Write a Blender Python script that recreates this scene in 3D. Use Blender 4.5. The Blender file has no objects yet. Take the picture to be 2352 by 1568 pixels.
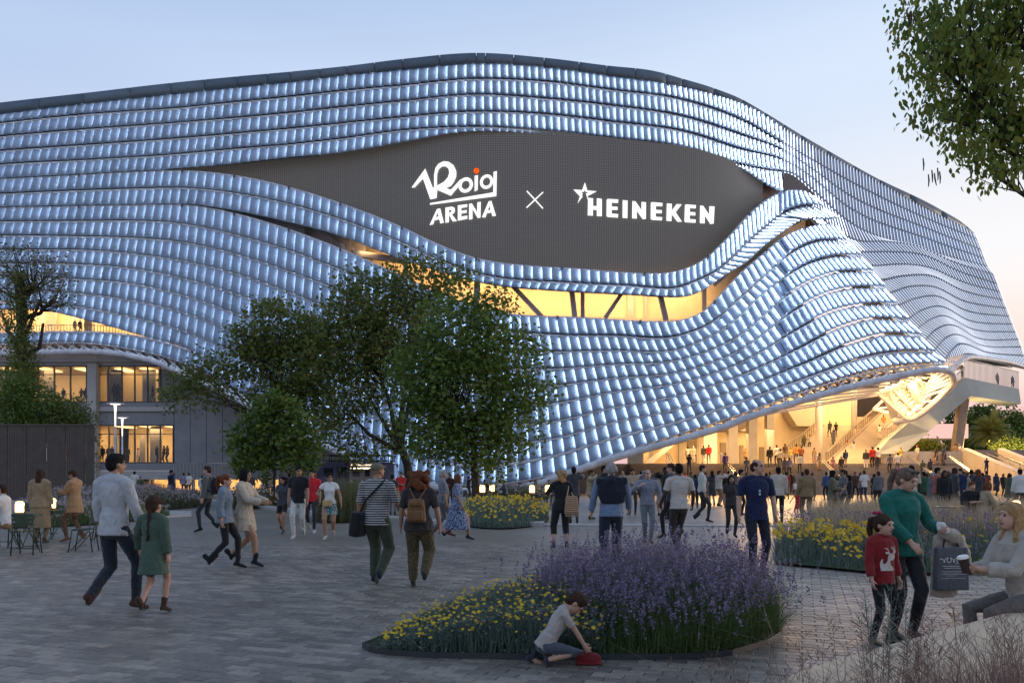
import bpy, bmesh, math, random
import numpy as np
from mathutils import Vector, Matrix, Quaternion, noise as mnoise

# ------------------------------------------------------------------ scene, camera, light
scene = bpy.context.scene
col = scene.collection
R = math.radians
random.seed(7)
rng = np.random.default_rng(11)

EYE = 1.55
cam_d = bpy.data.cameras.new("camera")
cam_d.lens = 28.0
cam_d.sensor_width = 36.0
cam_d.shift_y = 0.1318
cam_d.clip_start = 0.1
cam_d.clip_end = 3000
cam = bpy.data.objects.new("camera", cam_d)
cam.location = (0, 0, EYE)
cam.rotation_euler = (R(90), 0, 0)
col.objects.link(cam)
scene.camera = cam

SUN_EL, SUN_AZ = 3.0, 62.0            # azimuth measured from +Y towards +X
world = bpy.data.worlds.new("World")
scene.world = world
world.use_nodes = True
wn = world.node_tree
wn.nodes.clear()
wo = wn.nodes.new('ShaderNodeOutputWorld')
bg = wn.nodes.new('ShaderNodeBackground')
sky = wn.nodes.new('ShaderNodeTexSky')
sky.sky_type = 'NISHITA'
sky.sun_disc = False
sky.sun_elevation = R(SUN_EL)
sky.sun_rotation = R(SUN_AZ)
sky.air_density = 1.0
sky.dust_density = 0.6
sky.ozone_density = 2.6
wn.links.new(sky.outputs[0], bg.inputs['Color'])
bg.inputs['Strength'].default_value = 0.085


def srgb(c):
    return tuple(((x / 255) / 12.92 if x / 255 <= 0.04045 else ((x / 255 + 0.055) / 1.055) ** 2.4) for x in c)


# thin high haze of the dusk sky: colour runs with elevation, warmer towards the sunken sun
tcw = wn.nodes.new('ShaderNodeTexCoord')
sx = wn.nodes.new('ShaderNodeSeparateXYZ')
wn.links.new(tcw.outputs['Generated'], sx.inputs[0])


def sky_ramp(stops):
    r = wn.nodes.new('ShaderNodeValToRGB')
    cr = r.color_ramp
    cr.interpolation = 'EASE'
    while len(cr.elements) < len(stops): cr.elements.new(0.5)
    for e, (p, c) in zip(cr.elements, stops):
        e.position = p; e.color = (*srgb(c), 1)
    wn.links.new(sx.outputs['Z'], r.inputs[0])
    return r


ra = sky_ramp([(0.0, (205, 200, 214)), (0.12, (206, 212, 232)), (0.30, (196, 209, 234)), (0.42, (180, 199, 230)), (0.55, (156, 183, 222)), (1.0, (142, 172, 216))])
rb = sky_ramp([(0.0, (240, 184, 178)), (0.06, (240, 198, 192)), (0.13, (248, 224, 212)), (0.25, (242, 240, 241)), (0.42, (214, 227, 245)), (0.55, (190, 209, 238)), (1.0, (150, 178, 218))])
vd = wn.nodes.new('ShaderNodeVectorMath'); vd.operation = 'DOT_PRODUCT'
vd.inputs[1].default_value = (math.sin(R(SUN_AZ)), math.cos(R(SUN_AZ)), 0)
wn.links.new(tcw.outputs['Generated'], vd.inputs[0])
mrw = wn.nodes.new('ShaderNodeMapRange'); mrw.interpolation_type = 'SMOOTHSTEP'
mrw.inputs['From Min'].default_value = -0.25; mrw.inputs['From Max'].default_value = 0.98
wn.links.new(vd.outputs['Value'], mrw.inputs['Value'])
mixn = wn.nodes.new('ShaderNodeMixRGB')
wn.links.new(mrw.outputs[0], mixn.inputs[0]); wn.links.new(ra.outputs[0], mixn.inputs[1]); wn.links.new(rb.outputs[0], mixn.inputs[2])
cn = wn.nodes.new('ShaderNodeTexNoise'); cn.inputs['Scale'].default_value = 1.6; cn.inputs['Detail'].default_value = 5
cmap = wn.nodes.new('ShaderNodeMapping'); cmap.inputs['Scale'].default_value = (1, 1, 5)
wn.links.new(tcw.outputs['Generated'], cmap.inputs[0]); wn.links.new(cmap.outputs[0], cn.inputs['Vector'])
cr2 = wn.nodes.new('ShaderNodeMapRange'); cr2.inputs['From Min'].default_value = 0.35; cr2.inputs['From Max'].default_value = 0.75
cr2.inputs['To Min'].default_value = 0.97; cr2.inputs['To Max'].default_value = 1.05
wn.links.new(cn.outputs['Fac'], cr2.inputs['Value'])
cs = wn.nodes.new('ShaderNodeVectorMath'); cs.operation = 'SCALE'
wn.links.new(mixn.outputs[0], cs.inputs[0]); wn.links.new(cr2.outputs[0], cs.inputs['Scale'])
bg2 = wn.nodes.new('ShaderNodeBackground'); bg2.inputs['Strength'].default_value = 1.0
wn.links.new(cs.outputs[0], bg2.inputs['Color'])
mixs = wn.nodes.new('ShaderNodeMixShader'); mixs.inputs[0].default_value = 0.93
wn.links.new(bg.outputs[0], mixs.inputs[1]); wn.links.new(bg2.outputs[0], mixs.inputs[2])
wn.links.new(mixs.outputs[0], wo.inputs[0])

sd = bpy.data.lights.new("sun", 'SUN')
sd.energy = 0.8
sd.angle = R(12)
sd.color = (1.0, 0.80, 0.62)
sun = bpy.data.objects.new("sun", sd)
sun.rotation_euler = (R(90 - 6), 0, R(-SUN_AZ) + math.pi)
# a sun lamp shines along its local -Z: aim it from the low sun on the right
sdir = Vector((math.sin(R(SUN_AZ)) * math.cos(R(6)), math.cos(R(SUN_AZ)) * math.cos(R(6)), math.sin(R(6))))
sun.rotation_euler = sdir.to_track_quat('Z', 'Y').to_euler()
col.objects.link(sun)

scene.view_settings.view_transform = 'Standard'
scene.view_settings.look = 'None'
scene.view_settings.exposure = 0.22
scene.view_settings.gamma = 1.0
scene.view_settings.use_curve_mapping = False
scene.render.engine = 'CYCLES'
scene.cycles.use_denoising = True
scene.cycles.max_bounces = 6
scene.cycles.diffuse_bounces = 2
scene.cycles.glossy_bounces = 2
scene.cycles.transmission_bounces = 4
scene.cycles.sample_clamp_indirect = 3.0
scene.cycles.use_light_tree = True

# ------------------------------------------------------------------ placement helpers
K, HX, HY = 1829.0, 1176.0, 1094.0     # the photograph read at 2352 x 1568


def P(px, py, Y):
    return Vector(((px - HX) / K * Y, Y, EYE + (HY - py) / K * Y))


def G(px, py):
    Y = EYE * K / (py - HY)
    return Vector(((px - HX) / K * Y, Y, 0.0))


def ZY(Z, py):                       # distance of a point of height Z seen at row py
    return (Z - EYE) * K / (HY - py)


# ------------------------------------------------------------------ object helpers
def tag(o, label=None, cat=None, group=None, kind=None):
    if label: o['label'] = label
    if cat: o['category'] = cat
    if group: o['group'] = group
    if kind: o['kind'] = kind
    return o


def empty(name, loc=(0, 0, 0), rz=0.0, label=None, cat=None, group=None):
    o = bpy.data.objects.new(name, None)
    o.location = loc
    o.rotation_euler = (0, 0, rz)
    o.empty_display_size = 0.2
    col.objects.link(o)
    return tag(o, label, cat, group)


def link(name, me, parent=None, loc=None):
    o = bpy.data.objects.new(name, me)
    col.objects.link(o)
    if parent is not None:
        o.parent = parent
        # parts are modelled in world space under things with their own base
        if loc is None:
            pass
    if loc is not None:
        o.location = loc
    return o


def copy_tree(o, parent=None):
    c = o.copy()
    col.objects.link(c)
    c.parent = parent
    for ch in o.children:
        copy_tree(ch, c)
    return c


class MB:
    """collects simple shapes, then links them as one mesh object"""
    def __init__(s):
        s.v, s.f, s.m = [], [], []

    def add(s, verts, faces, mi=0):
        b = len(s.v)
        s.v.extend([tuple(v) for v in verts])
        for f in faces:
            s.f.append([b + i for i in f])
            s.m.append(mi)
        return s

    def box(s, x0, x1, y0, y1, z0, z1, mi=0):
        v = [(x0, y0, z0), (x1, y0, z0), (x1, y1, z0), (x0, y1, z0), (x0, y0, z1), (x1, y0, z1), (x1, y1, z1), (x0, y1, z1)]
        return s.add(v, [(0, 3, 2, 1), (4, 5, 6, 7), (0, 1, 5, 4), (1, 2, 6, 5), (2, 3, 7, 6), (3, 0, 4, 7)], mi)

    def obox(s, c, ax, ay, az, mi=0):   # centre and three half-axis vectors
        c, ax, ay, az = map(Vector, (c, ax, ay, az))
        v = [c - ax - ay - az, c + ax - ay - az, c + ax + ay - az, c - ax + ay - az,
             c - ax - ay + az, c + ax - ay + az, c + ax + ay + az, c - ax + ay + az]
        return s.add(v, [(0, 3, 2, 1), (4, 5, 6, 7), (0, 1, 5, 4), (1, 2, 6, 5), (2, 3, 7, 6), (3, 0, 4, 7)], mi)

    def bar(s, a, b, w, d=None, up=(0, 0, 1), mi=0):  # square bar from a to b
        a, b = Vector(a), Vector(b)
        t = b - a
        if t.length < 1e-6: return s
        t.normalize()
        u = Vector(up)
        if abs(t.dot(u)) > 0.98: u = Vector((0, 1, 0)) if abs(t.y) < 0.9 else Vector((1, 0, 0))
        x = t.cross(u).normalized()
        y = x.cross(t).normalized()
        d = d or w
        return s.obox((a + b) / 2, x * w / 2, y * d / 2, (b - a) / 2, mi)

    def tube(s, pts, r, n=8, mi=0, cap=True):
        pts = [Vector(p) for p in pts]
        m = len(pts)
        rr = r if hasattr(r, '__len__') else [r] * m
        b = len(s.v)
        t0 = (pts[1] - pts[0]).normalized()
        ref = Vector((0, 0, 1)) if abs(t0.z) < 0.9 else Vector((1, 0, 0))
        x = t0.cross(ref).normalized()
        for i, p in enumerate(pts):
            if i == 0: t = pts[1] - pts[0]
            elif i == m - 1: t = pts[-1] - pts[-2]
            else: t = pts[i + 1] - pts[i - 1]
            if t.length < 1e-9: t = t0.copy()
            t.normalize()
            x = (x - t * x.dot(t))
            if x.length < 1e-5: x = t.orthogonal()
            x.normalize()
            y = t.cross(x)
            for k in range(n):
                a = 2 * math.pi * k / n
                s.v.append(tuple(p + (x * math.cos(a) + y * math.sin(a)) * rr[i]))
        for i in range(m - 1):
            for k in range(n):
                k2 = (k + 1) % n
                s.f.append([b + i * n + k, b + i * n + k2, b + (i + 1) * n + k2, b + (i + 1) * n + k])
                s.m.append(mi)
        if cap:
            s.f.append([b + k for k in range(n)][::-1]); s.m.append(mi)
            s.f.append([b + (m - 1) * n + k for k in range(n)]); s.m.append(mi)
        return s

    def lathe(s, c, prof, n=16, mi=0):
        b = len(s.v)
        c = Vector(c)
        for r, z in prof:
            for k in range(n):
                a = 2 * math.pi * k / n
                s.v.append((c.x + r * math.cos(a), c.y + r * math.sin(a), c.z + z))
        for i in range(len(prof) - 1):
            for k in range(n):
                k2 = (k + 1) % n
                s.f.append([b + i * n + k, b + i * n + k2, b + (i + 1) * n + k2, b + (i + 1) * n + k]); s.m.append(mi)
        s.f.append([b + k for k in range(n)][::-1]); s.m.append(mi)
        s.f.append([b + (len(prof) - 1) * n + k for k in range(n)]); s.m.append(mi)
        return s

    def prism(s, poly, dv, mi=0):      # polygon (3D points) pushed along dv
        n = len(poly)
        dv = Vector(dv)
        v = [Vector(p) for p in poly]
        b = len(s.v)
        s.v.extend([tuple(p) for p in v] + [tuple(p + dv) for p in v])
        s.f.append([b + i for i in range(n)]); s.m.append(mi)
        s.f.append([b + n + i for i in range(n)][::-1]); s.m.append(mi)
        for i in range(n):
            j = (i + 1) % n
            s.f.append([b + j, b + i, b + n + i, b + n + j]); s.m.append(mi)
        return s

    def mesh(s, name, mats, smooth=False):
        me = bpy.data.meshes.new(name)
        me.from_pydata(s.v, [], s.f)
        if not isinstance(mats, (list, tuple)): mats = [mats]
        for m in mats: me.materials.append(m)
        if len(mats) > 1:
            me.polygons.foreach_set('material_index', s.m)
        if smooth:
            me.polygons.foreach_set('use_smooth', [True] * len(s.f))
        me.update()
        return me

    def build(s, name, mats, parent=None, smooth=False, kind=None, fix=True):
        me = s.mesh(name, mats, smooth)
        o = link(name, me, parent)
        if parent is not None and fix:
            o.matrix_parent_inverse = world_of(parent).inverted()
        if kind: o['kind'] = kind
        return o


def world_of(o):
    m = o.matrix_basis.copy()
    if o.parent is not None:
        m = world_of(o.parent) @ o.matrix_parent_inverse @ m
    return m


def np_mesh(name, V, F, mats, mi=None, smooth=False):
    """V (n,3) array, F (m,k) array of equal sized faces"""
    V = np.asarray(V, dtype=np.float32); F = np.asarray(F, dtype=np.int32)
    me = bpy.data.meshes.new(name)
    m, k = F.shape
    me.vertices.add(len(V)); me.vertices.foreach_set('co', V.ravel())
    me.loops.add(m * k); me.loops.foreach_set('vertex_index', F.ravel())
    me.polygons.add(m)
    me.polygons.foreach_set('loop_start', np.arange(0, m * k, k, dtype=np.int32))
    me.polygons.foreach_set('loop_total', np.full(m, k, dtype=np.int32))
    if not isinstance(mats, (list, tuple)): mats = [mats]
    for mt in mats: me.materials.append(mt)
    if mi is not None: me.polygons.foreach_set('material_index', np.asarray(mi, dtype=np.int32))
    if smooth: me.polygons.foreach_set('use_smooth', np.ones(m, dtype=bool))
    me.update(calc_edges=True)
    return me


# ------------------------------------------------------------------ materials
def new_mat(name):
    m = bpy.data.materials.new(name)
    m.use_nodes = True
    nt = m.node_tree
    return m, nt, nt.nodes['Principled BSDF']


def lin(c):                          # sRGB 0..255 -> linear
    return tuple(((x / 255) / 12.92 if x / 255 <= 0.04045 else ((x / 255 + 0.055) / 1.055) ** 2.4) for x in c)


def mat(name, c, rough=0.6, metal=0.0, var=0.0, scale=5.0, bump=0.0, bscale=None, emit=None, es=0.0,
        coat=0.0, trans=0.0, spec=0.5, coord='Object', isl=0.0):
    m, nt, b = new_mat(name)
    b.inputs['Base Color'].default_value = (*c, 1)
    b.inputs['Roughness'].default_value = rough
    b.inputs['Metallic'].default_value = metal
    b.inputs['Specular IOR Level'].default_value = spec
    if coat: b.inputs['Coat Weight'].default_value = coat
    if trans: b.inputs['Transmission Weight'].default_value = trans
    if emit:
        b.inputs['Emission Color'].default_value = (*emit, 1)
        b.inputs['Emission Strength'].default_value = es
    if var or bump:
        tc = nt.nodes.new('ShaderNodeTexCoord')
        nz = nt.nodes.new('ShaderNodeTexNoise')
        nz.inputs['Scale'].default_value = scale
        nz.inputs['Detail'].default_value = 6
        nz.inputs['Roughness'].default_value = 0.65
        nt.links.new(tc.outputs[coord], nz.inputs['Vector'])
    if var:
        mr = nt.nodes.new('ShaderNodeMapRange')
        mr.inputs['From Min'].default_value = 0.3; mr.inputs['From Max'].default_value = 0.7
        mr.inputs['To Min'].default_value = 1 - var; mr.inputs['To Max'].default_value = 1 + var
        nt.links.new(nz.outputs['Fac'], mr.inputs['Value'])
        vm = nt.nodes.new('ShaderNodeVectorMath'); vm.operation = 'SCALE'
        vm.inputs[0].default_value = c
        nt.links.new(mr.outputs[0], vm.inputs['Scale'])
        last = vm.outputs[0]
        if isl:
            g = nt.nodes.new('ShaderNodeNewGeometry')
            m2 = nt.nodes.new('ShaderNodeMapRange')
            m2.inputs['To Min'].default_value = 1 - isl; m2.inputs['To Max'].default_value = 1 + isl
            nt.links.new(g.outputs['Random Per Island'], m2.inputs['Value'])
            v2 = nt.nodes.new('ShaderNodeVectorMath'); v2.operation = 'SCALE'
            nt.links.new(last, v2.inputs[0]); nt.links.new(m2.outputs[0], v2.inputs['Scale'])
            last = v2.outputs[0]
        nt.links.new(last, b.inputs['Base Color'])
    if bump:
        if bscale:
            n2 = nt.nodes.new('ShaderNodeTexNoise'); n2.inputs['Scale'].default_value = bscale
            n2.inputs['Detail'].default_value = 4
            nt.links.new(tc.outputs[coord], n2.inputs['Vector'])
        else:
            n2 = nz
        bm_ = nt.nodes.new('ShaderNodeBump')
        bm_.inputs['Strength'].default_value = bump
        bm_.inputs['Distance'].default_value = 0.02
        nt.links.new(n2.outputs['Fac'], bm_.inputs['Height'])
        nt.links.new(bm_.outputs[0], b.inputs['Normal'])
    return m


def emat(name, c, s):
    m = bpy.data.materials.new(name)
    m.use_nodes = True
    nt = m.node_tree
    nt.nodes.clear()
    o = nt.nodes.new('ShaderNodeOutputMaterial')
    e = nt.nodes.new('ShaderNodeEmission')
    e.inputs[0].default_value = (*c, 1); e.inputs[1].default_value = s
    nt.links.new(e.outputs[0], o.inputs[0])
    return m


def emat_front(name, c, s):
    """a lamp that gives light to its front only"""
    m = emat(name, c, s)
    nt = m.node_tree
    g = nt.nodes.new('ShaderNodeNewGeometry')
    mt = nt.nodes.new('ShaderNodeMath'); mt.operation = 'MULTIPLY_ADD'
    mt.inputs[1].default_value = -s; mt.inputs[2].default_value = s
    e = [n for n in nt.nodes if n.type == 'EMISSION'][0]
    nt.links.new(g.outputs['Backfacing'], mt.inputs[0]); nt.links.new(mt.outputs[0], e.inputs[1])
    return m


def pchip(xs, ys):
    """smooth shape-preserving curve through points"""
    x = np.array(xs, float); y = np.array(ys, float)
    h = np.diff(x); d = np.diff(y) / h
    m = np.zeros(len(x))
    m[0] = d[0]; m[-1] = d[-1]
    for i in range(1, len(x) - 1):
        if d[i - 1] * d[i] <= 0:
            m[i] = 0.25 * (d[i - 1] + d[i])
        else:
            m[i] = (d[i - 1] * h[i] + d[i] * h[i - 1]) / (h[i] + h[i - 1])

    def f(q):
        q = np.asarray(q, float)
        k = np.clip(np.searchsorted(x, q) - 1, 0, len(x) - 2)
        t = (q - x[k]) / h[k]
        lin_lo = y[0] + m[0] * (q - x[0]); lin_hi = y[-1] + m[-1] * (q - x[-1])
        t2, t3 = t * t, t * t * t
        r = (2 * t3 - 3 * t2 + 1) * y[k] + (t3 - 2 * t2 + t) * h[k] * m[k] + (-2 * t3 + 3 * t2) * y[k + 1] + (t3 - t2) * h[k] * m[k + 1]
        return np.where(q < x[0], lin_lo, np.where(q > x[-1], lin_hi, r))
    return f


def area_light(name, loc, target, size, size_y, energy, color, spread=180):
    ld = bpy.data.lights.new(name, 'AREA')
    ld.shape = 'RECTANGLE'; ld.size = size; ld.size_y = size_y
    ld.energy = energy; ld.color = color; ld.spread = R(spread)
    o = bpy.data.objects.new(name, ld)
    o.location = loc
    d = Vector(target) - Vector(loc)
    o.rotation_euler = d.to_track_quat('-Z', 'Y').to_euler()
    col.objects.link(o)
    return o


WARM = (1.0, 0.56, 0.205)
# ------------------------------------------------------------------ materials of the arena
M_shingle = mat('shingle_metal', (0.32, 0.415, 0.56), rough=0.6, metal=0.0, var=0.10, scale=1.4, bump=0.04, bscale=9, isl=0.18, spec=0.35)
M_led = emat_front('led_light', (0.72, 0.85, 1.0), 14.0)
M_led2 = emat_front('led_light_dim', (0.80, 0.86, 1.0), 1.3)
M_rail = mat('rail_galvanised', (0.55, 0.55, 0.58), rough=0.55, metal=0.0, var=0.3, scale=1.2)
M_bracket = mat('bracket_dark', (0.08, 0.085, 0.10), rough=0.5)
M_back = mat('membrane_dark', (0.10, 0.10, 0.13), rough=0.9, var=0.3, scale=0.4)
M_cap = mat('roof_panel_slate', (0.075, 0.105, 0.135), rough=0.55, var=0.12, scale=0.6)
M_cap2 = mat('roof_panel_pale', (0.095, 0.125, 0.155), rough=0.5, var=0.12, scale=0.6)
M_steel = mat('white_painted_steel', (0.62, 0.60, 0.57), rough=0.45, var=0.08, scale=0.8)
M_steelgrey = mat('grey_painted_steel', (0.26, 0.25, 0.27), rough=0.5, var=0.15, scale=1.0)
M_plaster = mat('warm_plaster', (0.66, 0.56, 0.40), rough=0.8, var=0.08, scale=0.6)
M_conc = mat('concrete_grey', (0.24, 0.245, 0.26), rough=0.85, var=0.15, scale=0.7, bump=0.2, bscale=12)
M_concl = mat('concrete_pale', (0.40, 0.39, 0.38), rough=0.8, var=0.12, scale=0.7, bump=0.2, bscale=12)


def glass_mat(name, tint, g):
    m = bpy.data.materials.new(name); m.use_nodes = True
    nt = m.node_tree; nt.nodes.clear()
    o = nt.nodes.new('ShaderNodeOutputMaterial'); mx = nt.nodes.new('ShaderNodeMixShader')
    t = nt.nodes.new('ShaderNodeBsdfTransparent'); t.inputs[0].default_value = (*tint, 1)
    gl = nt.nodes.new('ShaderNodeBsdfGlossy'); gl.inputs['Roughness'].default_value = 0.05
    lw = nt.nodes.new('ShaderNodeLayerWeight'); lw.inputs[0].default_value = g
    nt.links.new(lw.outputs['Fresnel'], mx.inputs[0]); nt.links.new(t.outputs[0], mx.inputs[1]); nt.links.new(gl.outputs[0], mx.inputs[2])
    nt.links.new(mx.outputs[0], o.inputs[0])
    return m


M_glass = glass_mat('window_glass', (0.93, 0.95, 0.95), 0.25)
M_mull = mat('mullion_anthracite', (0.07, 0.07, 0.075), rough=0.45, metal=0.3)
M_letter = emat('led_white', (1.0, 1.0, 1.0), 1.05)
M_orange = emat('led_orange', (1.0, 0.115, 0.004), 1.0)

arena = empty('arena', (0, 80, 0), label='large curved sports arena clad in glowing blue metal shingles around a dark screen', cat='arena')


def add_part(name, V, F, mats, mi=None, parent=arena, kind=None, smooth=False):
    me = np_mesh(name, V, F, mats, mi, smooth)
    o = link(name, me, parent)
    o.matrix_parent_inverse = world_of(parent).inverted()
    if kind: o['kind'] = kind
    return o


# ------------------------------------------------------------------ the rails the shingles hang from
# every rail is read off the photograph as a curve and set on the arena's own bulging skin
LX = [-80, 0, 183, 300, 420, 540, 665, 783, 900, 1000, 1120, 1258, 1402, 1567, 1700]
RIDGE = {5: 1867, 6: 1890, 7: 1920, 8: 1944, 9: 1977, 10: 2004, 11: 2030, 12: 2057, 13: 2085, 14: 2114, 15: 2140, 16: 2168}
RA = {
    0: list(zip([-80, 0, 183, 420, 540, 665, 783, 924, 1094, 1252, 1402, 1567, 1700, 1734, 1800, 1900, 2000, 2133, 2217, 2238],
                [272, 262, 239, 213, 200, 188, 173, 160, 145, 154, 175, 200, 238, 253, 297, 356, 410, 485, 527, 541])),
    1: list(zip([-80, 0, 183, 420, 540, 665, 783, 924, 1094, 1252, 1402, 1567, 1700, 1800, 1934, 2000, 2133, 2243],
                [294, 285, 266, 249, 237, 225, 212, 199, 184, 190, 209, 232, 278, 335, 411, 446, 508, 552])),
    2: list(zip([-80, 0, 183, 420, 540, 665, 783, 924, 1094, 1252, 1402, 1567, 1700, 1800, 1867, 1934, 2133, 2253],
                [324, 316, 300, 283, 273, 262, 249, 235, 220, 229, 245, 270, 312, 350, 395, 443, 530, 577])),
    3: list(zip([-80, 0, 183, 420, 540, 665, 783, 924, 1094, 1252, 1402, 1567, 1700, 1800, 1850, 1934, 2133, 2260],
                [357, 349, 336, 319, 309, 298, 286, 272, 259, 265, 282, 304, 345, 372, 402, 471, 553, 597])),
    4: list(zip([-80, 0, 183, 420, 540, 665, 783, 924, 1094, 1252, 1402, 1567, 1700, 1767, 1820, 1860, 1934, 2133, 2268],
                [388, 380, 370, 355, 344, 334, 321, 302, 294, 304, 320, 342, 381, 393, 402, 435, 503, 580, 615])),
    5: [(-80, 417), (0, 413), (183, 404), (300, 397), (420, 394), (540, 405), (665, 432), (783, 469), (924, 524), (1000, 560), (1094, 595), (1201, 611), (1311, 618), (1515, 630), (1567, 621), (1610, 602), (1674, 545), (1727, 487), (1784, 447), (1814, 439), (1850, 442), (1867, 452)],
    6: [(-80, 450), (0, 447), (183, 439), (300, 435), (420, 433), (540, 445), (665, 470), (783, 505), (924, 559), (1000, 595), (1101, 630), (1311, 651), (1445, 658), (1540, 664), (1600, 646), (1650, 620), (1684, 590), (1717, 556), (1747, 530), (1790, 497), (1830, 480), (1867, 476), (1890, 480)],
    7: [(-80, 481), (0, 479), (183, 475), (300, 473), (420, 472), (540, 492), (665, 529), (783, 573), (924, 636), (1000, 672), (1105, 711), (1178, 723), (1332, 731), (1542, 740), (1567, 736), (1624, 710), (1657, 676), (1707, 623), (1754, 583), (1780, 560), (1820, 536), (1850, 525), (1900, 517), (1920, 520)],
    8: list(zip(LX[:14], [511, 510, 509, 508, 515, 540, 576, 620, 660, 705, 752, 769, 772, 770])) + [(1640, 738), (1690, 694), (1754, 636), (1807, 590), (1850, 566), (1884, 556), (1944, 558)],
    9: list(zip(LX[:14], [542, 542, 544, 547, 557, 584, 624, 668, 712, 758, 798, 808, 806, 800])) + [(1680, 742), (1754, 673), (1800, 640), (1850, 611), (1900, 595), (1977, 592)],
    10: list(zip(LX[:14], [575, 575, 575, 583, 600, 629, 672, 720, 768, 812, 843, 848, 838, 825])) + [(1700, 770), (1800, 686), (1867, 646), (1920, 630), (2004, 628)],
    11: list(zip(LX[:14], [606, 606, 608, 617, 640, 675, 722, 773, 822, 863, 888, 887, 870, 853])) + [(1700, 804), (1817, 720), (1884, 683), (1950, 666), (2030, 665)],
    12: list(zip(LX[:14], [634, 635, 642, 652, 679, 720, 768, 820, 870, 910, 930, 928, 902, 878])) + [(1700, 834), (1824, 763), (1900, 723), (1977, 705), (2057, 703)],
    13: list(zip(LX[:14], [664, 665, 675, 690, 718, 763, 815, 872, 922, 958, 975, 970, 938, 906])) + [(1700, 863), (1833, 803), (1927, 756), (2010, 736), (2085, 740)],
    14: list(zip(LX[:14], [693, 695, 706, 728, 760, 808, 865, 922, 975, 1005, 1018, 1010, 972, 936])) + [(1700, 893), (1850, 835), (1950, 793), (2043, 771), (2114, 775)],
    15: list(zip(LX[:14], [768, 766, 762, 770, 799, 855, 915, 975, 1030, 1060, 1068, 1050, 1008, 966])) + [(1700, 923), (1884, 858), (1984, 823), (2067, 810), (2140, 810)],
    16: [(-80, 792), (0, 790), (183, 787), (300, 801), (420, 832), (540, 890), (665, 960), (783, 1030), (900, 1085), (1000, 1108), (1120, 1112), (1258, 1092), (1402, 1045), (1567, 993), (1700, 950), (1850, 898), (1950, 866), (2050, 845), (2168, 836)],
}
fA = {i: pchip(*zip(*RA[i])) for i in RA}
f_cap = pchip([-80, 0, 195, 393, 545, 668, 797, 925, 1094, 1250, 1394, 1510, 1567, 1640, 1705, 1757, 1840, 1900, 2000, 2163, 2220, 2238],
              [246, 236, 214, 191, 176, 165, 152, 136, 122, 133, 151, 165, 181, 203, 229, 259, 310, 345, 402, 483, 519, 536])
# lower ends of the rows that hang free over the openings
f_b4 = pchip([380, 420, 540, 665, 783, 924, 1000, 1094, 1252, 1402, 1500, 1567, 1650, 1700, 1760, 1800], [390, 387, 377, 364, 353, 330, 316, 305, 313, 330, 341, 350, 371, 392, 428, 446])
f_b6 = pchip([380, 420, 540, 665, 783, 924, 1094, 1311, 1445, 1565, 1600, 1660, 1707, 1754, 1800, 1840, 1900], [465, 466, 482, 509, 541, 595, 648, 671, 678, 683, 674, 636, 606, 563, 530, 510, 506])
f_b14 = pchip([-80, 0, 93, 200, 300, 360, 420, 500], [700, 711, 712, 736, 763, 780, 793, 836])

Gc = [0, 4, 13, 25, 31, 37, 43, 50, 58, 67, 76, 85, 94, 103, 110]
Gx0 = [-80, 0, 183, 420, 540, 665, 783, 924]
G_top = Gx0 + [1094, 1252, 1398, 1535, 1640, 1720, 1790]
G_5 = Gx0 + [1094, 1290, 1480, 1625, 1720, 1800, 1867]
G_7 = Gx0 + [1094, 1280, 1470, 1640, 1760, 1850, 1920]
G_16 = Gx0 + [1094, 1330, 1560, 1760, 1920, 2045, 2168]
_gx = {}
for i in range(17):
    if i <= 4: g = list(G_top)
    elif i <= 6: g = list(G_5)
    else:
        t = (i - 7) / 9.0
        g = [a * (1 - t) + b * t for a, b in zip(G_7, G_16)]
    if i >= 5: g[-1] = RIDGE[i]
    _gx[i] = pchip(Gc, g)

EH = 37.2                              # roof edge above eye level
f_D0A = lambda x: EH * K / (HY - f_cap(np.minimum(x, 1790)))
f_Dbot = pchip([-80, 0, 420, 783, 1000, 1250, 1567, 1850, 2168], [77, 76.5, 75, 68, 64.5, 62.5, 63, 64, 66])
f_edge = fA[16]


def depthA(x, y):
    x = np.asarray(x, float); y = np.asarray(y, float)
    d0 = f_D0A(x); y0 = f_cap(np.minimum(x, 1790)); y1 = f_edge(x)
    s = np.clip((y - y0) / (y1 - y0), 0, 1.15)
    s = s * s * (3 - 2 * np.minimum(s, 1)) * 0.55 + s * 0.45
    return d0 * (1 - s) + f_Dbot(x) * s


def P3(x, y, D):
    x = np.asarray(x, float); y = np.asarray(y, float); D = np.asarray(D, float)
    return np.stack([(x - HX) / K * D, D + 0 * x, EYE + (HY - y) / K * D], -1)


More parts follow.
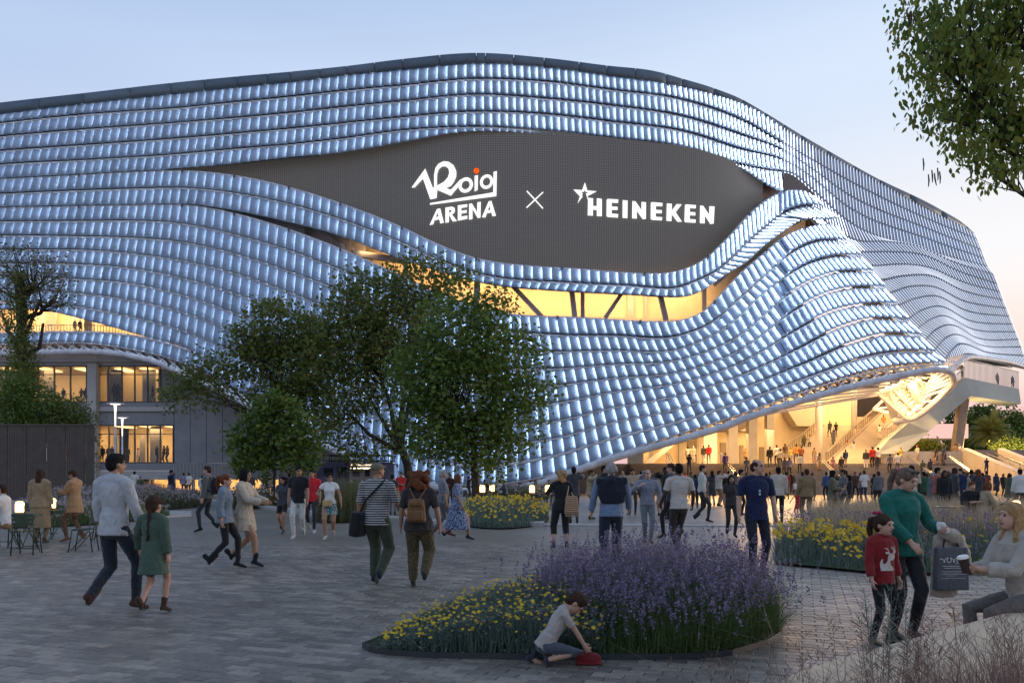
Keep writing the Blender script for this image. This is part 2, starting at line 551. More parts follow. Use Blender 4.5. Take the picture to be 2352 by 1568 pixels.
# ---- the far side beyond the ridge
BE = {0: [(1790, 290)], }
RB = {
    5: [(1805, 442), (1850, 468), (1900, 520), (1957, 553), (2034, 558), (2100, 566), (2190, 605), (2282, 634)],
    6: [(1840, 482), (1890, 532), (1945, 572), (1974, 581), (2034, 581), (2117, 588), (2200, 625), (2289, 654)],
    7: [(1880, 530), (1930, 582), (1960, 601), (1990, 613), (2067, 610), (2127, 616), (2210, 650), (2296, 673)],
    8: [(1950, 600), (1985, 640), (2014, 648), (2067, 638), (2130, 635), (2210, 670), (2302, 691)],
    9: [(1985, 640), (2010, 672), (2034, 676), (2087, 661), (2134, 660), (2210, 693), (2310, 710)],
    10: [(2010, 680), (2035, 702), (2050, 705), (2100, 688), (2144, 682), (2215, 715), (2317, 728)],
    11: [(2035, 715), (2060, 735), (2077, 736), (2114, 715), (2154, 706), (2222, 738), (2324, 746)],
    12: [(2060, 750), (2085, 764), (2100, 760), (2134, 737), (2161, 728), (2230, 758), (2331, 764)],
    13: [(2090, 785), (2110, 797), (2117, 790), (2147, 760), (2180, 749), (2240, 778), (2338, 781)],
    14: [(2115, 815), (2130, 822), (2140, 812), (2161, 786), (2190, 771), (2250, 795), (2344, 798)],
    15: [(2140, 840), (2155, 848), (2164, 834), (2184, 805), (2202, 792), (2260, 810), (2350, 818)],
    16: [(2150, 862), (2165, 872), (2176, 858), (2196, 828), (2212, 815), (2280, 830), (2356, 842)],
}
B_X0 = {i: 1790 + 18 * i for i in range(5)}
fB, B_x0, B_x1 = {}, {}, {}
for i in range(17):
    if i <= 4:
        fB[i] = fA[i]; B_x0[i] = 1790; B_x1[i] = RA[i][-1][0]
    else:
        fB[i] = pchip(*zip(*RB[i])); B_x0[i] = RB[i][0][0]; B_x1[i] = RB[i][-1][0]
NB = 62


def pointB(i, f):
    f = np.asarray(f, float)
    x = B_x0[i] + (B_x1[i] - B_x0[i]) * f
    y = fB[i](x)
    d_top = EH * K / (HY - f_cap(np.clip(1790 + (2238 - 1790) * f, 1790, 2238)))
    d0, d1 = 82.0, 113.0
    if i > 4: d0 = 83 - (i - 4) * 0.7
    d_low = 1.0 / (1 / d0 * (1 - f) + 1 / d1 * f)
    w = min(1.0, i / 5.0)
    return P3(x, y, d_top * (1 - w) + d_low * w)


# ------------------------------------------------------------------ shingles
def frame_grid(TL, TR, BL, BR, proud, tuck, over=0.10, tilt=0.22):
    """one array of shingles: returns vertices and faces. Left edge stands proud, right edge tucks under the next."""
    n = len(TL)
    u = (TR - TL); v = (BL - TL)
    nrm = np.cross(v, u); nrm /= np.linalg.norm(nrm, axis=1)[:, None] + 1e-9
    us = [-0.11, 0.0, 0.5, 1.0 + over]
    off = [proud, proud, proud * 0.62, tuck]
    vs = [0.0, 0.5, 1.0]
    bow = [0.0, tilt * .5, tilt]
    V = []
    for b, vv in enumerate(vs):
        for a, uu in enumerate(us):
            p = (TL * (1 - vv) + BL * vv) * (1 - uu) + (TR * (1 - vv) + BR * vv) * uu
            V.append(p + nrm * (off[a] + bow[b]))
    # bottom lip, turned back
    for a in range(4):
        V.append(V[8 + a] - nrm * (0.13 if a < 3 else 0.04) )
    # left return edge
    for b in range(3):
        V.append(V[b * 4 + 1] - nrm * (proud * 0.8))
    V = np.stack(V, 1)                # n, 19, 3
    F = []
    for b in range(2):
        for a in range(3):
            F.append((b * 4 + a, b * 4 + a + 1, b * 4 + a + 5, b * 4 + a + 4))
    for a in range(3):
        F.append((8 + a, 8 + a + 1, 12 + a + 1, 12 + a))
    F += [(16, 1, 5, 17), (17, 5, 9, 18)]
    return V, np.array(F), nrm


cells_V, cells_W, cells_key = [], [], []
led_q = []


def led_strip(TL, TR, BL, BR, nrm, proud, tilt=0.22):
    """slim light strip under the lip of the next shingle (at the right edge)"""
    w = np.linalg.norm(TR - TL, axis=1)[:, None]
    ut = (TR - TL) / w
    a = TR * 0.95 + BR * 0.05; b = TR * 0.05 + BR * 0.95
    lean_ = nrm * tilt * .9
    hi = nrm * (proud * 0.90) - (TR - TL) * 0.085
    lo = nrm * (proud * 0.62) - (TR - TL) * 0.02
    return np.stack([a + lo, b + lo + lean_, b + hi + lean_, a + hi], 1)


def screen_gap(i, x):
    return False


shV, shF = [], None
shSize, ledAll = [], []
for i in range(16):
    c = np.arange(0, 111)
    xt = _gx[i](c); yt = fA[i](xt)
    xb = _gx[i + 1](c); yb = fA[i + 1](xb)
    frac = 0.965
    if i == 4:
        xb2 = _gx[4](c); yb2 = f_b4(xb2)
        use = (xt > 400)
        xb = np.where(use, xb2, xb); yb = np.where(use, yb2, yb)
    if i == 6:
        yb2 = f_b6(xb)
        use = (xt > 425)
        yb = np.where(use, yb2, yb)
    if i == 14:
        use = xt < 440
        yb = np.where(use, np.minimum(f_b14(xb), yb), yb)
    fr = np.full(len(c), frac)
    if i >= 8: fr = np.where(xt > 1150, np.clip(0.965 + (xt - 1150) / 6000, 0.965, 1.02), fr)
    if i >= 8: fr = np.where(xt > 1650, np.clip(1.02 - (xt - 1650) / 4000, 0.93, 1.02), fr)
    if i in (4,): fr = np.where(xt > 400, 1.05, frac)
    if i == 6: fr = np.where(xt > 425, 1.09, frac)
    if i == 14: fr = np.where(xt < 440, 1.0, frac)
    # lower part of the skirt is shingled tight
    skew = np.clip((1000 - xt) / 1000, 0, 1) * 4.6          # the sheets hang slightly askew on the left wing
    xt = xt + skew * .5; xb = xb - skew * .5
    T = P3(xt, yt + 1.0, depthA(xt, yt))
    Bm = P3(xt + (xb - xt) * fr, yt + (yb - yt) * fr, depthA(xb, yb))
    proud = 0.26
    V, F, nrm = frame_grid(T[:-1], T[1:], Bm[:-1], Bm[1:], proud, 0.03)
    q = led_strip(T[:-1], T[1:], Bm[:-1], Bm[1:], nrm, proud)
    shV.append(V); shF = F; ledAll.append(q)
    # size in the picture, with the parts behind the trees left out of the ranking
    sz = np.abs((xt[1:] - xt[:-1]) * (yb[1:] - yt[1:]))
    hid = ((xt[1:] > 520) & (xt[1:] < 1240) & (yt[1:] > 640)) | (xt[1:] < 0)
    shSize.append(np.where(hid, 0, sz))
shV = np.concatenate(shV); shSize = np.concatenate(shSize); ledAll = np.concatenate(ledAll)
order = np.argsort(-shSize)
top300 = order[:299]; rest = order[299:]


def quads(V, F):
    n, k, _ = V.shape
    return V.reshape(-1, 3), (F[None] + (np.arange(n) * k)[:, None, None]).reshape(-1, 4)


for j in top300:
    o = add_part('shingle', shV[j], shF, M_shingle)

# far side shingles
bV, bL = [], []
for i in range(16):
    f = np.linspace(0, 1, NB + 1)
    T = pointB(i, f); Bt = pointB(i + 1, f)
    Bm = T + (Bt - T) * 0.985
    pb_i = 0.30 if i < 5 else 0.24
    V, F, nrm = frame_grid(T[:-1], T[1:], Bm[:-1], Bm[1:], pb_i, 0.02, tilt=.04)
    bV.append(V)
    bL.append(led_strip(T[:-1], T[1:], Bm[:-1], Bm[1:], nrm, pb_i, .04)[:])
bV = np.concatenate(bV); bL = np.concatenate(bL)
V1, F1 = quads(np.concatenate([shV[rest], bV]), shF)
add_part('shingles', V1, F1, M_shingle, kind='stuff')
Vl, Fl = quads(np.concatenate([ledAll, bL]), np.array([(0, 1, 2, 3)]))
add_part('light_strips', Vl, Fl, [M_led, M_led2, emat_front('led_light_mid', (0.76, 0.86, 1.0), 6.0), emat_front('led_light_low', (0.78, 0.86, 1.0), 3.0)], mi=np.array([0] * len(ledAll) + [(2 if (q % NB) < 4 else 3 if (q % NB) < 10 + (q // NB) * 2 else 1) if q // NB < 6 else 1 for q in range(len(bL))]), kind='stuff')

# ------------------------------------------------------------------ rails, dark membrane, roof
def ribbon(pts_a, pts_b):
    n = len(pts_a)
    V = np.concatenate([pts_a, pts_b]); F = np.array([(k, k + 1, n + k + 1, n + k) for k in range(n - 1)])
    return V, F


for i in range(1, 17):
    xe = 1790 if i <= 4 else RIDGE[i]
    xs = np.arange(-80, xe + 1, 12.0)
    xs[-1] = xe
    if i == 15 or i == 5 or i == 7: r = 0.12
    else: r = 0.075
    D = depthA(xs, fA[i](xs))
    pts = P3(xs, fA[i](xs) + 0.5, D - (0.34 if i not in (5, 7) else 0.12))
    m = MB(); m.tube(pts, r, 6)
    if i <= 4:
        q = pointB(i, np.linspace(0.02, 1, 40)); m.tube(q, r, 5)
    m.build('rail', M_rail, arena, smooth=True)
    if i > 4:
        q = pointB(i, np.linspace(0, 1, 40))
        m = MB(); m.tube(q, r, 5); m.build('rail', M_rail, arena, smooth=True)

# clamps where the ribs meet the rails
m = MB()
for i in range(0, 16):
    for c in Gc[2:-1]:
        x = float(_gx[i](c)); y = float(fA[i](x)); D = float(depthA(x, y))
        p = P(x, y + 1, D - 0.1)
        m.obox(p, (0.07, 0, 0), (0, 0.26, 0), (0, 0, 0.17))
m.build('clamps', M_bracket, arena, kind='stuff')

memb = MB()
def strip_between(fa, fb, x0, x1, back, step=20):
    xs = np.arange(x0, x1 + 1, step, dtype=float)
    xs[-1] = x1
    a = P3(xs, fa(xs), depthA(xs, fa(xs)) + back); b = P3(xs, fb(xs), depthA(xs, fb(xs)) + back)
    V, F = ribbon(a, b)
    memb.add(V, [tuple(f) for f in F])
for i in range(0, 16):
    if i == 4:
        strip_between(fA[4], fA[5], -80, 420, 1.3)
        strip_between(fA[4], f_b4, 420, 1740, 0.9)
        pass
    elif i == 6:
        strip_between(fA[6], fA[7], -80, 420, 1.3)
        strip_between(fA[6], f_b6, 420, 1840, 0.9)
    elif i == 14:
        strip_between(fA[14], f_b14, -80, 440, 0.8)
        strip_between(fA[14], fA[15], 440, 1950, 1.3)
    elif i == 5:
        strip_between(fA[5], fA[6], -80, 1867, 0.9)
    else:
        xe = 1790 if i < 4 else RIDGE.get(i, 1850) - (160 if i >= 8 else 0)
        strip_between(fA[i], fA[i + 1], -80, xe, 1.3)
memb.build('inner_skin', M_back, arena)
memb = MB()
for i in range(16):
    f = np.linspace(0.0, 1, 30)
    a, b = pointB(i, f), pointB(i + 1, f)
    a[:, 1] += 1.4; b[:, 1] += 1.4; a[:, 0] -= 1.0; b[:, 0] -= 1.0
    V, F = ribbon(a, b); memb.add(V, [tuple(q) for q in F])
memb.build('inner_skin', M_concl, arena)

xs = np.arange(1735, 1871, 15.0); a = P3(xs, fA[4](xs), depthA(xs, fA[4](xs)) + 1.6); b = P3(xs, fA[5](np.minimum(xs, 1866)) + 4, depthA(xs, fA[5](xs)) + 1.6)
V, F = ribbon(a, b); add_part('soffit_panel', V, F, mat('soffit_brown', (.20, .15, .12), rough=.8))
# roof edge of slate-coloured panels
xs_cap = [-80, -20, 90, 193, 300, 393, 470, 545, 615, 668, 735, 797, 860, 925, 1010, 1094, 1115, 1180, 1250, 1330, 1394, 1460, 1530, 1567, 1640, 1705, 1757, 1800, 1840, 1900, 1960, 2020, 2090, 2163, 2220, 2238]
for k in range(len(xs_cap) - 1):
    q = np.linspace(xs_cap[k] + 0.7, xs_cap[k + 1] - 0.7, 5)
    D = EH * K / (HY - f_cap(q))
    a = P3(q, f_cap(q), D - 0.3); b = P3(q, fA[0](q) - 1.0, D - 0.55)
    a2 = a.copy(); a2[:, 1] += 1.6; b2 = b.copy(); b2[:, 1] += 0.6
    V = np.concatenate([a, b, a2, b2])
    F = [(j, j + 1, 6 + j, 5 + j) for j in range(4)] + [(10 + j, 11 + j, j + 1, j) for j in range(4)] + [(5 + j, 6 + j, 16 + j, 15 + j) for j in range(4)]
    F += [(0, 5, 15, 10), (4, 14, 19, 9)]
    add_part('roof_panel', V, np.array(F), [M_cap, M_cap2][(k * 7 // 3) % 2])
q = np.linspace(-80, 2236, 80)
D = EH * K / (HY - f_cap(q))
a = P3(q, f_cap(q), D + 0.6); a[:, 2] -= 0.25
b = a.copy(); b[:, 1] = 150; b[:, 0] = b[:, 0] * 0.7
V, F = ribbon(a, b)
add_part('roof_deck', V, F, M_cap)

# ------------------------------------------------------------------ the media screen
M_screen, nt, b = new_mat('screen_mesh')
tc = nt.nodes.new('ShaderNodeTexCoord')
w1 = nt.nodes.new('ShaderNodeTexWave'); w1.bands_direction = 'X'; w1.inputs['Scale'].default_value = 1.55
w2 = nt.nodes.new('ShaderNodeTexWave'); w2.bands_direction = 'Z'; w2.inputs['Scale'].default_value = 1.55
for w in (w1, w2):
    nt.links.new(tc.outputs['Object'], w.inputs['Vector'])
mx = nt.nodes.new('ShaderNodeMath'); mx.operation = 'MULTIPLY'
nt.links.new(w1.outputs['Fac'], mx.inputs[0]); nt.links.new(w2.outputs['Fac'], mx.inputs[1])
rp = nt.nodes.new('ShaderNodeValToRGB')
rp.color_ramp.elements[0].color = (0.060, 0.058, 0.054, 1); rp.color_ramp.elements[1].color = (0.19, 0.178, 0.158, 1)
nt.links.new(mx.outputs[0], rp.inputs[0]); nt.links.new(rp.outputs[0], b.inputs['Base Color'])
b.inputs['Roughness'].default_value = 0.6
b.inputs['Emission Color'].default_value = (0.042, 0.038, 0.034, 1)
b.inputs['Emission Strength'].default_value = 0.75

SCR = 1.15                              # screen sits this far behind the shingle line


def depthS(x):                          # the screen is a vertical cylinder: one depth for each column
    x = np.asarray(x, float)
    return 0.5 * (depthA(x, f_b4(np.clip(x, 420, 1760))) + depthA(x, fA[5](x))) + SCR


xs = np.linspace(400, 1752, 100)
ya = np.minimum(f_b4(np.clip(xs, 420, 1790)) - 14, fA[5](xs) - 1)
yb = fA[5](xs) + 10
yb[-8:] = np.minimum(yb[-8:], 600)
rows = 8
V = []
for r in range(rows + 1):
    y = ya + (yb - ya) * r / rows
    V.append(P3(xs, y, depthS(xs)))
V = np.concatenate(V)
n = len(xs)
F = [(r * n + k, r * n + k + 1, (r + 1) * n + k + 1, (r + 1) * n + k) for r in range(rows) for k in range(n - 1)]
screen = add_part('media_screen', V, np.array(F), M_screen)


def on_screen(px, py, off=0.06):
    return P(px, py, float(depthS(px)) - off)


def flat_glyph(name, polys, m_, parent=screen, depth=0.05, off=0.16):
    """polys: outlines with optional holes, in picture units; pressed onto the screen with real thickness"""
    me_all = MB()
    for outer, holes in polys:
        bm = bmesh.new()
        def loop(pts):
            vs = [bm.verts.new((x, -y, 0)) for x, y in pts]
            return [bm.edges.new((vs[k], vs[(k + 1) % len(vs)])) for k in range(len(vs))]
        es = loop(outer)
        for h in holes: es += loop(h)
        bmesh.ops.triangle_fill(bm, use_beauty=True, edges=es)
        for _ in range(4):
            le = [e for e in bm.edges if e.calc_length() > 22]
            if not le: break
            bmesh.ops.subdivide_edges(bm, edges=le, cuts=1); bmesh.ops.triangulate(bm, faces=bm.faces[:])
        bm.verts.index_update()
        front = [on_screen(v.co.x, -v.co.y, off) for v in bm.verts]
        nv = len(front)
        back = [p + Vector((0, depth, 0)) for p in front]
        faces = [tuple(v.index for v in f.verts) for f in bm.faces]
        fl = [f for f in faces] + [tuple(nv + q for q in f[::-1]) for f in faces]
        for e in bm.edges:
            if len(e.link_faces) == 1:
                p, q = e.verts[0].index, e.verts[1].index
                fl.append((p, q, nv + q, nv + p))
        me_all.add(front + back, fl)
        bm.free()
    o = me_all.build(name, m_, None)
    o.parent = parent
    o.matrix_parent_inverse = world_of(parent).inverted()
    return o


def ring(cx, cy, rx, ry, n=28, a0=0, a1=360, sk=0.0):
    out = []
    for k in range(n):
        a = R(a0 + (a1 - a0) * k / (n if abs(a1 - a0) >= 360 else n - 1))
        dx, dy = rx * math.cos(a), ry * math.sin(a)
        out.append((cx + dx, cy + dy + sk * dx))
    return out


def stroke(pts, w):
    """thick line as outline polygon (list of points, width in picture units)"""
    L, Rr = [], []
    for i, (x, y) in enumerate(pts):
        if i == 0: dx, dy = pts[1][0] - x, pts[1][1] - y
        elif i == len(pts) - 1: dx, dy = x - pts[-2][0], y - pts[-2][1]
        else: dx, dy = pts[i + 1][0] - pts[i - 1][0], pts[i + 1][1] - pts[i - 1][1]
        l = math.hypot(dx, dy) or 1
        nx, ny = -dy / l, dx / l
        ww = w[i] if hasattr(w, '__len__') else w
        L.append((x + nx * ww / 2, y + ny * ww / 2)); Rr.append((x - nx * ww / 2, y - ny * ww / 2))
    return L + Rr[::-1]


# zoomed reading of the lettering: a crop of the photograph, 2.877 times finer than the 2352 scale
def c1(pts, ox=899.25, oy=327.0, s=2.877):
    return [(ox + x / s, oy + y / s) for x, y in pts]


# "Roig": R with its swash, o, i, g
flat_glyph('letter_r', [
    (c1([(133, 298), (223, 174), (272, 298), (281, 300), (281, 215), (290, 170), (310, 142), (345, 125), (380, 130), (410, 152), (428, 190), (428, 225), (412, 262), (392, 288), (360, 302),
         (392, 314), (440, 262), (455, 245), (468, 262), (392, 352), (302, 314), (298, 368), (256, 376), (208, 240), (153, 298)]),
     [c1([(300, 262), (302, 286), (345, 262), (372, 232), (382, 200), (376, 172), (356, 158), (332, 160), (312, 178), (302, 208)])])], M_letter)
flat_glyph('letter_o', [(c1(ring(490, 282, 48, 50, sk=-0.12)), [c1(ring(490, 282, 27, 29, sk=-0.12))])], M_letter)
flat_glyph('letter_i', [(c1([(549, 222), (571, 217), (569, 314), (549, 324)]), [])], M_letter)
flat_glyph('orange_dot', [(c1(ring(561, 188, 18, 18)), [])], M_orange)
flat_glyph('letter_g', [(c1(ring(628, 260, 44, 47, sk=-0.12)), [c1(ring(628, 260, 25, 28, sk=-0.12))]),
                        (c1([(674, 196), (696, 190), (693, 355), (254, 412), (254, 402), (672, 331)]), [])], M_letter)
ARN = {
    'letter_a': [([(252, 546), (300, 441), (322, 437), (346, 530), (322, 535), (316, 508), (285, 514), (275, 541)], [[(292, 494), (311, 490), (304, 464)]])],
    'letter_r2': [([(356, 431), (400, 425), (416, 432), (420, 452), (412, 468), (398, 475), (432, 519), (405, 523), (380, 480), (379, 527), (356, 531)], [[(379, 448), (379, 464), (394, 461), (398, 452), (392, 446)]])],
    'letter_e': [([(438, 417), (501, 409), (500, 427), (461, 433), (461, 453), (497, 447), (497, 464), (461, 470), (461, 491), (501, 484), (501, 504), (438, 517)], [])],
    'letter_n': [([(513, 407), (531, 404), (566, 462), (567, 397), (590, 393), (588, 496), (570, 500), (535, 440), (535, 506), (512, 510)], [])],
    'letter_a2': [([(598, 494), (642, 390), (660, 387), (690, 484), (667, 488), (659, 463), (630, 468), (620, 496)], [[(636, 449), (654, 446), (648, 418)]])],
}
for nm, pl in ARN.items():
    flat_glyph(nm.rstrip('2'), [(c1(a), [c1(h) for h in hs]) for a, hs in pl], M_letter)
flat_glyph('cross_sign', [(c1([(892, 324), (897, 319), (948, 374), (1000, 326), (1004, 331), (953, 379), (1003, 434), (998, 439), (948, 384), (895, 434), (890, 429), (943, 379)]), [])], M_letter)
flat_glyph('star', [(c1([(1203, 312), (1260, 316), (1278, 264), (1294, 318), (1355, 324), (1300, 352), (1293, 366), (1288, 345), (1284, 341), (1303, 329), (1284, 328), (1279, 313), (1270, 327), (1248, 326), (1264, 339), (1258, 352), (1263, 360), (1252, 372), (1230, 403), (1245, 356)]), [])], M_letter)
HN = [
    ('letter_h', [([(1292, 366), (1332, 370), (1332, 420), (1357, 422), (1357, 370), (1390, 374), (1390, 488), (1357, 486), (1357, 446), (1331, 444), (1331, 484), (1297, 482), (1299, 380)], [])]),
    ('letter_e', [([(1422, 378), (1430, 374), (1499, 378), (1497, 400), (1455, 398), (1455, 424), (1494, 426), (1494, 446), (1455, 445), (1455, 471), (1498, 474), (1496, 497), (1428, 492), (1421, 486)], [])]),
    ('letter_i', [([(1528, 382), (1560, 385), (1559, 500), (1527, 498)], [])]),
    ('letter_n', [([(1592, 388), (1612, 390), (1652, 448), (1652, 394), (1682, 396), (1681, 505), (1660, 507), (1620, 450), (1621, 503), (1590, 501)], [])]),
    ('letter_e', [([(1714, 399), (1722, 395), (1791, 401), (1790, 422), (1747, 420), (1747, 446), (1786, 448), (1786, 468), (1746, 467), (1746, 492), (1789, 495), (1787, 515), (1720, 511), (1713, 505)], [])]),
    ('letter_k', [([(1820, 404), (1853, 406), (1851, 452), (1884, 408), (1918, 410), (1878, 462), (1919, 524), (1890, 524), (1851, 474), (1850, 520), (1817, 517)], [])]),
    ('letter_e', [([(1940, 413), (1948, 410), (2012, 415), (2011, 436), (1971, 434), (1971, 460), (2008, 462), (2008, 483), (1971, 481), (1970, 507), (2011, 510), (2009, 531), (1943, 527), (1936, 521)], [])]),
    ('letter_n', [([(2040, 418), (2060, 420), (2100, 480), (2101, 422), (2135, 424), (2129, 536), (2108, 539), (2070, 482), (2070, 535), (2038, 533)], [])]),
]
for nm, pl in HN:
    flat_glyph(nm, [(c1(a), [c1(h) for h in hs]) for a, hs in pl], M_letter)
# ------------------------------------------------------------------ edge tube and trusses of the skirt
def ptube(name, pts, r, parent=arena, m_=None, n=8, sub=6):
    c = [np.array(P(*p)) for p in pts]
    out = []
    k = len(c)
    for i in range(k - 1):
        p0 = c[max(i - 1, 0)]; p1 = c[i]; p2 = c[i + 1]; p3 = c[min(i + 2, k - 1)]
        for j in range(sub):
            t = j / sub
            out.append(0.5 * ((2 * p1) + (-p0 + p2) * t + (2 * p0 - 5 * p1 + 4 * p2 - p3) * t * t + (-p0 + 3 * p1 - 3 * p2 + p3) * t ** 3))
    out.append(c[-1])
    m = MB(); m.tube(out, r, n)
    m.build(name, m_ or M_rail, parent, smooth=True)
    return out


tube1 = [(-80, 812, 75.5), (0, 813, 75.5), (110, 809, 75.4), (185, 808, 75.2), (260, 811, 75), (340, 826, 74.5), (390, 845, 74), (483, 888, 72.5), (573, 932, 70.5), (650, 971, 69), (765, 1032, 66.5),
         (850, 1075, 65), (950, 1108, 63.5), (1050, 1126, 62.5), (1150, 1128, 62), (1231, 1112, 61.5), (1302, 1088, 61.3), (1412, 1051, 61.3), (1542, 1015, 61.6), (1662, 980, 62),
         (1734, 953, 62.3), (1900, 903, 63), (2034, 870, 64), (2134, 850, 65), (2174, 851, 66), (2189, 864, 67), (2183, 886, 68.5), (2134, 935, 70), (2097, 960, 71), (2052, 968, 71.5)]
tp = ptube('edge_tube', tube1, 0.27)
tube2 = [(2060, 972, 72), (2100, 944, 73), (2152, 884, 75), (2181, 857, 76), (2197, 837, 77), (2215, 824, 78.5), (2235, 820, 81), (2282, 826, 90), (2322, 833, 99), (2356, 844, 106), (2430, 868, 116)]
tp2 = ptube('edge_tube', tube2, 0.27)
f_tube = pchip([p[0] for p in tube1[:24]], [p[1] for p in tube1[:24]])
f_tubeD = pchip([p[0] for p in tube1[:24]], [p[2] for p in tube1[:24]])
m = MB()
xs = np.arange(-60, 2150, 26)
for k, x in enumerate(xs):
    a = P(x, float(fA[16](x)), float(depthA(x, fA[16](x))) + 0.3)
    x2 = xs[min(k + 1, len(xs) - 1)]
    for xx in (x - 20, x2 + 16):
        if xx < -70 or xx > 2170: continue
        b_ = P(xx, float(f_tube(xx)), float(f_tubeD(xx)))
        if (a - b_).length > 0.6: m.bar(a, b_, 0.13)
m.build('edge_truss', M_rail, arena)
# second chord behind the fins, with pale slats between
m = MB()
for x in np.arange(-60, 2110, 13):
    y = float(fA[16](x)); D = float(depthA(x, y))
    a = P(x, y - 4, D + 0.8); b_ = P(x + 14, y + 5, D + 2.6)
    m.bar(a, b_, 0.22, 0.06)
m.build('soffit_slats', M_steel, arena, kind='stuff')

# ------------------------------------------------------------------ helper for planes read off the photograph
def face(name, pts, m_, parent=arena, thick=None):
    V = [P(*p) for p in pts]
    mb = MB()
    if thick: mb.prism(V, thick)
    else: mb.add(V, [tuple(range(len(V)))])
    return mb.build(name, m_, parent)


def curtain(fa, fb, x0, x1, back, m_, name, step=25, pad=(0, 0)):
    xs = np.arange(x0, x1 + 1, step, dtype=float); xs[-1] = x1
    ya = fa(xs) + pad[0]; yb = fb(xs) + pad[1]
    D = 0.5 * (depthA(xs, ya) + depthA(xs, yb)) + back
    V, F = ribbon(P3(xs, ya, D), P3(xs, yb, D))
    return add_part(name, V, F, m_)


# long window of the upper foyer, below the screen
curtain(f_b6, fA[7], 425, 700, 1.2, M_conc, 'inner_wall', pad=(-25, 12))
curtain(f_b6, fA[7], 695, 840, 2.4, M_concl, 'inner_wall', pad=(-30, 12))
curtain(f_b6, fA[7], 836, 1850, 5.5, M_plaster, 'foyer_wall', pad=(-40, 25))
xs = np.arange(836, 1851, 26.0); y = fA[7](xs)
Da = depthA(xs, y)
Vf = np.concatenate([P3(xs, y + 1, Da + 0.2), P3(xs, y + 1, Da + 0.2) + np.array([0, 5.4, 0])])
n = len(xs)
add_part('foyer_floor', Vf, np.array([(k, k + 1, n + k + 1, n + k) for k in range(n - 1)]), M_concl)
m = MB()
braces = [((932, 590, 1.2), (932, 644, 1.2), .38), ((1097, 625, 1.0), (1094, 712, 1.0), .5), ((1155, 633, 1.2), (1244, 727, 1.2), .36), ((1310, 640, 1.0), (1320, 727, 1.0), .42),
          ((1338, 650, 2.0), (1338, 729, 2.0), .34), ((1434, 665, 1.4), (1390, 730, 1.4), .34), ((1514, 668, 1.2), (1530, 736, 1.2), .4), ((1617, 650, 1.6), (1617, 712, 1.6), .36),
          ((785, 560, 1.2), (800, 585, 1.2), .34), ((800, 535, 1.4), (803, 585, 1.4), .3), ((720, 520, 1.2), (800, 578, 1.2), .3), ((812, 582, 1.0), (930, 600, 1.0), .5), ((780, 545, 1.2), (830, 590, 1.3), .25), ((1640, 655, 1.2), (1690, 610, 1.4), .3)]
for a, b_, w in braces:
    Da = float(depthA(a[0], a[1]))
    m = MB(); m.bar(P(a[0], a[1], Da + a[2]), P(b_[0], b_[1], Da + b_[2]), w)
    m.build('brace', M_steelgrey, arena)
# bright upright panels on the foyer wall
for x0, x1, yt in ((1441, 1456, 640), (1480, 1487, 640)):
    D = float(depthA(x0, 700)) + 5.2
    face('foyer_pilaster', [(x0, yt, D), (x1, yt, D), (x1, 732, D), (x0, 732, D)], M_concl, thick=(0, 0.2, 0))
D = float(depthA(1300, 720)) + 5.1
face('foyer_counter', [(1180, 722, D), (1560, 733, D), (1560, 750, D), (1180, 745, D)], M_concl, thick=(0, 0.25, 0))
# parapet rail along the lip
# left terrace opening
curtain(f_b14, fA[15], -80, 445, 4.6, M_plaster, 'terrace_wall', pad=(-22, 20))
m = MB()
for x in np.arange(-70, 360, 7.0):
    y = float(fA[15](x)); D = float(depthA(x, y)) + 0.9
    m.bar(P(x, y + 2, D), P(x, y - 16, D), 0.05)
m.tube([P(x, float(fA[15](x)) - 16, float(depthA(x, fA[15](x))) + 0.9) for x in np.arange(-70, 365, 20.0)], 0.04, 5)
m.build('terrace_railing', M_steelgrey, arena, kind='stuff')
D = 78.2
face('terrace_post', [(193, 700, D), (211, 700, D), (211, 775, D), (193, 775, D)], M_concl, thick=(0, 0.6, 0))
face('terrace_panel', [(104, 716, 80), (130, 716, 80), (130, 768, 80), (104, 768, 80)], M_concl, thick=(0, 0.15, 0))
for px in (30, 150, 290):
    area_light('terrace_lamp', P(px, 702, 78.2), P(px, 770, 81.5), 4.0, 0.5, 480, WARM)
for px, e in ((905, 200), (1040, 290), (1200, 330), (1350, 330), (1500, 330), (1620, 220)):
    D = float(depthA(px, f_b6(px)))
    area_light('foyer_lamp', P(px, float(f_b6(px)) - 14, D + 2.2), P(px, float(fA[7](px)) + 6, D + 5.6), 6.0, 0.7, e, WARM)

# ------------------------------------------------------------------ left wing: floors with windows under the skirt
WD = 78.0


def Zp(py, D=WD): return EYE + (HY - py) / K * D
def Xp(px, D=WD): return (px - HX) / K * D


def block(name, x0, x1, y0, y1, D, dep, m_):
    m = MB(); m.box(Xp(x0, D), Xp(x1, D), D, D + dep, Zp(y1, D), Zp(y0, D))
    return m.build(name, m_, arena)


M_pan = mat('corrugated_cladding', (0.34, 0.345, 0.36), rough=0.5, var=0.06, scale=0.8)
block('fascia', -90, 399, 786, 839, 78.0, 0.6, M_concl)
block('fascia_edge', -90, 399, 820, 831, 77.7, 0.28, M_concl)
block('column', 200, 220, 834, 1128, 77.3, 0.9, M_concl)
block('spandrel', -90, 399, 924, 975, 78.0, 0.5, M_conc)
block('ledge', 214, 399, 934, 944, 77.75, 0.24, M_concl)
block('plinth', -90, 399, 1063, 1080, 78.0, 0.6, M_conc)
block('plinth_step', -90, 399, 1080.5, 1100, 77.8, 0.8, M_concl)
for k_, a in enumerate(range(400, 840, 37)):
    block('wall_panel', a + 0.6, a + 36.4, float(fA[16](a)) - 8, 1063, 78.0, 0.5, M_conc)
block('wall_panel', -90, 99, 975.5, 1063, 78.1, 0.4, M_conc)
m = MB()
x = 400.0
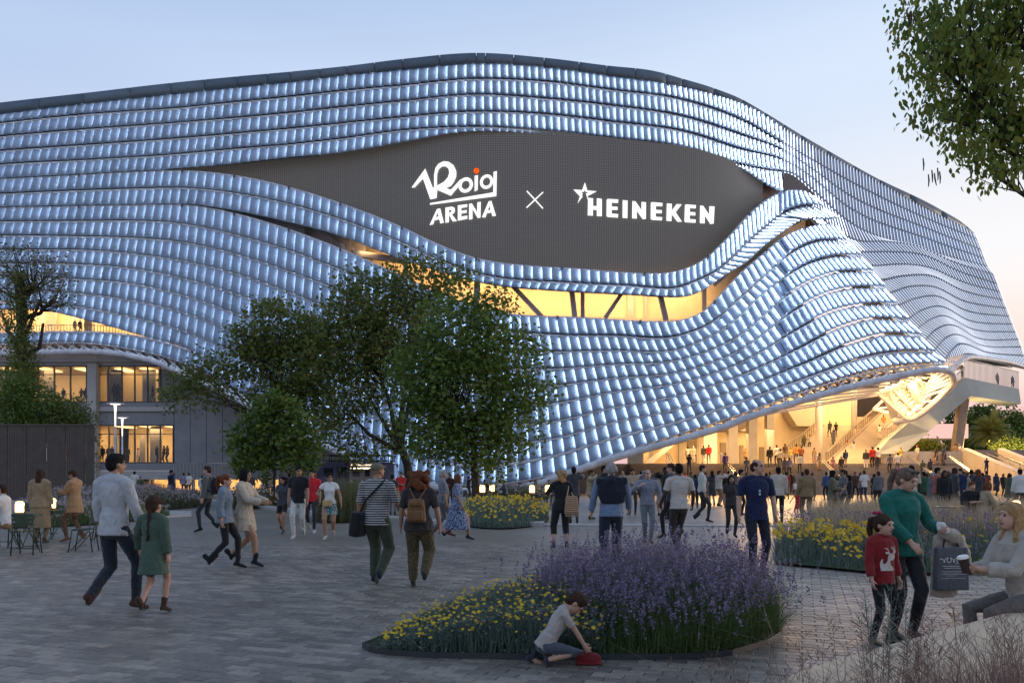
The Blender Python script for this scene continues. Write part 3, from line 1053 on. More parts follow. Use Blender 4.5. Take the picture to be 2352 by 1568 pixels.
while x < 850:
    m.box(Xp(x), Xp(x + 1.9), 77.85, 78.2, Zp(1101), Zp(1063.4)); x += 3.2
m.build('corrugated_band', M_pan, arena, kind='stuff')
block('band_back', 400, 850, 1063.5, 1101, 78.1, 0.3, M_conc)
block('undercroft_wall', 215, 850, 1101, 1130, 81.5, 0.3, M_plaster)
for a in (345, 395, 440, 478, 520, 560, 600, 640, 700, 750, 800, 845):
    block('undercroft_post', a, a + 5, 1101, 1130, 78.3, 0.4, M_steelgrey)
for px in (300, 430, 560, 690):
    area_light('undercroft_lamp', (Xp(px), 79.8, Zp(1102)), (Xp(px), 80.8, 0), 5.0, 0.6, 130, WARM)


def window_bay(x0, x1, y0, y1, nm, e, room=6.5, dark=()):
    """room behind a window wall: back wall, ceiling, floor, frame with mullions, panes"""
    X0, X1, Z0, Z1 = Xp(x0), Xp(x1), Zp(y1), Zp(y0)
    m = MB()
    yb = WD + room
    m.add([(X0 - 2, yb, Z0), (X1 + 1, yb, Z0), (X1 + 1, yb, Z1 + .1), (X0 - 2, yb, Z1 + .1)], [(0, 1, 2, 3)])
    m.add([(X1 + .01, WD + .2, Z0), (X1 + .01, yb, Z0), (X1 + .01, yb, Z1 + .1), (X1 + .01, WD + .2, Z1 + .1)], [(0, 1, 2, 3)])
    m.add([(X0 - 2, WD + .2, Z1 + .09), (X1, WD + .2, Z1 + .09), (X1, yb, Z1 + .09), (X0 - 2, yb, Z1 + .09)], [(0, 1, 2, 3)])
    m.build('room_wall', M_plaster, arena)
    m = MB(); m.add([(X0 - 2, WD + .1, Z0 + .01), (X1, WD + .1, Z0 + .01), (X1, yb, Z0 + .01), (X0 - 2, yb, Z0 + .01)], [(0, 1, 2, 3)])
    m.build('room_floor', M_conc, arena)
    w = empty('window', (0, 0, 0)); w.parent = arena; w.matrix_parent_inverse = world_of(arena).inverted()
    m = MB()
    m.box(X0, X1, WD - .02, WD + .12, Z1 - .12, Z1); m.box(X0, X1, WD - .02, WD + .12, Z0, Z0 + .1)
    m.box(X0, X1, WD - .02, WD + .1, Z0 + (Z1 - Z0) * .745, Z0 + (Z1 - Z0) * .765)
    for k in range(nm + 1):
        X = X0 + (X1 - X0) * k / nm
        m.box(X - .05, X + .05, WD - .06, WD + .14, Z0, Z1)
    m.build('window_frame', M_mull, w)
    for k in range(nm):
        a = X0 + (X1 - X0) * k / nm + .06; b_ = X0 + (X1 - X0) * (k + 1) / nm - .06
        m = MB(); m.box(a, b_, WD + .04, WD + .06, Z0 + .1, Z1 - .12); m.build('pane', M_glass, w)
    for a, b_, t, dd in dark:                 # partitions, screens and doors inside the room
        m = MB(); m.box(Xp(a), Xp(b_), WD + dd, WD + dd + .2, Z0 + .02, Z0 + (Z1 - Z0) * t); m.build('partition', M_conc, arena)
    # ceiling lamps
    m = MB()
    for k in range(max(2, nm // 2)):
        X = X0 + (X1 - X0) * (k + .5) / max(2, nm // 2)
        m.box(X - .5, X + .5, WD + 2.0, WD + 4.8, Z1 - .06, Z1 - .02)
    m.build('ceiling_lamps', emat('lamp_warm_%d' % int(x0), WARM, 3.0), arena)
    area_light('room_lamp', ((X0 + X1) / 2, WD + 3, Z1 - .12), ((X0 + X1) / 2, WD + 4, Z0), (X1 - X0) * .9, 2.5, e, WARM)


window_bay(-60, 199, 839, 924, 7, 420, dark=((60, 84, 1, 3.0), (150, 175, .8, 4)))
window_bay(221, 398, 839, 924, 6, 110, room=4.5, dark=((222, 256, .95, 2.0), (300, 330, .98, 2.5), (345, 396, .97, 1.8)))
window_bay(100, 199, 975, 1063, 3, 420, dark=())
window_bay(221, 398, 975, 1063, 6, 480, dark=((238, 246, .7, 2), (318, 345, 1, 2.5), (288, 300, .75, 3.0)))

m = MB()
x = 850.0
while x < 1452:
    m.box(Xp(x, 74), Xp(x + 1.9, 74), 73.85, 74.2, 0.05, 2.75); x += 3.2
m.build('corrugated_band', M_pan, arena, kind='stuff')
m = MB(); m.box(Xp(850, 74.1), 11.0, 74.1, 78, 0, 2.74); m.build('band_back', M_conc, arena)
# ------------------------------------------------------------------ entrance hall under the right end of the skirt
PZ = 2.76                                # height of the entrance platform
M_stone = mat('warm_stone', (0.50, 0.44, 0.36), rough=0.75, var=0.14, scale=0.5)
M_step = mat('stair_stone', (0.20, 0.18, 0.165), rough=0.8, var=0.2, scale=1.5)
M_white = mat('white_column', (0.78, 0.74, 0.68), rough=0.6, var=0.05, scale=1)
M_brown = mat('brown_cladding', (0.24, 0.20, 0.17), rough=0.8, var=0.12, scale=0.8)
m = MB(); m.box(11.0, 60.0, 74.0, 112.0, 0, PZ); m.build('platform', M_stone, arena)
X0s, X1s = Xp(1468, 68), Xp(2236, 68)
stair = empty('staircase', (0, 0, 0)); stair.parent = arena; stair.matrix_parent_inverse = world_of(arena).inverted()
NS = 16
for k in range(NS):
    m = MB(); m.box(X0s, X1s, 67.4 + 6.6 * k / NS, 74.0 - 0.003 * k, PZ * k / NS, PZ * (k + 1) / NS - (0.001 if k == NS - 1 else 0))
    m.build('step', M_step, stair)
# lobby
D = 90.0
m = MB(); m.box(Xp(1470, D), Xp(1960, D), D, D + .4, PZ, 10.5); m.build('lobby_wall', M_plaster, arena)
for x0, x1 in ((1490, 1500), (1560, 1570), (1600, 1606)):
    m = MB(); m.box(Xp(x0, 89.6), Xp(x1, 89.6), 89.6, 89.98, PZ, 7.2); m.build('lobby_pilaster', M_concl, arena)
for x0, x1, y0 in ((1655, 1672, 1016), (1700, 1708, 1022), (1745, 1762, 1026), (1580, 1596, 1012), (1790, 1806, 1030)):
    m = MB(); m.box(Xp(x0, 89.7), Xp(x1, 89.7), 89.7, 89.96, PZ, Zp(y0, 89.7)); m.build('door', M_brown, arena)
for x0, x1, D in ((1617, 1647, 80), (1674, 1695, 82), (1720, 1739, 84), (1762, 1778, 87)):
    m = MB(); m.box(Xp(x0, D), Xp(x1, D), D, D + 1.0, PZ, 9); m.build('pier', M_white if x0 == 1617 else M_concl, arena)
m = MB(); m.box(Xp(1478, 79), Xp(1490, 79), 79, 90, PZ, 5.0); m.build('lobby_side', M_plaster, arena)
face('leaning_fin', [(1478, 1063, 73.9), (1500, 1063, 73.9), (1560, 1012, 75), (1545, 1012, 75)], M_steel, thick=(0, 0.6, 0))
# upper floor edge, going back to the right
a = P(1560, 962, 72); z0 = 6.55; z1 = 8.5
pa = Vector((Xp(1590, 76), 76, z0)); pb = Vector((Xp(1790, 98), 98, z0)); pc = Vector((Xp(2090, 100), 100, z0))
m = MB(); m.prism([pa, pb, pc, Vector((Xp(2090, 112), 112, z0)), Vector((Xp(1450, 100), 100, z0)), Vector((Xp(1450, 84), 84, z0))], (0, 0, z1 - z0)); m.build('upper_floor', M_brown, arena)
m = MB()
for k in range(70):
    t = k / 69
    q = pa.lerp(pb, t); q.z = z1
    m.bar(q, q + Vector((0, 0, 1.25)), 0.07)
m.bar(pa + Vector((0, 0, z1 - z0 + 1.25)), pb + Vector((0, 0, z1 - z0 + 1.25)), 0.1)
m.build('gallery_railing', M_brown, arena, kind='stuff')
face('soffit_wedge', [(1807, 940, 88), (1831, 978, 88), (1878, 978, 88), (1878, 930, 88)], M_stone, thick=(0, 3, 0))
m = MB(); m.box(Xp(1830, 106), Xp(2160, 106), 106, 106.4, PZ, 19); m.build('rear_wall', M_brown, arena)
m = MB(); m.box(Xp(1500, 100), Xp(2130, 100), 92, 108, 14.0, 14.4); m.build('hall_ceiling', M_concl, arena)
face('hall_beam', [(1880, 905, 92), (2060, 885, 92), (2060, 905, 92), (1880, 925, 92)], M_concl, thick=(0, 1, 0))
for x0, x1, D, zt in ((1873, 1889, 78, 13), (1955, 1968, 84, 14)):
    m = MB(); m.lathe((Xp((x0 + x1) / 2, D), D, 0), [((Xp(x1, D) - Xp(x0, D)) / 2, PZ if x0 < 1900 else 6.6), ((Xp(x1, D) - Xp(x0, D)) / 2, zt)], 20)
    m.build('column', M_white, arena, smooth=True)


def flight(name, f0, f1, t0, t1, n, m_, side=None):
    """broad stair from foot line f0-f1 up to top line t0-t1 (points with height)"""
    f0, f1, t0, t1 = map(Vector, (f0, f1, t0, t1))
    s = empty(name); s.parent = arena; s.matrix_parent_inverse = world_of(arena).inverted()
    m = MB()
    for k in range(n):
        a, b_ = f0.lerp(t0, k / n), f1.lerp(t1, k / n)
        c, d = f0.lerp(t0, (k + 1) / n), f1.lerp(t1, (k + 1) / n)
        z = c.z
        m.add([(a.x, a.y, a.z), (b_.x, b_.y, b_.z), (b_.x, b_.y, z), (a.x, a.y, z), (c.x, c.y, z), (d.x, d.y, z)], [(0, 1, 2, 3), (3, 2, 5, 4)])
    m.build('treads', m_, s)
    for p, q in ((f0, t0), (f1, t1)):
        m = MB()
        dz = Vector((0, 0, 0.25)); dn = Vector((0, 0, -0.9))
        m.prism([p + dn, q + dn, q + dz, p + dz], (0.18, 0, 0)); m.build('stringer', M_brown, s)
        m = MB()
        L = 26
        for k in range(L):
            r = p.lerp(q, (k + .5) / L); m.bar(r, r + Vector((0, 0, 1.15)), 0.05)
        m.bar(p + Vector((0, 0, 1.15)), q + Vector((0, 0, 1.15)), 0.08)
        m.build('railing', M_brown, s, kind='stuff')
    return s


def W3(px, D, z): return (Xp(px, D), D, z)
flight('hall_stair', W3(1790, 80, PZ), W3(1895, 80, PZ), W3(1915, 93, 8.5), W3(2010, 93, 8.5), 30, M_stone)
flight('hall_stair', W3(1900, 75.5, PZ), W3(2012, 75.5, PZ), W3(2030, 90, 9.0), W3(2130, 90, 9.0), 32, M_stone)
block('upper_landing', 1905, 2010, 958, 964, 93.2, 6, M_stone)

# ------------------------------------------------------------------ raised walkway at the right end
M_walk = mat('walkway_render', (0.30, 0.335, 0.325), rough=0.8, var=0.07, scale=0.5)
walk = empty('walkway'); walk.parent = arena; walk.matrix_parent_inverse = world_of(arena).inverted()
prof = [(2012, 1042, 73), (2040, 1010, 73.8), (2087, 970, 74.5), (2184, 900, 78), (2217, 867, 80), (2340, 893, 88), (2345, 927, 88), (2229, 909, 80), (2134, 990, 76), (2077, 1042, 74)]
V = [P(*p) for p in prof]
m = MB()
n = len(V)
V2 = [v + Vector((0.9, 3.6, 0)) for v in V]
# front face split in quads so that it can bend
m.add(V + V2, [(0, 1, 8, 9), (1, 2, 8), (2, 3, 7, 8), (3, 4, 7), (4, 5, 6, 7)] + [(k, (k + 1) % n, n + (k + 1) % n, n + k) for k in range(n)])
m.build('walkway_body', M_walk, walk)
m = MB()
top = V[:6]
for j in range(1, 5):
    a, b_ = top[j], top[j + 1]
    L = (b_ - a).length
    k = int(L / 0.28)
    h = 1.15 if j >= 4 else 1.1
    for q in range(k + 1):
        p = a.lerp(b_, q / k) + Vector((0, 0.1, 0)); m.bar(p, p + Vector((0, 0, h if j < 4 else 1.9)), 0.035)
    hh = Vector((0, 0.1, h if j < 4 else 1.9)); m.bar(a + hh, b_ + hh, 0.08)
m.build('balustrade', M_steelgrey, walk, kind='stuff')
m = MB(); m.bar(P(2212, 915, 82), P(2196, 1036, 82), 0.8); m.bar(P(2222, 912, 84), P(2206, 1036, 84), 0.3); m.build('walkway_prop', M_brown, walk)

# parapet of the platform on the right
m = MB(); m.box(Xp(2030, 73.6), Xp(2240, 73.6), 73.7, 74.2, PZ, Zp(1036, 73.6)); m.build('parapet', M_stone, arena)
m = MB(); m.box(Xp(2240, 74), Xp(2500, 74), 74.0, 74.6, 0, Zp(1033, 74)); m.build('parapet', M_brown, arena)
for px0, px1 in ((2208, 2224), (2291, 2306)):
    xa, xb = Xp(px0, 74), Xp(px1, 74)
    zt = Zp(1029, 74)
    m = MB()
    yy0, yy1, z1_, z0_ = 74.0, 62.5, zt, 1.05
    m.add([(xa, yy0, 0), (xb, yy0, 0), (xb, yy1, 0), (xa, yy1, 0), (xa, yy0, z1_), (xb, yy0, z1_), (xb, yy1, z0_), (xa, yy1, z0_)],
          [(0, 3, 2, 1), (4, 5, 6, 7), (3, 7, 6, 2), (0, 4, 7, 3), (1, 2, 6, 5), (0, 1, 5, 4)])
    m.build('stair_cheek', M_stone, arena)
M_chrome = mat('handrail_steel', (0.62, 0.60, 0.58), rough=0.25, metal=0.9)
m = MB()
for k in range(18):
    m.box(Xp(2225, 74) + .02, Xp(2291, 74) - .02, 63 + 11 * k / 18, 74.0 - .002 * k, 0, PZ * (k + 1) / 18)
m.build('side_stair', M_step, arena)
for px in (2240, 2262, 2284):
    m = MB()
    a, b_ = Vector((Xp(px, 74), 74, PZ + 1)), Vector((Xp(px, 74), 63.5, 1.0))
    m.tube([a + Vector((0, 0.8, 0)), a, b_, b_ + Vector((0, -.6, 0))], 0.05, 6)
    for t in (0.05, .35, .65, .95): m.bar(a.lerp(b_, t), a.lerp(b_, t) - Vector((0, 0, 1)), 0.06)
    m.build('handrail', M_chrome, arena)
for px in (1532, 1655, 1871, 2020 + 60, 2168):
    m = MB()
    for dx in (0, 0.22):
        a, b_ = Vector((Xp(px, 74) + dx, 74.2, PZ + 1)), Vector((Xp(px, 74) + dx, 67.4, 0.95))
        m.tube([a + Vector((0, 0.5, 0)), a, b_, b_ + Vector((0, 0, -.9))], 0.045, 6)
        for t in (0, .5): m.bar(a.lerp(b_, t), a.lerp(b_, t) - Vector((0, 0, 1)), 0.06)
    m.build('handrail', M_chrome, arena)

# lights of the hall: warm floods under the skirt
for px, D, z, e, sx_ in ((1560, 84, 6.3, 560, 8), (1700, 86, 6.4, 600, 8), (1850, 85, 12.5, 800, 6), (1950, 88, 13.2, 950, 6), (2050, 84, 12.5, 900, 6)):
    area_light('hall_lamp', (Xp(px, D), D, z), (Xp(px, D), D + 1.5, 0), sx_, 4, e, WARM)
area_light('hall_lamp', (Xp(1640, 77), 76.5, 6.0), (Xp(1640, 77), 79, 3), 14, 1.0, 700, WARM)
area_light('hall_lamp', (Xp(1980, 74), 73.0, 10.5), (Xp(2000, 80), 82, 3), 7, 1.0, 1100, WARM)
for px in (1600, 1750, 1900, 2050):
    area_light('step_lamp', (Xp(px, 73), 73.2, 7.4 if px < 1800 else 9.5), (Xp(px, 70), 66, 0), 5, .6, 1500, WARM)
area_light('palm_uplight', P(2262, 1085, 98), P(2275, 990, 104), 2, 2, 1500, (1.0, .75, .4))
area_light('bush_uplight', P(2330, 1045, 80), P(2335, 1025, 84), 3, 1, 350, (1.0, .8, .45))
area_light('side_lamp', (Xp(2250, 74), 76, 8.0), (Xp(2250, 74), 66, 0), 4, 1, 900, WARM)
area_light('walk_lamp', P(2215, 1030, 84), P(2270, 915, 84), 6, 1.0, 900, (1.0, 0.62, 0.25))

# the folded corner: lamp-lit louvres and white beams behind the tip
M_lampbox = emat('tip_lamp', (1.0, 0.80, 0.45), 5.0)
tip = empty('tip_truss'); tip.parent = arena; tip.matrix_parent_inverse = world_of(arena).inverted()
a0, a1, b0, b1 = P(2015, 905, 70), P(2105, 865, 71), P(2075, 958, 71), P(2128, 905, 72)
for r in range(3):
    for c_ in range(6):
        u0, u1 = c_ / 6 + .02, (c_ + 1) / 6 - .02
        v0, v1 = r / 3 + .05, (r + 1) / 3 - .05
        def q(u, v): return (a0.lerp(b0, u)).lerp(a1.lerp(b1, u), v)
        m = MB(); m.prism([q(u0, v0), q(u1, v0), q(u1, v1), q(u0, v1)], (0, 0.12, 0))
        m.build('louvre', M_white, tip)
for r in range(4):
    m = MB(); v = r / 3
    m.bar(a0.lerp(a1, v) + Vector((0, -.15, 0)), b0.lerp(b1, v) + Vector((0, -.15, 0)), 0.22); m.build('beam', M_white, tip)
for p, q_, w in (((2030, 880, 70), (2062, 966, 72), .7), ((2090, 870, 69.5), (2110, 925, 71), .5), ((2052, 968, 71.5), (2128, 900, 71.5), .35), ((2075, 958, 71), (2097, 960, 71), .3)):
    m = MB(); m.bar(P(*p), P(*q_), w); m.build('beam', M_white, tip)
loop = tp[-36:]
for k in range(0, 34, 3):
    t = k / 34
    m = MB(); m.bar(loop[k], P(2140 - 70 * t, 868 + 92 * t, 71.5), 0.16); m.build('strut', M_white, tip)
for k in range(0, 36, 4):
    m = MB(); m.bar(P(2030 + 110 * k / 36, 905 - 40 * k / 36, 70.3), tp[-56 + k // 2], 0.14); m.build('strut', M_white, tip)
# lamps along the ridge
for i in range(8, 17):
    x = RIDGE[i] + 5; y = float(fA[i](RIDGE[i])); D = float(depthA(RIDGE[i], y)) + 0.5
    m = MB(); p = P(x, y + 6, D)
    m.box(p.x - .55, p.x + .12, p.y - .05, p.y + .05, p.z - .07, p.z + .07); m.build('ridge_lamp', M_lampbox, tip)
for (px, py, D, e) in ((2060, 880, 67.5, 500), (2120, 880, 68.5, 350), (2080, 790, 70, 500), (2020, 700, 74, 400)):
    area_light('tip_flood', P(px, py, D), P(px + 10, py + 20, D + 3), 1.6, 1.0, e * .8, WARM)
for (px, py, D, e) in ((1960, 640, 80, 600), (2010, 720, 78, 700), (2060, 790, 75, 700), (1930, 560, 83, 450)):
    area_light('ridge_flood', P(px, py, D), P(px - 15, py + 25, D - 6), 2.5, 1.2, e, WARM)
# truss under the far wing
m = MB()
for k in range(4, len(tp2) - 6, 4):
    p = tp2[k]; q_ = tp2[min(k + 4, len(tp2) - 1)]
    inner = lambda v: v + Vector((-1.5, 3.5, 1.0))
    m.bar(p, inner(p), 0.2); m.bar(inner(p), q_, 0.16); m.bar(inner(p), inner(q_), 0.18)
m.build('edge_truss', M_white, arena)
# ------------------------------------------------------------------ plaza
def paving_mat():
    m, nt, b = new_mat('paving_far')
    tc = nt.nodes.new('ShaderNodeTexCoord'); mp = nt.nodes.new('ShaderNodeMapping')
    mp.inputs['Rotation'].default_value = (0, 0, R(PAVE_A))
    nt.links.new(tc.outputs['Object'], mp.inputs[0])
    br = nt.nodes.new('ShaderNodeTexBrick')
    br.inputs['Scale'].default_value = 1.0; br.inputs['Brick Width'].default_value = PW; br.inputs['Row Height'].default_value = PH
    br.inputs['Mortar Size'].default_value = 0.006; br.inputs['Color1'].default_value = (0.172, 0.145, 0.118, 1); br.inputs['Color2'].default_value = (0.246, 0.207, 0.168, 1)
    br.inputs['Mortar'].default_value = (0.03, 0.03, 0.03, 1)
    nt.links.new(mp.outputs[0], br.inputs['Vector'])
    nz = nt.nodes.new('ShaderNodeTexNoise'); nz.inputs['Scale'].default_value = 0.35; nz.inputs['Detail'].default_value = 6
    nt.links.new(tc.outputs['Object'], nz.inputs['Vector'])
    mr = nt.nodes.new('ShaderNodeMapRange'); mr.inputs['From Min'].default_value = 0.3; mr.inputs['From Max'].default_value = 0.7
    mr.inputs['To Min'].default_value = 0.8; mr.inputs['To Max'].default_value = 1.2
    nt.links.new(nz.outputs['Fac'], mr.inputs[0])
    vs = nt.nodes.new('ShaderNodeVectorMath'); vs.operation = 'SCALE'
    nt.links.new(br.outputs['Color'], vs.inputs[0]); nt.links.new(mr.outputs[0], vs.inputs['Scale'])
    nt.links.new(vs.outputs[0], b.inputs['Base Color'])
    b.inputs['Roughness'].default_value = 0.42
    n3 = nt.nodes.new('ShaderNodeTexNoise'); n3.inputs['Scale'].default_value = 9; n3.inputs['Detail'].default_value = 5
    nt.links.new(tc.outputs['Object'], n3.inputs['Vector'])
    bp = nt.nodes.new('ShaderNodeBump'); bp.inputs['Strength'].default_value = 0.35; bp.inputs['Distance'].default_value = 0.012
    nt.links.new(n3.outputs['Fac'], bp.inputs['Height']); nt.links.new(bp.outputs[0], b.inputs['Normal'])
    return m


PW, PH, PAVE_A = 0.26, 0.13, 20.0
M_pave_far = paving_mat()
M_ground = mat('ground_far', (0.07, 0.072, 0.06), rough=0.95, var=0.3, scale=0.02)
m = MB(); m.add([(-900, -60, -0.05), (900, -60, -0.05), (900, 1800, -0.05), (-900, 1800, -0.05)], [(0, 1, 2, 3)])
tag(m.build('ground', M_ground), kind='structure')
m = MB(); m.add([(-90, -8, -0.012), (90, -8, -0.012), (90, 100, -0.012), (-90, 100, -0.012)], [(0, 1, 2, 3)])
plaza = tag(m.build('plaza', M_pave_far), kind='structure')


def paver_mat():
    m, nt, b = new_mat('paver_stone')
    g = nt.nodes.new('ShaderNodeNewGeometry'); oi = nt.nodes.new('ShaderNodeObjectInfo')
    tc = nt.nodes.new('ShaderNodeTexCoord')
    ad = nt.nodes.new('ShaderNodeMath'); ad.operation = 'ADD'
    nt.links.new(g.outputs['Random Per Island'], ad.inputs[0]); nt.links.new(oi.outputs['Random'], ad.inputs[1])
    fr = nt.nodes.new('ShaderNodeMath'); fr.operation = 'FRACT'; nt.links.new(ad.outputs[0], fr.inputs[0])
    rp = nt.nodes.new('ShaderNodeValToRGB')
    rp.color_ramp.elements[0].color = (0.126, 0.104, 0.084, 1); rp.color_ramp.elements[1].color = (0.285, 0.236, 0.188, 1)
    e = rp.color_ramp.elements.new(0.55); e.color = (0.190, 0.158, 0.127, 1)
    nt.links.new(fr.outputs[0], rp.inputs[0])
    nz = nt.nodes.new('ShaderNodeTexNoise'); nz.inputs['Scale'].default_value = 14; nz.inputs['Detail'].default_value = 8; nz.inputs['Roughness'].default_value = 0.7
    nt.links.new(g.outputs['Position'], nz.inputs['Vector'])
    mr = nt.nodes.new('ShaderNodeMapRange'); mr.inputs['From Min'].default_value = 0.3; mr.inputs['From Max'].default_value = 0.7
    mr.inputs['To Min'].default_value = 0.65; mr.inputs['To Max'].default_value = 1.35
    nt.links.new(nz.outputs['Fac'], mr.inputs[0])
    vs = nt.nodes.new('ShaderNodeVectorMath'); vs.operation = 'SCALE'
    nt.links.new(rp.outputs[0], vs.inputs[0]); nt.links.new(mr.outputs[0], vs.inputs['Scale'])
    nb = nt.nodes.new('ShaderNodeTexNoise'); nb.inputs['Scale'].default_value = .55; nb.inputs['Detail'].default_value = 7; nb.inputs['Roughness'].default_value = .6
    nt.links.new(g.outputs['Position'], nb.inputs['Vector'])
    mb_ = nt.nodes.new('ShaderNodeMapRange'); mb_.inputs['From Min'].default_value = .3; mb_.inputs['From Max'].default_value = .7; mb_.inputs['To Min'].default_value = .68; mb_.inputs['To Max'].default_value = 1.22
    nt.links.new(nb.outputs['Fac'], mb_.inputs[0])
    v2 = nt.nodes.new('ShaderNodeVectorMath'); v2.operation = 'SCALE'; nt.links.new(vs.outputs[0], v2.inputs[0]); nt.links.new(mb_.outputs[0], v2.inputs['Scale'])
    nt.links.new(v2.outputs[0], b.inputs['Base Color'])
    n3 = nt.nodes.new('ShaderNodeTexNoise'); n3.inputs['Scale'].default_value = 5
    nt.links.new(g.outputs['Position'], n3.inputs['Vector'])
    m2 = nt.nodes.new('ShaderNodeMapRange'); m2.inputs['To Min'].default_value = 0.25; m2.inputs['To Max'].default_value = 0.62
    nt.links.new(n3.outputs['Fac'], m2.inputs[0]); nt.links.new(m2.outputs[0], b.inputs['Roughness'])
    bp = nt.nodes.new('ShaderNodeBump'); bp.inputs['Strength'].default_value = 0.5; bp.inputs['Distance'].default_value = 0.008
    nt.links.new(nz.outputs['Fac'], bp.inputs['Height']); nt.links.new(bp.outputs[0], b.inputs['Normal'])
    return m


M_paver = paver_mat()
ca, sa = math.cos(R(-PAVE_A)), math.sin(R(-PAVE_A))
cells = []
for iy in range(-130, 200):
    for ix in range(-90, 105):
        u = ix * PW + (iy % 2) * PW * 0.5; v = iy * PH
        X = u * ca - v * sa; Y = u * sa + v * ca
        if 4.3 < Y < 18 and abs(X) < Y * 0.66 + 0.5:
            cells.append((Y, X, u, v))
cells.sort()
g_ = 0.008; cz = 0.006
pr = random.Random(5)


def paver_verts(dz, tx, ty):
    out = []
    for (bx, by, z) in ((0, 0, -0.06), (0, 0, dz - cz), (cz, cz, dz)):
        for sx_, sy_ in ((-1, -1), (1, -1), (1, 1), (-1, 1)):
            x = sx_ * (PW / 2 - g_ / 2 - bx); y = sy_ * (PH / 2 - g_ / 2 - by)
            out.append((x * ca - y * sa, x * sa + y * ca, z + (tx * x + ty * y if z > -0.05 else 0)))
    return out


PF = [(0, 1, 5, 4), (1, 2, 6, 5), (2, 3, 7, 6), (3, 0, 4, 7), (4, 5, 9, 8), (5, 6, 10, 9), (6, 7, 11, 10), (7, 4, 8, 11), (8, 9, 10, 11)]
pave_meshes = []
for k in range(8):
    mm = MB(); mm.add(paver_verts(pr.uniform(-0.002, 0.002), pr.uniform(-.012, .012), pr.uniform(-.012, .012)), PF)
    pave_meshes.append(mm.mesh('paver', M_paver))
big = MB()
inv = world_of(plaza).inverted()
cnt = 0
for (Y, X, u, v) in cells:
    if cnt < 299 and abs(X) < Y * 0.655:
        o = link('paver', pave_meshes[cnt % 8], plaza, (X, Y, 0.0)); cnt += 1
    else:
        vv = paver_verts(pr.uniform(-0.002, 0.002), pr.uniform(-.012, .012), pr.uniform(-.012, .012))
        big.add([(x + X, y + Y, z) for x, y, z in vv], PF)
big.build('pavers', M_paver, plaza, kind='stuff')

# pale stone bands set in the paving
M_band = mat('band_stone', (0.36, 0.34, 0.32), rough=0.6, var=0.15, scale=1.2)
def gband(name, pts, w0, m_=M_band, h=0.03):
    V = []
    for (px, py), wy in zip(pts, w0):
        V.append(G(px, py))
    m = MB()
    n = len(pts)
    lo = [G(px, py) for px, py in pts]; hi = [G(px, py - wy) for (px, py), wy in zip(pts, w0)]
    vv = [(p.x, p.y, h) for p in lo] + [(p.x, p.y, h) for p in hi] + [(p.x, p.y, -0.02) for p in lo] + [(p.x, p.y, -.02) for p in hi]
    F = []
    for k in range(n - 1):
        F += [(k, k + 1, n + k + 1, n + k), (k, 2 * n + k, 2 * n + k + 1, k + 1), (n + k, n + k + 1, 3 * n + k + 1, 3 * n + k)]
    m.add(vv, F)
    return tag(m.build(name, m_), kind='structure')
gband('stone_band', [(1200, 1206), (1500, 1208), (1700, 1209), (1850, 1208)], [3, 3.5, 3.5, 3])
gband('kerb', [(370, 1148), (470, 1152), (600, 1168), (760, 1188), (900, 1196), (1030, 1206), (1250, 1208)], [4, 4, 5, 5, 5, 4, 3], h=0.12)
gband('path_slab', [(370, 1188), (440, 1184)], [14, 8], h=0.05)

# ------------------------------------------------------------------ curved stone bench, lower right
M_bench = mat('bench_stone', (0.52, 0.40, 0.27), rough=0.75, var=0.10, scale=2.5, bump=0.25, bscale=40)
SH = 0.50
def GS(px, py, z=SH):
    Y = (EYE - z) * K / (py - HY)
    return Vector(((px - HX) / K * Y, Y, z))
edge = [GS(1786, 1560), GS(1800, 1546), GS(1880, 1518), GS(1985, 1488), GS(2100, 1458), GS(2240, 1420), GS(2300, 1404), GS(2380, 1392), GS(2480, 1384)]
edge = [Vector((1.28, 3.3, SH))] + edge[1:]
m = MB()
n = len(edge)
inner_e = [e + Vector((1.9 + 0.12 * k, -1.1 - 0.25 * k, 0)) for k, e in enumerate(edge)]
rim = [e + Vector((0.03, -0.03, 0)) for e in edge]
V = [(e.x, e.y, 0) for e in edge] + [(e.x, e.y, SH - .04) for e in edge] + [(e.x, e.y, SH) for e in rim] + [(e.x, e.y, SH) for e in inner_e] + [(e.x, e.y, 0) for e in inner_e]
F = []
for r in range(4):
    for k in range(n - 1):
        F.append((r * n + k, r * n + k + 1, (r + 1) * n + k + 1, (r + 1) * n + k))
F.append((0, n, 2 * n, 3 * n, 4 * n))
m.add(V, F)
bench = m.build('stone_bench', M_bench)
tag(bench, 'long pale stone bench curving through the lower right corner', 'bench')
# ------------------------------------------------------------------ plants
def leaf_mat(name, c1_, c2_, rough=0.5, trans=0.25):
    m, nt, b = new_mat(name)
    g = nt.nodes.new('ShaderNodeNewGeometry')
    r = nt.nodes.new('ShaderNodeValToRGB')
    r.color_ramp.elements[0].color = (*c1_, 1); r.color_ramp.elements[1].color = (*c2_, 1)
    nt.links.new(g.outputs['Random Per Island'], r.inputs[0])
    nt.links.new(r.outputs[0], b.inputs['Base Color'])
    b.inputs['Roughness'].default_value = rough
    b.inputs['Specular IOR Level'].default_value = .3
    if trans:
        out = [n for n in nt.nodes if n.type == 'OUTPUT_MATERIAL'][0]
        t = nt.nodes.new('ShaderNodeBsdfTranslucent'); nt.links.new(r.outputs[0], t.inputs[0])
        mx = nt.nodes.new('ShaderNodeMixShader'); mx.inputs[0].default_value = trans
        nt.links.new(b.outputs[0], mx.inputs[1]); nt.links.new(t.outputs[0], mx.inputs[2]); nt.links.new(mx.outputs[0], out.inputs[0])
    return m


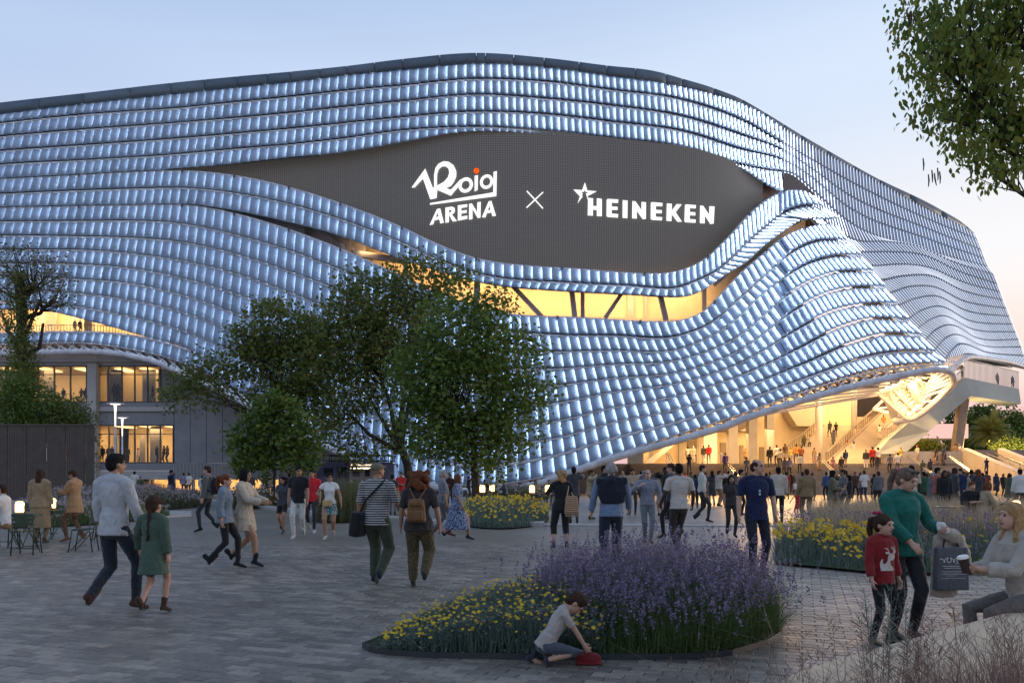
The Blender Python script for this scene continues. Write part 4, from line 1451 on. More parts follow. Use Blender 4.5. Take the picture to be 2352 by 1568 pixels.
L_green = leaf_mat('leaves_green', (.065, .130, .028), (.190, .240, .045), trans=.35)
L_olive = leaf_mat('leaves_olive', (.072, .125, .030), (.220, .215, .048), trans=.35)
L_near = leaf_mat('leaves_near', (.075, .160, .033), (.270, .270, .048), trans=.5)
L_yel = leaf_mat('leaves_bright', (.12, .18, .03), (.26, .30, .05))
L_grey = leaf_mat('leaves_grey', (.085, .125, .10), (.15, .19, .15))
L_blade = leaf_mat('blades_green', (.055, .105, .030), (.130, .165, .050))
L_dry = leaf_mat('blades_dry', (.34, .26, .16), (.55, .44, .30))
L_mid = leaf_mat('blades_olive', (.07, .095, .04), (.16, .15, .07))
L_lav = leaf_mat('lavender_flower', (.145, .110, .180), (.290, .225, .330))
L_pale = leaf_mat('pale_flower', (.30, .24, .28), (.60, .52, .54))
L_yfl = leaf_mat('yellow_flower', (.55, .33, .015), (.80, .56, .03))
L_reed = leaf_mat('reed_brown', (.13, .07, .055), (.25, .15, .11))
L_pine = leaf_mat('pine_needles', (.07, .08, .03), (.19, .17, .06))
M_bark = mat('bark', (.045, .033, .024), rough=.95, var=.35, scale=6, bump=.9, bscale=14)
M_soil = mat('soil', (.035, .028, .018), rough=1, var=.4, scale=6, bump=.6, bscale=30)
M_turf = mat('turf', (.030, .050, .018), rough=1, var=.4, scale=9, bump=.6, bscale=60)


def rand_unit(n):
    v = rng.normal(size=(n, 3)); return v / np.linalg.norm(v, axis=1)[:, None]


def leaves(C, size, droop=0.3, shape=1.6, jitter=.35):
    """folded leaf quads (two triangles each side of the midrib) at centres C"""
    n = len(C)
    d = rand_unit(n); d[:, 2] = d[:, 2] * .6 - droop; d /= np.linalg.norm(d, axis=1)[:, None]
    u = np.cross(d, rand_unit(n)); u /= np.linalg.norm(u, axis=1)[:, None]
    w = np.cross(d, u)
    s = size * (1 + rng.uniform(-jitter, jitter, n))[:, None]
    a = C - d * s * .5; b = C + d * s * .5
    l = C + u * s * .5 / shape + w * s * .08; r = C - u * s * .5 / shape + w * s * .08
    V = np.stack([a, l, b, r], 1).reshape(-1, 3)
    F = (np.array([(0, 1, 2, 3)])[None] + (np.arange(n) * 4)[:, None, None]).reshape(-1, 4)
    return V, F


def crown_points(blobs, n, clump, spread):
    vol = np.array([b[1][0] * b[1][1] * b[1][2] for b in blobs]) ** .8
    k = rng.choice(len(blobs), size=max(1, n // clump), p=vol / vol.sum())
    cc = np.array([blobs[i][0] for i in k]); rr = np.array([blobs[i][1] for i in k])
    q = rand_unit(len(k)) * (rng.uniform(.35, 1.0, len(k)) ** .5)[:, None]
    cl = cc + q * rr
    pts = np.repeat(cl, clump, 0) + rng.normal(size=(len(cl) * clump, 3)) * spread * np.array([1, 1, .7])
    return cl, pts


def limbs(m, base, top, targets, r0, n_main=6):
    """tapered trunk, then limbs splitting towards the clumps"""
    base, top = Vector(base), Vector(top)
    mid = base.lerp(top, .5) + Vector((rng.normal() * .15, rng.normal() * .15, 0))
    m.tube([base, base + Vector((0, 0, .25)), mid, top], [r0 * 1.35, r0, r0 * .8, r0 * .6], 10)
    T = [Vector(t) for t in targets]
    if not T: return
    mains = [T[i] for i in rng.choice(len(T), size=min(n_main, len(T)), replace=False)]
    heads = []
    for t in mains:
        st = base.lerp(top, rng.uniform(.6, 1.0))
        e = st.lerp(t, .62); k = st.lerp(e, .5) + Vector(rng.normal(size=3) * .2) + Vector((0, 0, -.1))
        m.tube([st, k, e], [r0 * .5, r0 * .36, r0 * .22], 7); heads.append((e, st, k))
    for t in T:
        h = min(heads, key=lambda q: (q[0] - t).length)
        s0 = h[2].lerp(h[0], rng.uniform(.2, 1.0))
        k = s0.lerp(t, .5) + Vector(rng.normal(size=3) * (t - s0).length * .08)
        m.tube([s0, k, t], [r0 * .16, r0 * .10, r0 * .04], 5)


def tree(name, label, base, top, blobs_px, D, n, leafsize, lm, r0=.18, clump=14, spread=.32, group=None, depthf=.9, twigs=60, part_leaves=0, cat='tree'):
    blobs = []
    for b in blobs_px:
        px, py, rx = b[:3]; ry = b[3] if len(b) > 3 else rx
        dd = D + (b[4] if len(b) > 4 else 0)
        c = P(px, py, dd); s = dd / K
        blobs.append((np.array(c), (rx * s, max(rx, ry) * s * depthf, ry * s)))
    cl, pts = crown_points(blobs, n, clump, spread)
    root = empty(name, base, 0, label, cat, group)
    m = MB()
    sel = cl[rng.choice(len(cl), size=min(twigs, len(cl)), replace=False)]
    limbs(m, base, top, sel, r0)
    m.build('trunk', M_bark, root, smooth=True)
    V, F = leaves(pts, leafsize)
    me = np_mesh('crown', V, F, lm)
    o = link('crown', me, root); o.matrix_parent_inverse = world_of(root).inverted(); o['kind'] = 'stuff'
    return root, cl


def z4(x0, y0): return (x0 * .4171 + 367.9, y0 * .4171 + 572.2)
def bl(lst, s=.4171): return [(z4(a, b)[0], z4(a, b)[1], r * s) + tuple(e) for a, b, r, *e in lst]


tree('broadleaf_tree', 'tall fresh green tree at the centre, above the bed of yellow flowers', P(1094, 1164, 40.5) * 1 + Vector((0, 0, 0)) if False else Vector(((1094 - HX) / K * 40.5, 40.5, 0)),
     P(1086, 950, 40.5), bl([(1640, 470, 230), (1860, 310, 80), (1790, 400, 120), (1900, 620, 210), (1450, 700, 200), (2060, 800, 100), (1680, 800, 270), (1960, 980, 150), (1480, 980, 190), (1750, 1030, 200), (1850, 1130, 130), (1560, 1130, 80)]),
     40.5, 15500, .26, L_green, r0=.22, clump=12, spread=.44)
tree('broadleaf_tree', 'large olive brown tree leaning left behind the fresh green tree', Vector(((948 - HX) / K * 46, 46, 0)), P(905, 975, 46),
     bl([(1430, 200, 170), (1620, 190, 100), (1200, 290, 170), (1050, 200, 90), (1320, 430, 210), (1080, 520, 190), (1000, 370, 130), (1230, 640, 170), (900, 620, 150), (1050, 800, 130), (1180, 820, 90), (1000, 980, 110), (1080, 1120, 90), (1250, 1090, 60)]),
     46, 14500, .25, L_olive, r0=.30, clump=14, spread=.44)
tree('broadleaf_tree', 'broad olive brown tree at left, branches reaching over the grey wall', Vector(((690 - HX) / K * 48, 48, 0)), P(688, 960, 48),
     bl([(650, 450, 180), (800, 500, 150), (520, 520, 120), (720, 660, 200), (450, 500, 80), (830, 800, 140), (420, 640, 80), (280, 640, 70), (190, 720, 90), (110, 770, 70), (70, 830, 50), (330, 760, 70), (250, 820, 60), (400, 860, 50), (560, 800, 110), (900, 950, 90), (420, 1030, 55)]),
     48, 12500, .25, L_olive, r0=.24, clump=14, spread=.44)
tree('broadleaf_tree', 'small low green tree with a thin trunk left of the purple van', Vector(((629 - HX) / K * 41, 41, 0)), P(634, 1040, 41),
     bl([(640, 830, 40, 30), (580, 890, 60, 34), (710, 900, 60, 34), (520, 960, 50, 28), (640, 965, 70, 30), (780, 960, 60, 30), (450, 1030, 60, 28), (590, 1040, 80, 34), (740, 1040, 80, 32), (850, 1050, 40, 24), (430, 1110, 70, 28), (560, 1125, 80, 32), (700, 1120, 80, 32), (830, 1130, 60, 26), (450, 1190, 50, 24), (570, 1200, 60, 26), (700, 1205, 60, 26), (790, 1195, 40, 20)]),
     41, 4000, .28, L_green, r0=.09, clump=9, spread=.22, twigs=70)
# left: ivy clad pine and shrubs behind the slatted fence
tree('pine_tree', 'slender pine with an ivy covered trunk at the left edge', Vector(((46 - HX) / K * 45, 45, 0)), P(42, 640, 45),
     [(45, 600, 60, 40), (100, 640, 55, 38), (10, 650, 50, 40), (140, 690, 25, 20), (70, 680, 50, 26), (-10, 700, 30, 30), (120, 600, 35, 22)], 45, 2300, .15, L_pine, r0=.32, clump=10, spread=.34, twigs=70)
tree('ivy', 'dense ivy climbing the trunk of the pine', Vector(((50 - HX) / K * 44.6, 44.4, 0)), P(48, 860, 44.4),
     [(42, 660, 8, 40), (45, 740, 14, 60), (50, 820, 19, 60), (54, 880, 21, 60)], 44.4, 5000, .14, L_olive, r0=.1, clump=8, spread=.18, twigs=5, cat='climbing plant')
tree('shrub', 'big rounded green shrub behind the slatted fence', Vector(((40 - HX) / K * 42.5, 42.5, 0)), P(50, 1000, 42.5),
     [(30, 900, 55, 50), (75, 925, 55, 55), (10, 950, 60, 50), (110, 950, 45, 45), (60, 990, 80, 40)], 42.5, 12000, .14, L_green, r0=.12, clump=12, spread=.25, twigs=30, cat='shrub')
tree('shrub', 'sparse small leaved shrub at the right end of the slatted fence', Vector(((185 - HX) / K * 42.5, 42.5, 0)), P(180, 1030, 42.5),
     [(160, 950, 42, 40), (195, 970, 20, 28), (150, 990, 50, 40), (200, 1020, 14, 30), (195, 1060, 12, 30)], 42.5, 5500, .13, L_olive, r0=.09, clump=10, spread=.25, twigs=30, cat='shrub')
# beyond the arena on the right
for k, (px, py, rx, ry, D, lb) in enumerate([(2205, 985, 16, 40, 128, 'dark tree seen under the walkway, left of the palm'), (2262, 965, 26, 34, 135, 'tall dark tree rising right behind the palm'), (2330, 985, 24, 45, 126, 'dark tree at the right edge beyond the palm'), (2300, 1015, 28, 26, 122, 'low dark tree between the palm and the right edge'), (2225, 1025, 30, 20, 118, 'low dark tree behind the pink box')]):
    b = P(px, 1094, D); b.z = 0
    tree('broadleaf_tree', lb, b, P(px, py + ry * .4, D), [(px, py, rx, ry), (px - rx * .5, py + ry * .5, rx * .8, ry * .6), (px + rx * .4, py + ry * .4, rx * .7, ry * .6)], D, 2600, .62, L_green, r0=.3, clump=8, spread=.9, twigs=25, group='dark trees beyond the arena')
for k, (px, py, rx, ry, lb) in enumerate([(2325, 1026, 34, 14, 'bright yellow green bush above the right retaining wall'), (2365, 1030, 30, 14, 'yellow green bush cut by the right edge of the view'), (2120, 1024, 30, 8, 'low bright green hedge behind the platform parapet')]):
    b = P(px, 1060, 84); b.z = 2.7 if k == 2 else 1.5
    tree('bush', lb, b, P(px, 1030, 84), [(px, py, rx, ry), (px + 12, py + 6, rx, ry)], 84, 2600, .28, L_yel, r0=.08, clump=10, spread=.4, twigs=10, cat='bush')

# palm
Yp = 104.0
pb_ = P(2275, 1094, Yp); pb_.z = 0
palm = empty('palm_tree', pb_, 0, 'palm with a round head of drooping fronds right of the arena', 'palm')
m = MB(); m.lathe(pb_, [(.55, 0), (.45, 1), (.42, 3.2), (.55, 4.4), (.5, 5.2)], 12); m.build('trunk', M_bark, palm)
top = P(2275, 996, Yp)
L_palm = leaf_mat('palm_frond', (.24, .27, .06), (.45, .42, .13), trans=.4)
for k in range(54):
    a = k * 2.399; el = R(80 - 105 * ((k % 18) / 18))
    ln = 3.3 * (1 - .12 * (k % 3))
    pts = []
    d = Vector((math.cos(a) * math.cos(el), math.sin(a) * math.cos(el), math.sin(el)))
    p = top.copy()
    for j in range(7):
        pts.append(p.copy()); p = p + d * ln / 6; d = (d + Vector((0, 0, -.17))).normalized()
    V, F = [], []
    for j in range(6):
        q0, q1 = pts[j], pts[j + 1]
        t = (q1 - q0).normalized(); sd_ = t.cross(Vector((0, 0, 1))).normalized()
        for kk in range(4):
            r_ = q0.lerp(q1, kk / 4)
            w = .75 * math.sin(math.pi * min(1, (j + kk / 4 + .6) / 7)) + .1
            for sg in (-1, 1):
                tip = r_ + sd_ * sg * w + t * .35 + Vector((0, 0, -.3 * w))
                i0 = len(V); V += [tuple(r_), tuple(r_ + t * .16), tuple(tip)]; F.append((i0, i0 + 1, i0 + 2))
    mm = MB(); mm.add(V, F); mm.tube(pts, [.05, .045, .04, .03, .025, .02, .01], 4)
    mm.build('frond', L_palm, palm)

# near tree, top right: large leaves as separate pieces
near_root = empty('broadleaf_tree', (9.6, 12.6, 0), 0, 'near tree whose leafy boughs hang into the top right corner', 'tree')
NB_ = [(2235, 60, 110, 90), (2120, 70, 55, 55), (2330, 60, 120, 120), (2110, 170, 42, 55), (2210, 190, 90, 70), (2320, 220, 110, 90), (2150, 265, 50, 45), (2260, 300, 80, 60), (2340, 330, 80, 60), (2215, 345, 45, 30), (2280, 395, 50, 30), (2330, 400, 40, 35), (2100, 15, 40, 30), (2180, 120, 60, 60)]
blobs = []
for px, py, rx, ry in NB_:
    D = 12.0 + rng.uniform(-.5, .8); s = D / K; blobs.append((np.array(P(px, py, D)), (rx * s, rx * s * 1.2, ry * s)))
cl, pts = crown_points(blobs, 7400, 7, .14)
m = MB()
m.tube([(9.6, 12.6, 0), (9.55, 12.5, 2.5), (9.3, 12.4, 5.0), (9.0, 12.3, 7.5)], [.22, .18, .15, .11], 10)
heads = []
for t in [(2300, 60), (2200, 60), (2230, 200), (2310, 300), (2280, 400), (2180, 260), (2120, 120)]:
    e = P(t[0], t[1], 12.1); st = Vector((9.2, 12.35, rng.uniform(4.5, 7.2))); k = st.lerp(e, .5) + Vector((0, 0, -.12))
    m.tube([st, k, e], [.07, .045, .02], 7); heads += [(e, k), (k, st)]
for t in cl[rng.choice(len(cl), size=260, replace=False)]:
    t = Vector(t); h = min(heads, key=lambda q: (q[0] - t).length)
    s0 = h[0].lerp(h[1], rng.uniform(0, .6)); m.tube([s0, s0.lerp(t, .5) + Vector(rng.normal(size=3) * .05), t], [.014, .008, .004], 4)
m.build('trunk', M_bark, near_root, smooth=True)
lf = MB()
lv = [(0, -.5, 0), (.16, -.32, .05), (.25, -.05, .07), (.19, .22, .05), (0, .5, -.03), (-.19, .22, .05), (-.25, -.05, .07), (-.16, -.32, .05), (0, -.05, 0), (0, .25, -.01)]
lf.add(lv, [(0, 1, 8), (1, 2, 8), (2, 3, 9, 8), (3, 4, 9), (4, 5, 9), (5, 6, 8, 9), (6, 7, 8), (7, 0, 8)])
leaf_me = [lf.mesh('leaf', L_near, smooth=True)]
inv = np.array(world_of(near_root).inverted())
vis = (pts[:, 0] / pts[:, 1] * K + HX < 2352) & (HY - (pts[:, 2] - EYE) / pts[:, 1] * K > 0)
order_ = np.argsort(np.where(vis, pts[:, 1], 99))[:299]
mask = np.zeros(len(pts), bool); mask[order_] = True
for c in pts[order_]:
    o = bpy.data.objects.new('leaf', leaf_me[0]); col.objects.link(o); o.parent = near_root
    o.matrix_parent_inverse = world_of(near_root).inverted()
    o.location = c; s = rng.uniform(.085, .145); o.scale = (s, s, s)
    o.rotation_euler = (rng.uniform(-2.4, -.7), rng.uniform(-.6, .6), rng.uniform(0, 6.28))
lva = np.array(lv)
rest_ = pts[~mask]
n = len(rest_)
ax = rng.uniform(-2.4, -.7, n); az = rng.uniform(0, 6.28, n); ay = rng.uniform(-.6, .6, n); sc_ = rng.uniform(.075, .135, n)
cx_, sx_, cy_, sy_, cz_, sz_ = np.cos(ax), np.sin(ax), np.cos(ay), np.sin(ay), np.cos(az), np.sin(az)
Rm = np.empty((n, 3, 3))
Rm[:, 0, 0] = cy_ * cz_; Rm[:, 0, 1] = sx_ * sy_ * cz_ - cx_ * sz_; Rm[:, 0, 2] = cx_ * sy_ * cz_ + sx_ * sz_
Rm[:, 1, 0] = cy_ * sz_; Rm[:, 1, 1] = sx_ * sy_ * sz_ + cx_ * cz_; Rm[:, 1, 2] = cx_ * sy_ * sz_ - sx_ * cz_
Rm[:, 2, 0] = -sy_; Rm[:, 2, 1] = sx_ * cy_; Rm[:, 2, 2] = cx_ * cy_
V = (np.einsum('nij,kj->nki', Rm, lva) * sc_[:, None, None] + rest_[:, None]).reshape(-1, 3)
tri = np.array([(0, 1, 8), (1, 2, 8), (2, 3, 8), (3, 9, 8), (3, 4, 9), (4, 5, 9), (5, 6, 9), (6, 8, 9), (6, 7, 8), (7, 0, 8)])
F = (tri[None] + (np.arange(n) * 10)[:, None, None]).reshape(-1, 3)
me = np_mesh('leaves', V, F, L_near, smooth=True)
o = link('leaves', me, near_root); o.matrix_parent_inverse = world_of(near_root).inverted(); o['kind'] = 'stuff'
for k, (px, py) in enumerate([(2083, 38), (2087, 50), (2092, 42), (2098, 45), (2120, 378), (2140, 405), (2146, 412), (2153, 400), (2158, 408), (2132, 415), (2232, 395)]):
    p = P(px, py, 11.6); mm = MB(); mm.tube([p + Vector((0, 0, .09)), p + Vector((.01, 0, 0)), p + Vector((rng.uniform(-.03, .03), 0, -.09))], [.008, .011, .006], 6)
    mm.build('seed_pod', M_bark, near_root)


# ------------------------------------------------------------------ beds
def blades(C, h, w, lean=.35, seg=2, curve=.3, hv=.3):
    """grass blades rising from C"""
    n = len(C)
    a = rng.uniform(0, 2 * np.pi, n); L = h * (1 + rng.uniform(-hv, hv, n))
    d = np.stack([np.cos(a), np.sin(a), 0 * a], 1)
    side = np.stack([-np.sin(a), np.cos(a), 0 * a], 1)
    ln = np.abs(rng.normal(size=n)) * lean
    V = []
    for j in range(seg + 1):
        t = j / seg
        p = C + d * (ln * L * (t + curve * t * t))[:, None] + np.array([0, 0, 1]) * (L * t * (1 - .25 * ln * t))[:, None]
        ww = w * (1 - t) + w * .08
        V += [p - side * ww * .5, p + side * ww * .5]
    V = np.stack(V, 1); k = 2 * (seg + 1)
    F = np.array([(2 * j, 2 * j + 1, 2 * j + 3, 2 * j + 2) for j in range(seg)])
    tips = V[:, -1]
    return V.reshape(-1, 3), (F[None] + (np.arange(n) * k)[:, None, None]).reshape(-1, 4), tips


def merge(parts):
    V, F, o = [], [], 0
    for v, f in parts: V.append(v); F.append(f + o); o += len(v)
    return np.concatenate(V), np.concatenate(F)


def spikes(tips, h, r, k=9):
    """flower heads made of little petals round the stem tip"""
    n = len(tips)
    t = rng.uniform(0, 1, (n, k)); a = rng.uniform(0, 6.28, (n, k))
    c = tips[:, None] + np.stack([np.cos(a) * r * (1.1 - t * .6), np.sin(a) * r * (1.1 - t * .6), (t - .35) * h], -1)
    return leaves(c.reshape(-1, 3), r * 1.7, droop=-.3, shape=1.5)


def daisies(C, r, up=.5):
    n = len(C); k = 9
    nz = rand_unit(n) * .4 + np.array([0, -.45, up]); nz /= np.linalg.norm(nz, axis=1)[:, None]
    u = np.cross(nz, [0, 0.3, 1]); u /= np.linalg.norm(u, axis=1)[:, None]; v = np.cross(nz, u)
    V, F = [], []
    s = r * (1 + rng.uniform(-.25, .25, n))[:, None]
    V.append(C + nz * s * .25)
    for j in range(2 * k):
        a = np.pi * j / k; rr = 1.0 if j % 2 == 0 else .55
        V.append(C + (u * math.cos(a) + v * math.sin(a)) * s * rr)
    V = np.stack(V, 1)
    F = np.array([(0, 1 + j, 1 + (j + 1) % (2 * k)) for j in range(2 * k)])
    return V.reshape(-1, 3), (F[None] + (np.arange(n) * (2 * k + 1))[:, None, None]).reshape(-1, 3)


def stuff(name, V, F, m_, label=None):
    o = link(name, np_mesh(name, V, F, m_)); o['kind'] = 'stuff'
    if label: o['label'] = label
    return o


def in_poly(n, f):
    """rejection sample in region f(u)->(x,y)"""
    return f(rng.uniform(0, 1, n), rng.uniform(0, 1, n))


# front bed: outline on the ground
out_px = [(835, 1487), (850, 1496), (900, 1504), (1000, 1510), (1200, 1513), (1450, 1514), (1600, 1512), (1680, 1504), (1702, 1494), (1700, 1486)]
front = [G(px, py) for px, py in out_px]
back_ = [Vector((2.75, 8.3, 0)), Vector((2.6, 9.0, 0)), Vector((1.9, 9.5, 0)), Vector((.9, 9.4, 0)), Vector((0, 8.9, 0)), Vector((-.7, 8.2, 0)), Vector((-1.2, 7.6, 0))]
front[-2] = Vector((2.35, 7.35, 0)); front[-1] = Vector((2.62, 7.75, 0)); 
loop = front + back_
m = MB(); m.add([(p.x, p.y, .045) for p in loop], [tuple(range(len(loop)))]); tag(m.build('flower_bed_soil', M_soil), kind='structure')
m = MB()
n = len(loop)
for k in range(n):
    a, b = loop[k], loop[(k + 1) % n]; m.obox((a + b) / 2 + Vector((0, 0, .026)), (b - a) / 2 + (b - a).normalized() * .008, (b - a).normalized().cross(Vector((0, 0, 1))) * .008, (0, 0, .026))
M_edge = mat('edging_steel', (.05, .055, .06), rough=.5, metal=.6)
e_ = m.build('edging_strip', M_edge); tag(e_, 'dark metal edging strip round the front flower bed', 'edging')


def inside(x, y, poly):
    r = np.zeros(len(x), bool); n = len(poly); j = n - 1
    for i in range(n):
        xi, yi, xj, yj = poly[i].x, poly[i].y, poly[j].x, poly[j].y
        c = ((yi > y) != (yj > y)) & (x < (xj - xi) * (y - yi) / (yj - yi + 1e-12) + xi)
        r ^= c; j = i
    return r


def sample_poly(poly, n, shrink=1.0, xr=None):
    xs = np.array([p.x for p in poly]); ys = np.array([p.y for p in poly])
    out = []
    while len(out) < n:
        x = rng.uniform(xs.min(), xs.max(), n * 2); y = rng.uniform(ys.min(), ys.max(), n * 2)
        k = inside(x, y, poly)
        if xr: k &= (x > xr[0]) & (x < xr[1])
        for a, b in zip(x[k], y[k]): out.append((a, b, .04))
    return np.array(out[:n])


cxy = np.array([1.35, 8.3])
def mound(C, c, r, h, p=2.0):
    d = ((C[:, 0] - c[0]) / r[0]) ** 2 + ((C[:, 1] - c[1]) / r[1]) ** 2
    return np.clip(1 - d, 0.0, 1) ** .45 * h
# lavender (green base, purple tips)
C = sample_poly(loop, 14000, xr=(.25, 3))
clump_n = .78 + .22 * np.sin(C[:, 0] * 7.3 + 2 * np.sin(C[:, 1] * 3.1)) * np.sin(C[:, 1] * 8.1 + 1.3) 
hh = (mound(C, (1.62, 8.35), (1.65, 1.6), .50) ** 1.15 * 1.06 + .10) * np.clip(clump_n + .12, .6, 1.06)
V1, F1, t1 = blades(C, hh * rng.uniform(.5, 1.0, len(C)), .012, lean=.65, seg=3, curve=.8)
C2 = C[:6500]; h2 = (hh[:6500] + .17) * rng.uniform(.70, 1.14, 6500)
C3 = C[6500:8200].copy(); ang = np.arctan2(C3[:, 1] - 8.35, C3[:, 0] - 1.35)
V2, F2, t2 = blades(C2, h2, .005, lean=.30, seg=2, curve=.3)
V3, F3, t3 = blades(C3, hh[6500:8200] * .9 + .15, .005, lean=.55, seg=2, curve=.4)
stuff('lavender_leaves', *merge([(V1, F1), (V2, F2), (V3, F3)]), L_blade)
keep = rng.uniform(0, 1, len(t2)) < np.clip((hh[:6500] - .16) / .28, .12, .60)
stuff('lavender_flowers', *merge([spikes(t2[keep], .085, .0135, 11), spikes(t3[::5], .06, .012, 9)]), L_lav)
# yellow daisies on grey foliage, at the left
C = sample_poly(loop, 9000, xr=(-1.15, .75))
hy = np.interp(C[:, 0], [-1.2, -.8, -.2, .3, .6], [.05, .20, .36, .42, .30]) * (1 - .35 * np.abs(C[:, 1] - 7.9) / 1.3)
V1, F1, t1 = blades(C, hy, .014, lean=.45, seg=2)
lv_c = C[rng.integers(0, len(C), 14000)] + rng.normal(size=(14000, 3)) * .03; lv_c[:, 2] = np.abs(rng.uniform(0, 1, 14000)) * np.interp(lv_c[:, 0], [-1.2, -.8, -.2, .3, .6], [.05, .20, .36, .42, .30]) + .03
V2, F2 = leaves(lv_c, .045, droop=-.2, shape=3)
stuff('daisy_leaves', *merge([(V1, F1), (V2, F2)]), L_grey)
fc = t1[rng.choice(len(t1), 760, replace=False)]; fc = fc + np.array([0, -.02, .035])
stuff('daisy_flowers', *daisies(fc, .0195, .9), L_yfl)
C = sample_poly(loop, 9000); V1, F1, _ = blades(C, .045, .006, lean=.6, seg=1); stuff('bed_grass', V1, F1, L_blade)


# second bed on the right
poly2 = [G(1778, 1296), G(1850, 1303), G(2000, 1318), G(2150, 1322), G(2300, 1318), G(2500, 1312), G(2600, 1230), G(2420, 1196), G(2200, 1190), G(2000, 1194), G(1850, 1205), G(1790, 1235)]
m = MB(); m.add([(p.x, p.y, .045) for p in poly2], [tuple(range(len(poly2)))]); tag(m.build('flower_bed_soil', M_turf), kind='structure')
sy = lambda C: (C[:, 1] - 12.5) / 10
C = sample_poly(poly2, 16000); C = C[C[:, 1] < 17.5]
px_ = C[:, 0] / C[:, 1] * K + HX
hh = .50 * np.clip((C[:, 1] - 12.6) / 1.2, .25, 1)
V1, F1, t1 = blades(C, hh, .02, lean=.4, seg=2)
stuff('bed_foliage', V1, F1, L_grey)
k = (rng.uniform(0, 1, len(C)) < .30) & ((px_ > 1990) | (C[:, 1] > 14.8))
V2, F2, t2 = blades(C[k], hh[k] + .14, .008, lean=.15, seg=1)
stuff('lavender_stems', V2, F2, L_blade); stuff('lavender_flowers', *spikes(t2, .10, .018, 8), L_lav)
k = (px_ < 2030) & (px_ > 1770) & (C[:, 1] < 16.5)
cand = t1[k]; fc = cand[rng.choice(len(cand), min(420, len(cand)), replace=False)] + np.array([0, -.02, .06])
k = (px_ >= 2030) & (C[:, 1] < 16.5); cand = t1[k]; fc2 = cand[rng.choice(len(cand), min(90, len(cand)), replace=False)] + np.array([0, -.02, .06])
stuff('daisy_flowers', *daisies(np.concatenate([fc, fc2]), .042), L_yfl)
# pale feather grass behind it
C = sample_poly(poly2, 26000); C = C[(C[:, 1] > 15.8)]
px_ = C[:, 0] / C[:, 1] * K + HX
C = C[(px_ > 1860) & (px_ < 2420)]
V1, F1, t1 = blades(C, .78, .012, lean=.38, seg=3, curve=.8)
stuff('feather_grass', V1, F1, L_dry)
V1, F1, t1 = blades(C[::2], .6, .014, lean=.35, seg=3, curve=.6); stuff('feather_grass_base', V1, F1, L_mid)
C = sample_poly(poly2, 9000); C = C[C[:, 1] < 13.8]; V1, F1, _ = blades(C, .07, .01, lean=.5, seg=1); stuff('bed_grass', V1, F1, L_blade)


def patch(px0, px1, py0, py1, nm, n, h, w, m_, flowers=None, fn=0, fr=.03, fm=None, lean=.35, spike=False, curve=.4):
    a, b, c, d = G(px0, py1), G(px1, py1), G(px1, py0), G(px0, py0)
    cx, cy = (a + b + c + d).x / 4, (a + b + c + d).y / 4
    rx = abs(b.x - a.x + c.x - d.x) / 4; ry = abs(c.y - b.y) / 2
    th = rng.uniform(0, 6.28, n); rr = np.sqrt(rng.uniform(0, 1, n))
    C = np.stack([cx + rx * rr * np.cos(th) * (1 + .12 * np.sin(3 * th)), cy + ry * rr * np.sin(th), 0 * th + .02], 1)
    hh = h * np.clip(1.15 - rr ** 3 * .7, .3, 1)
    V, F, t = blades(C, hh, w, lean=lean, seg=2, curve=curve)
    stuff(nm, V, F, m_)
    if fn:
        q = t[rng.choice(len(t), fn, replace=False)] + np.array([0, -.02, .04])
        if spike: stuff(flowers, *spikes(q, fr * 5, fr, 8), fm)
        else: stuff(flowers, *daisies(q, fr), fm)
    th = np.linspace(0, 6.28, 24, endpoint=False)
    m = MB(); m.add([(cx + rx * 1.02 * math.cos(t_), cy + ry * 1.02 * math.sin(t_), .03) for t_ in th], [tuple(range(24))]); tag(m.build('bed_soil', M_soil), kind='structure')


patch(1050, 1258, 1168, 1214, 'bed_foliage', 7000, .62, .03, L_grey, 'daisy_flowers', 520, .06, L_yfl)
patch(728, 872, 1186, 1200, 'tall_grass', 4500, 1.25, .022, L_mid, lean=.22, curve=.6)
patch(520, 625, 1160, 1170, 'bed_foliage', 2600, .9, .04, L_mid, 'pale_flowers', 300, .06, L_pale)
patch(120, 415, 1158, 1180, 'bed_foliage', 11000, .85, .035, L_mid, 'pale_flowers', 2600, .028, L_pale, spike=True)
patch(90, 330, 1180, 1212, 'lavender_foliage', 6000, .55, .022, L_blade, 'pale_flowers', 900, .022, L_pale, spike=True)
patch(60, 240, 1134, 1142, 'bed_foliage', 6000, 1.1, .05, L_mid, 'pale_flowers', 1500, .04, L_pale, spike=True)
patch(215, 345, 1128, 1136, 'feather_grass', 5000, 1.1, .05, L_dry)
patch(365, 440, 1138, 1146, 'bed_foliage', 2200, .6, .04, L_mid, 'pale_flowers', 260, .05, L_pale)
patch(1130, 1260, 1138, 1150, 'bed_foliage', 5000, .8, .05, L_mid, 'pale_flowers', 700, .05, L_pale)

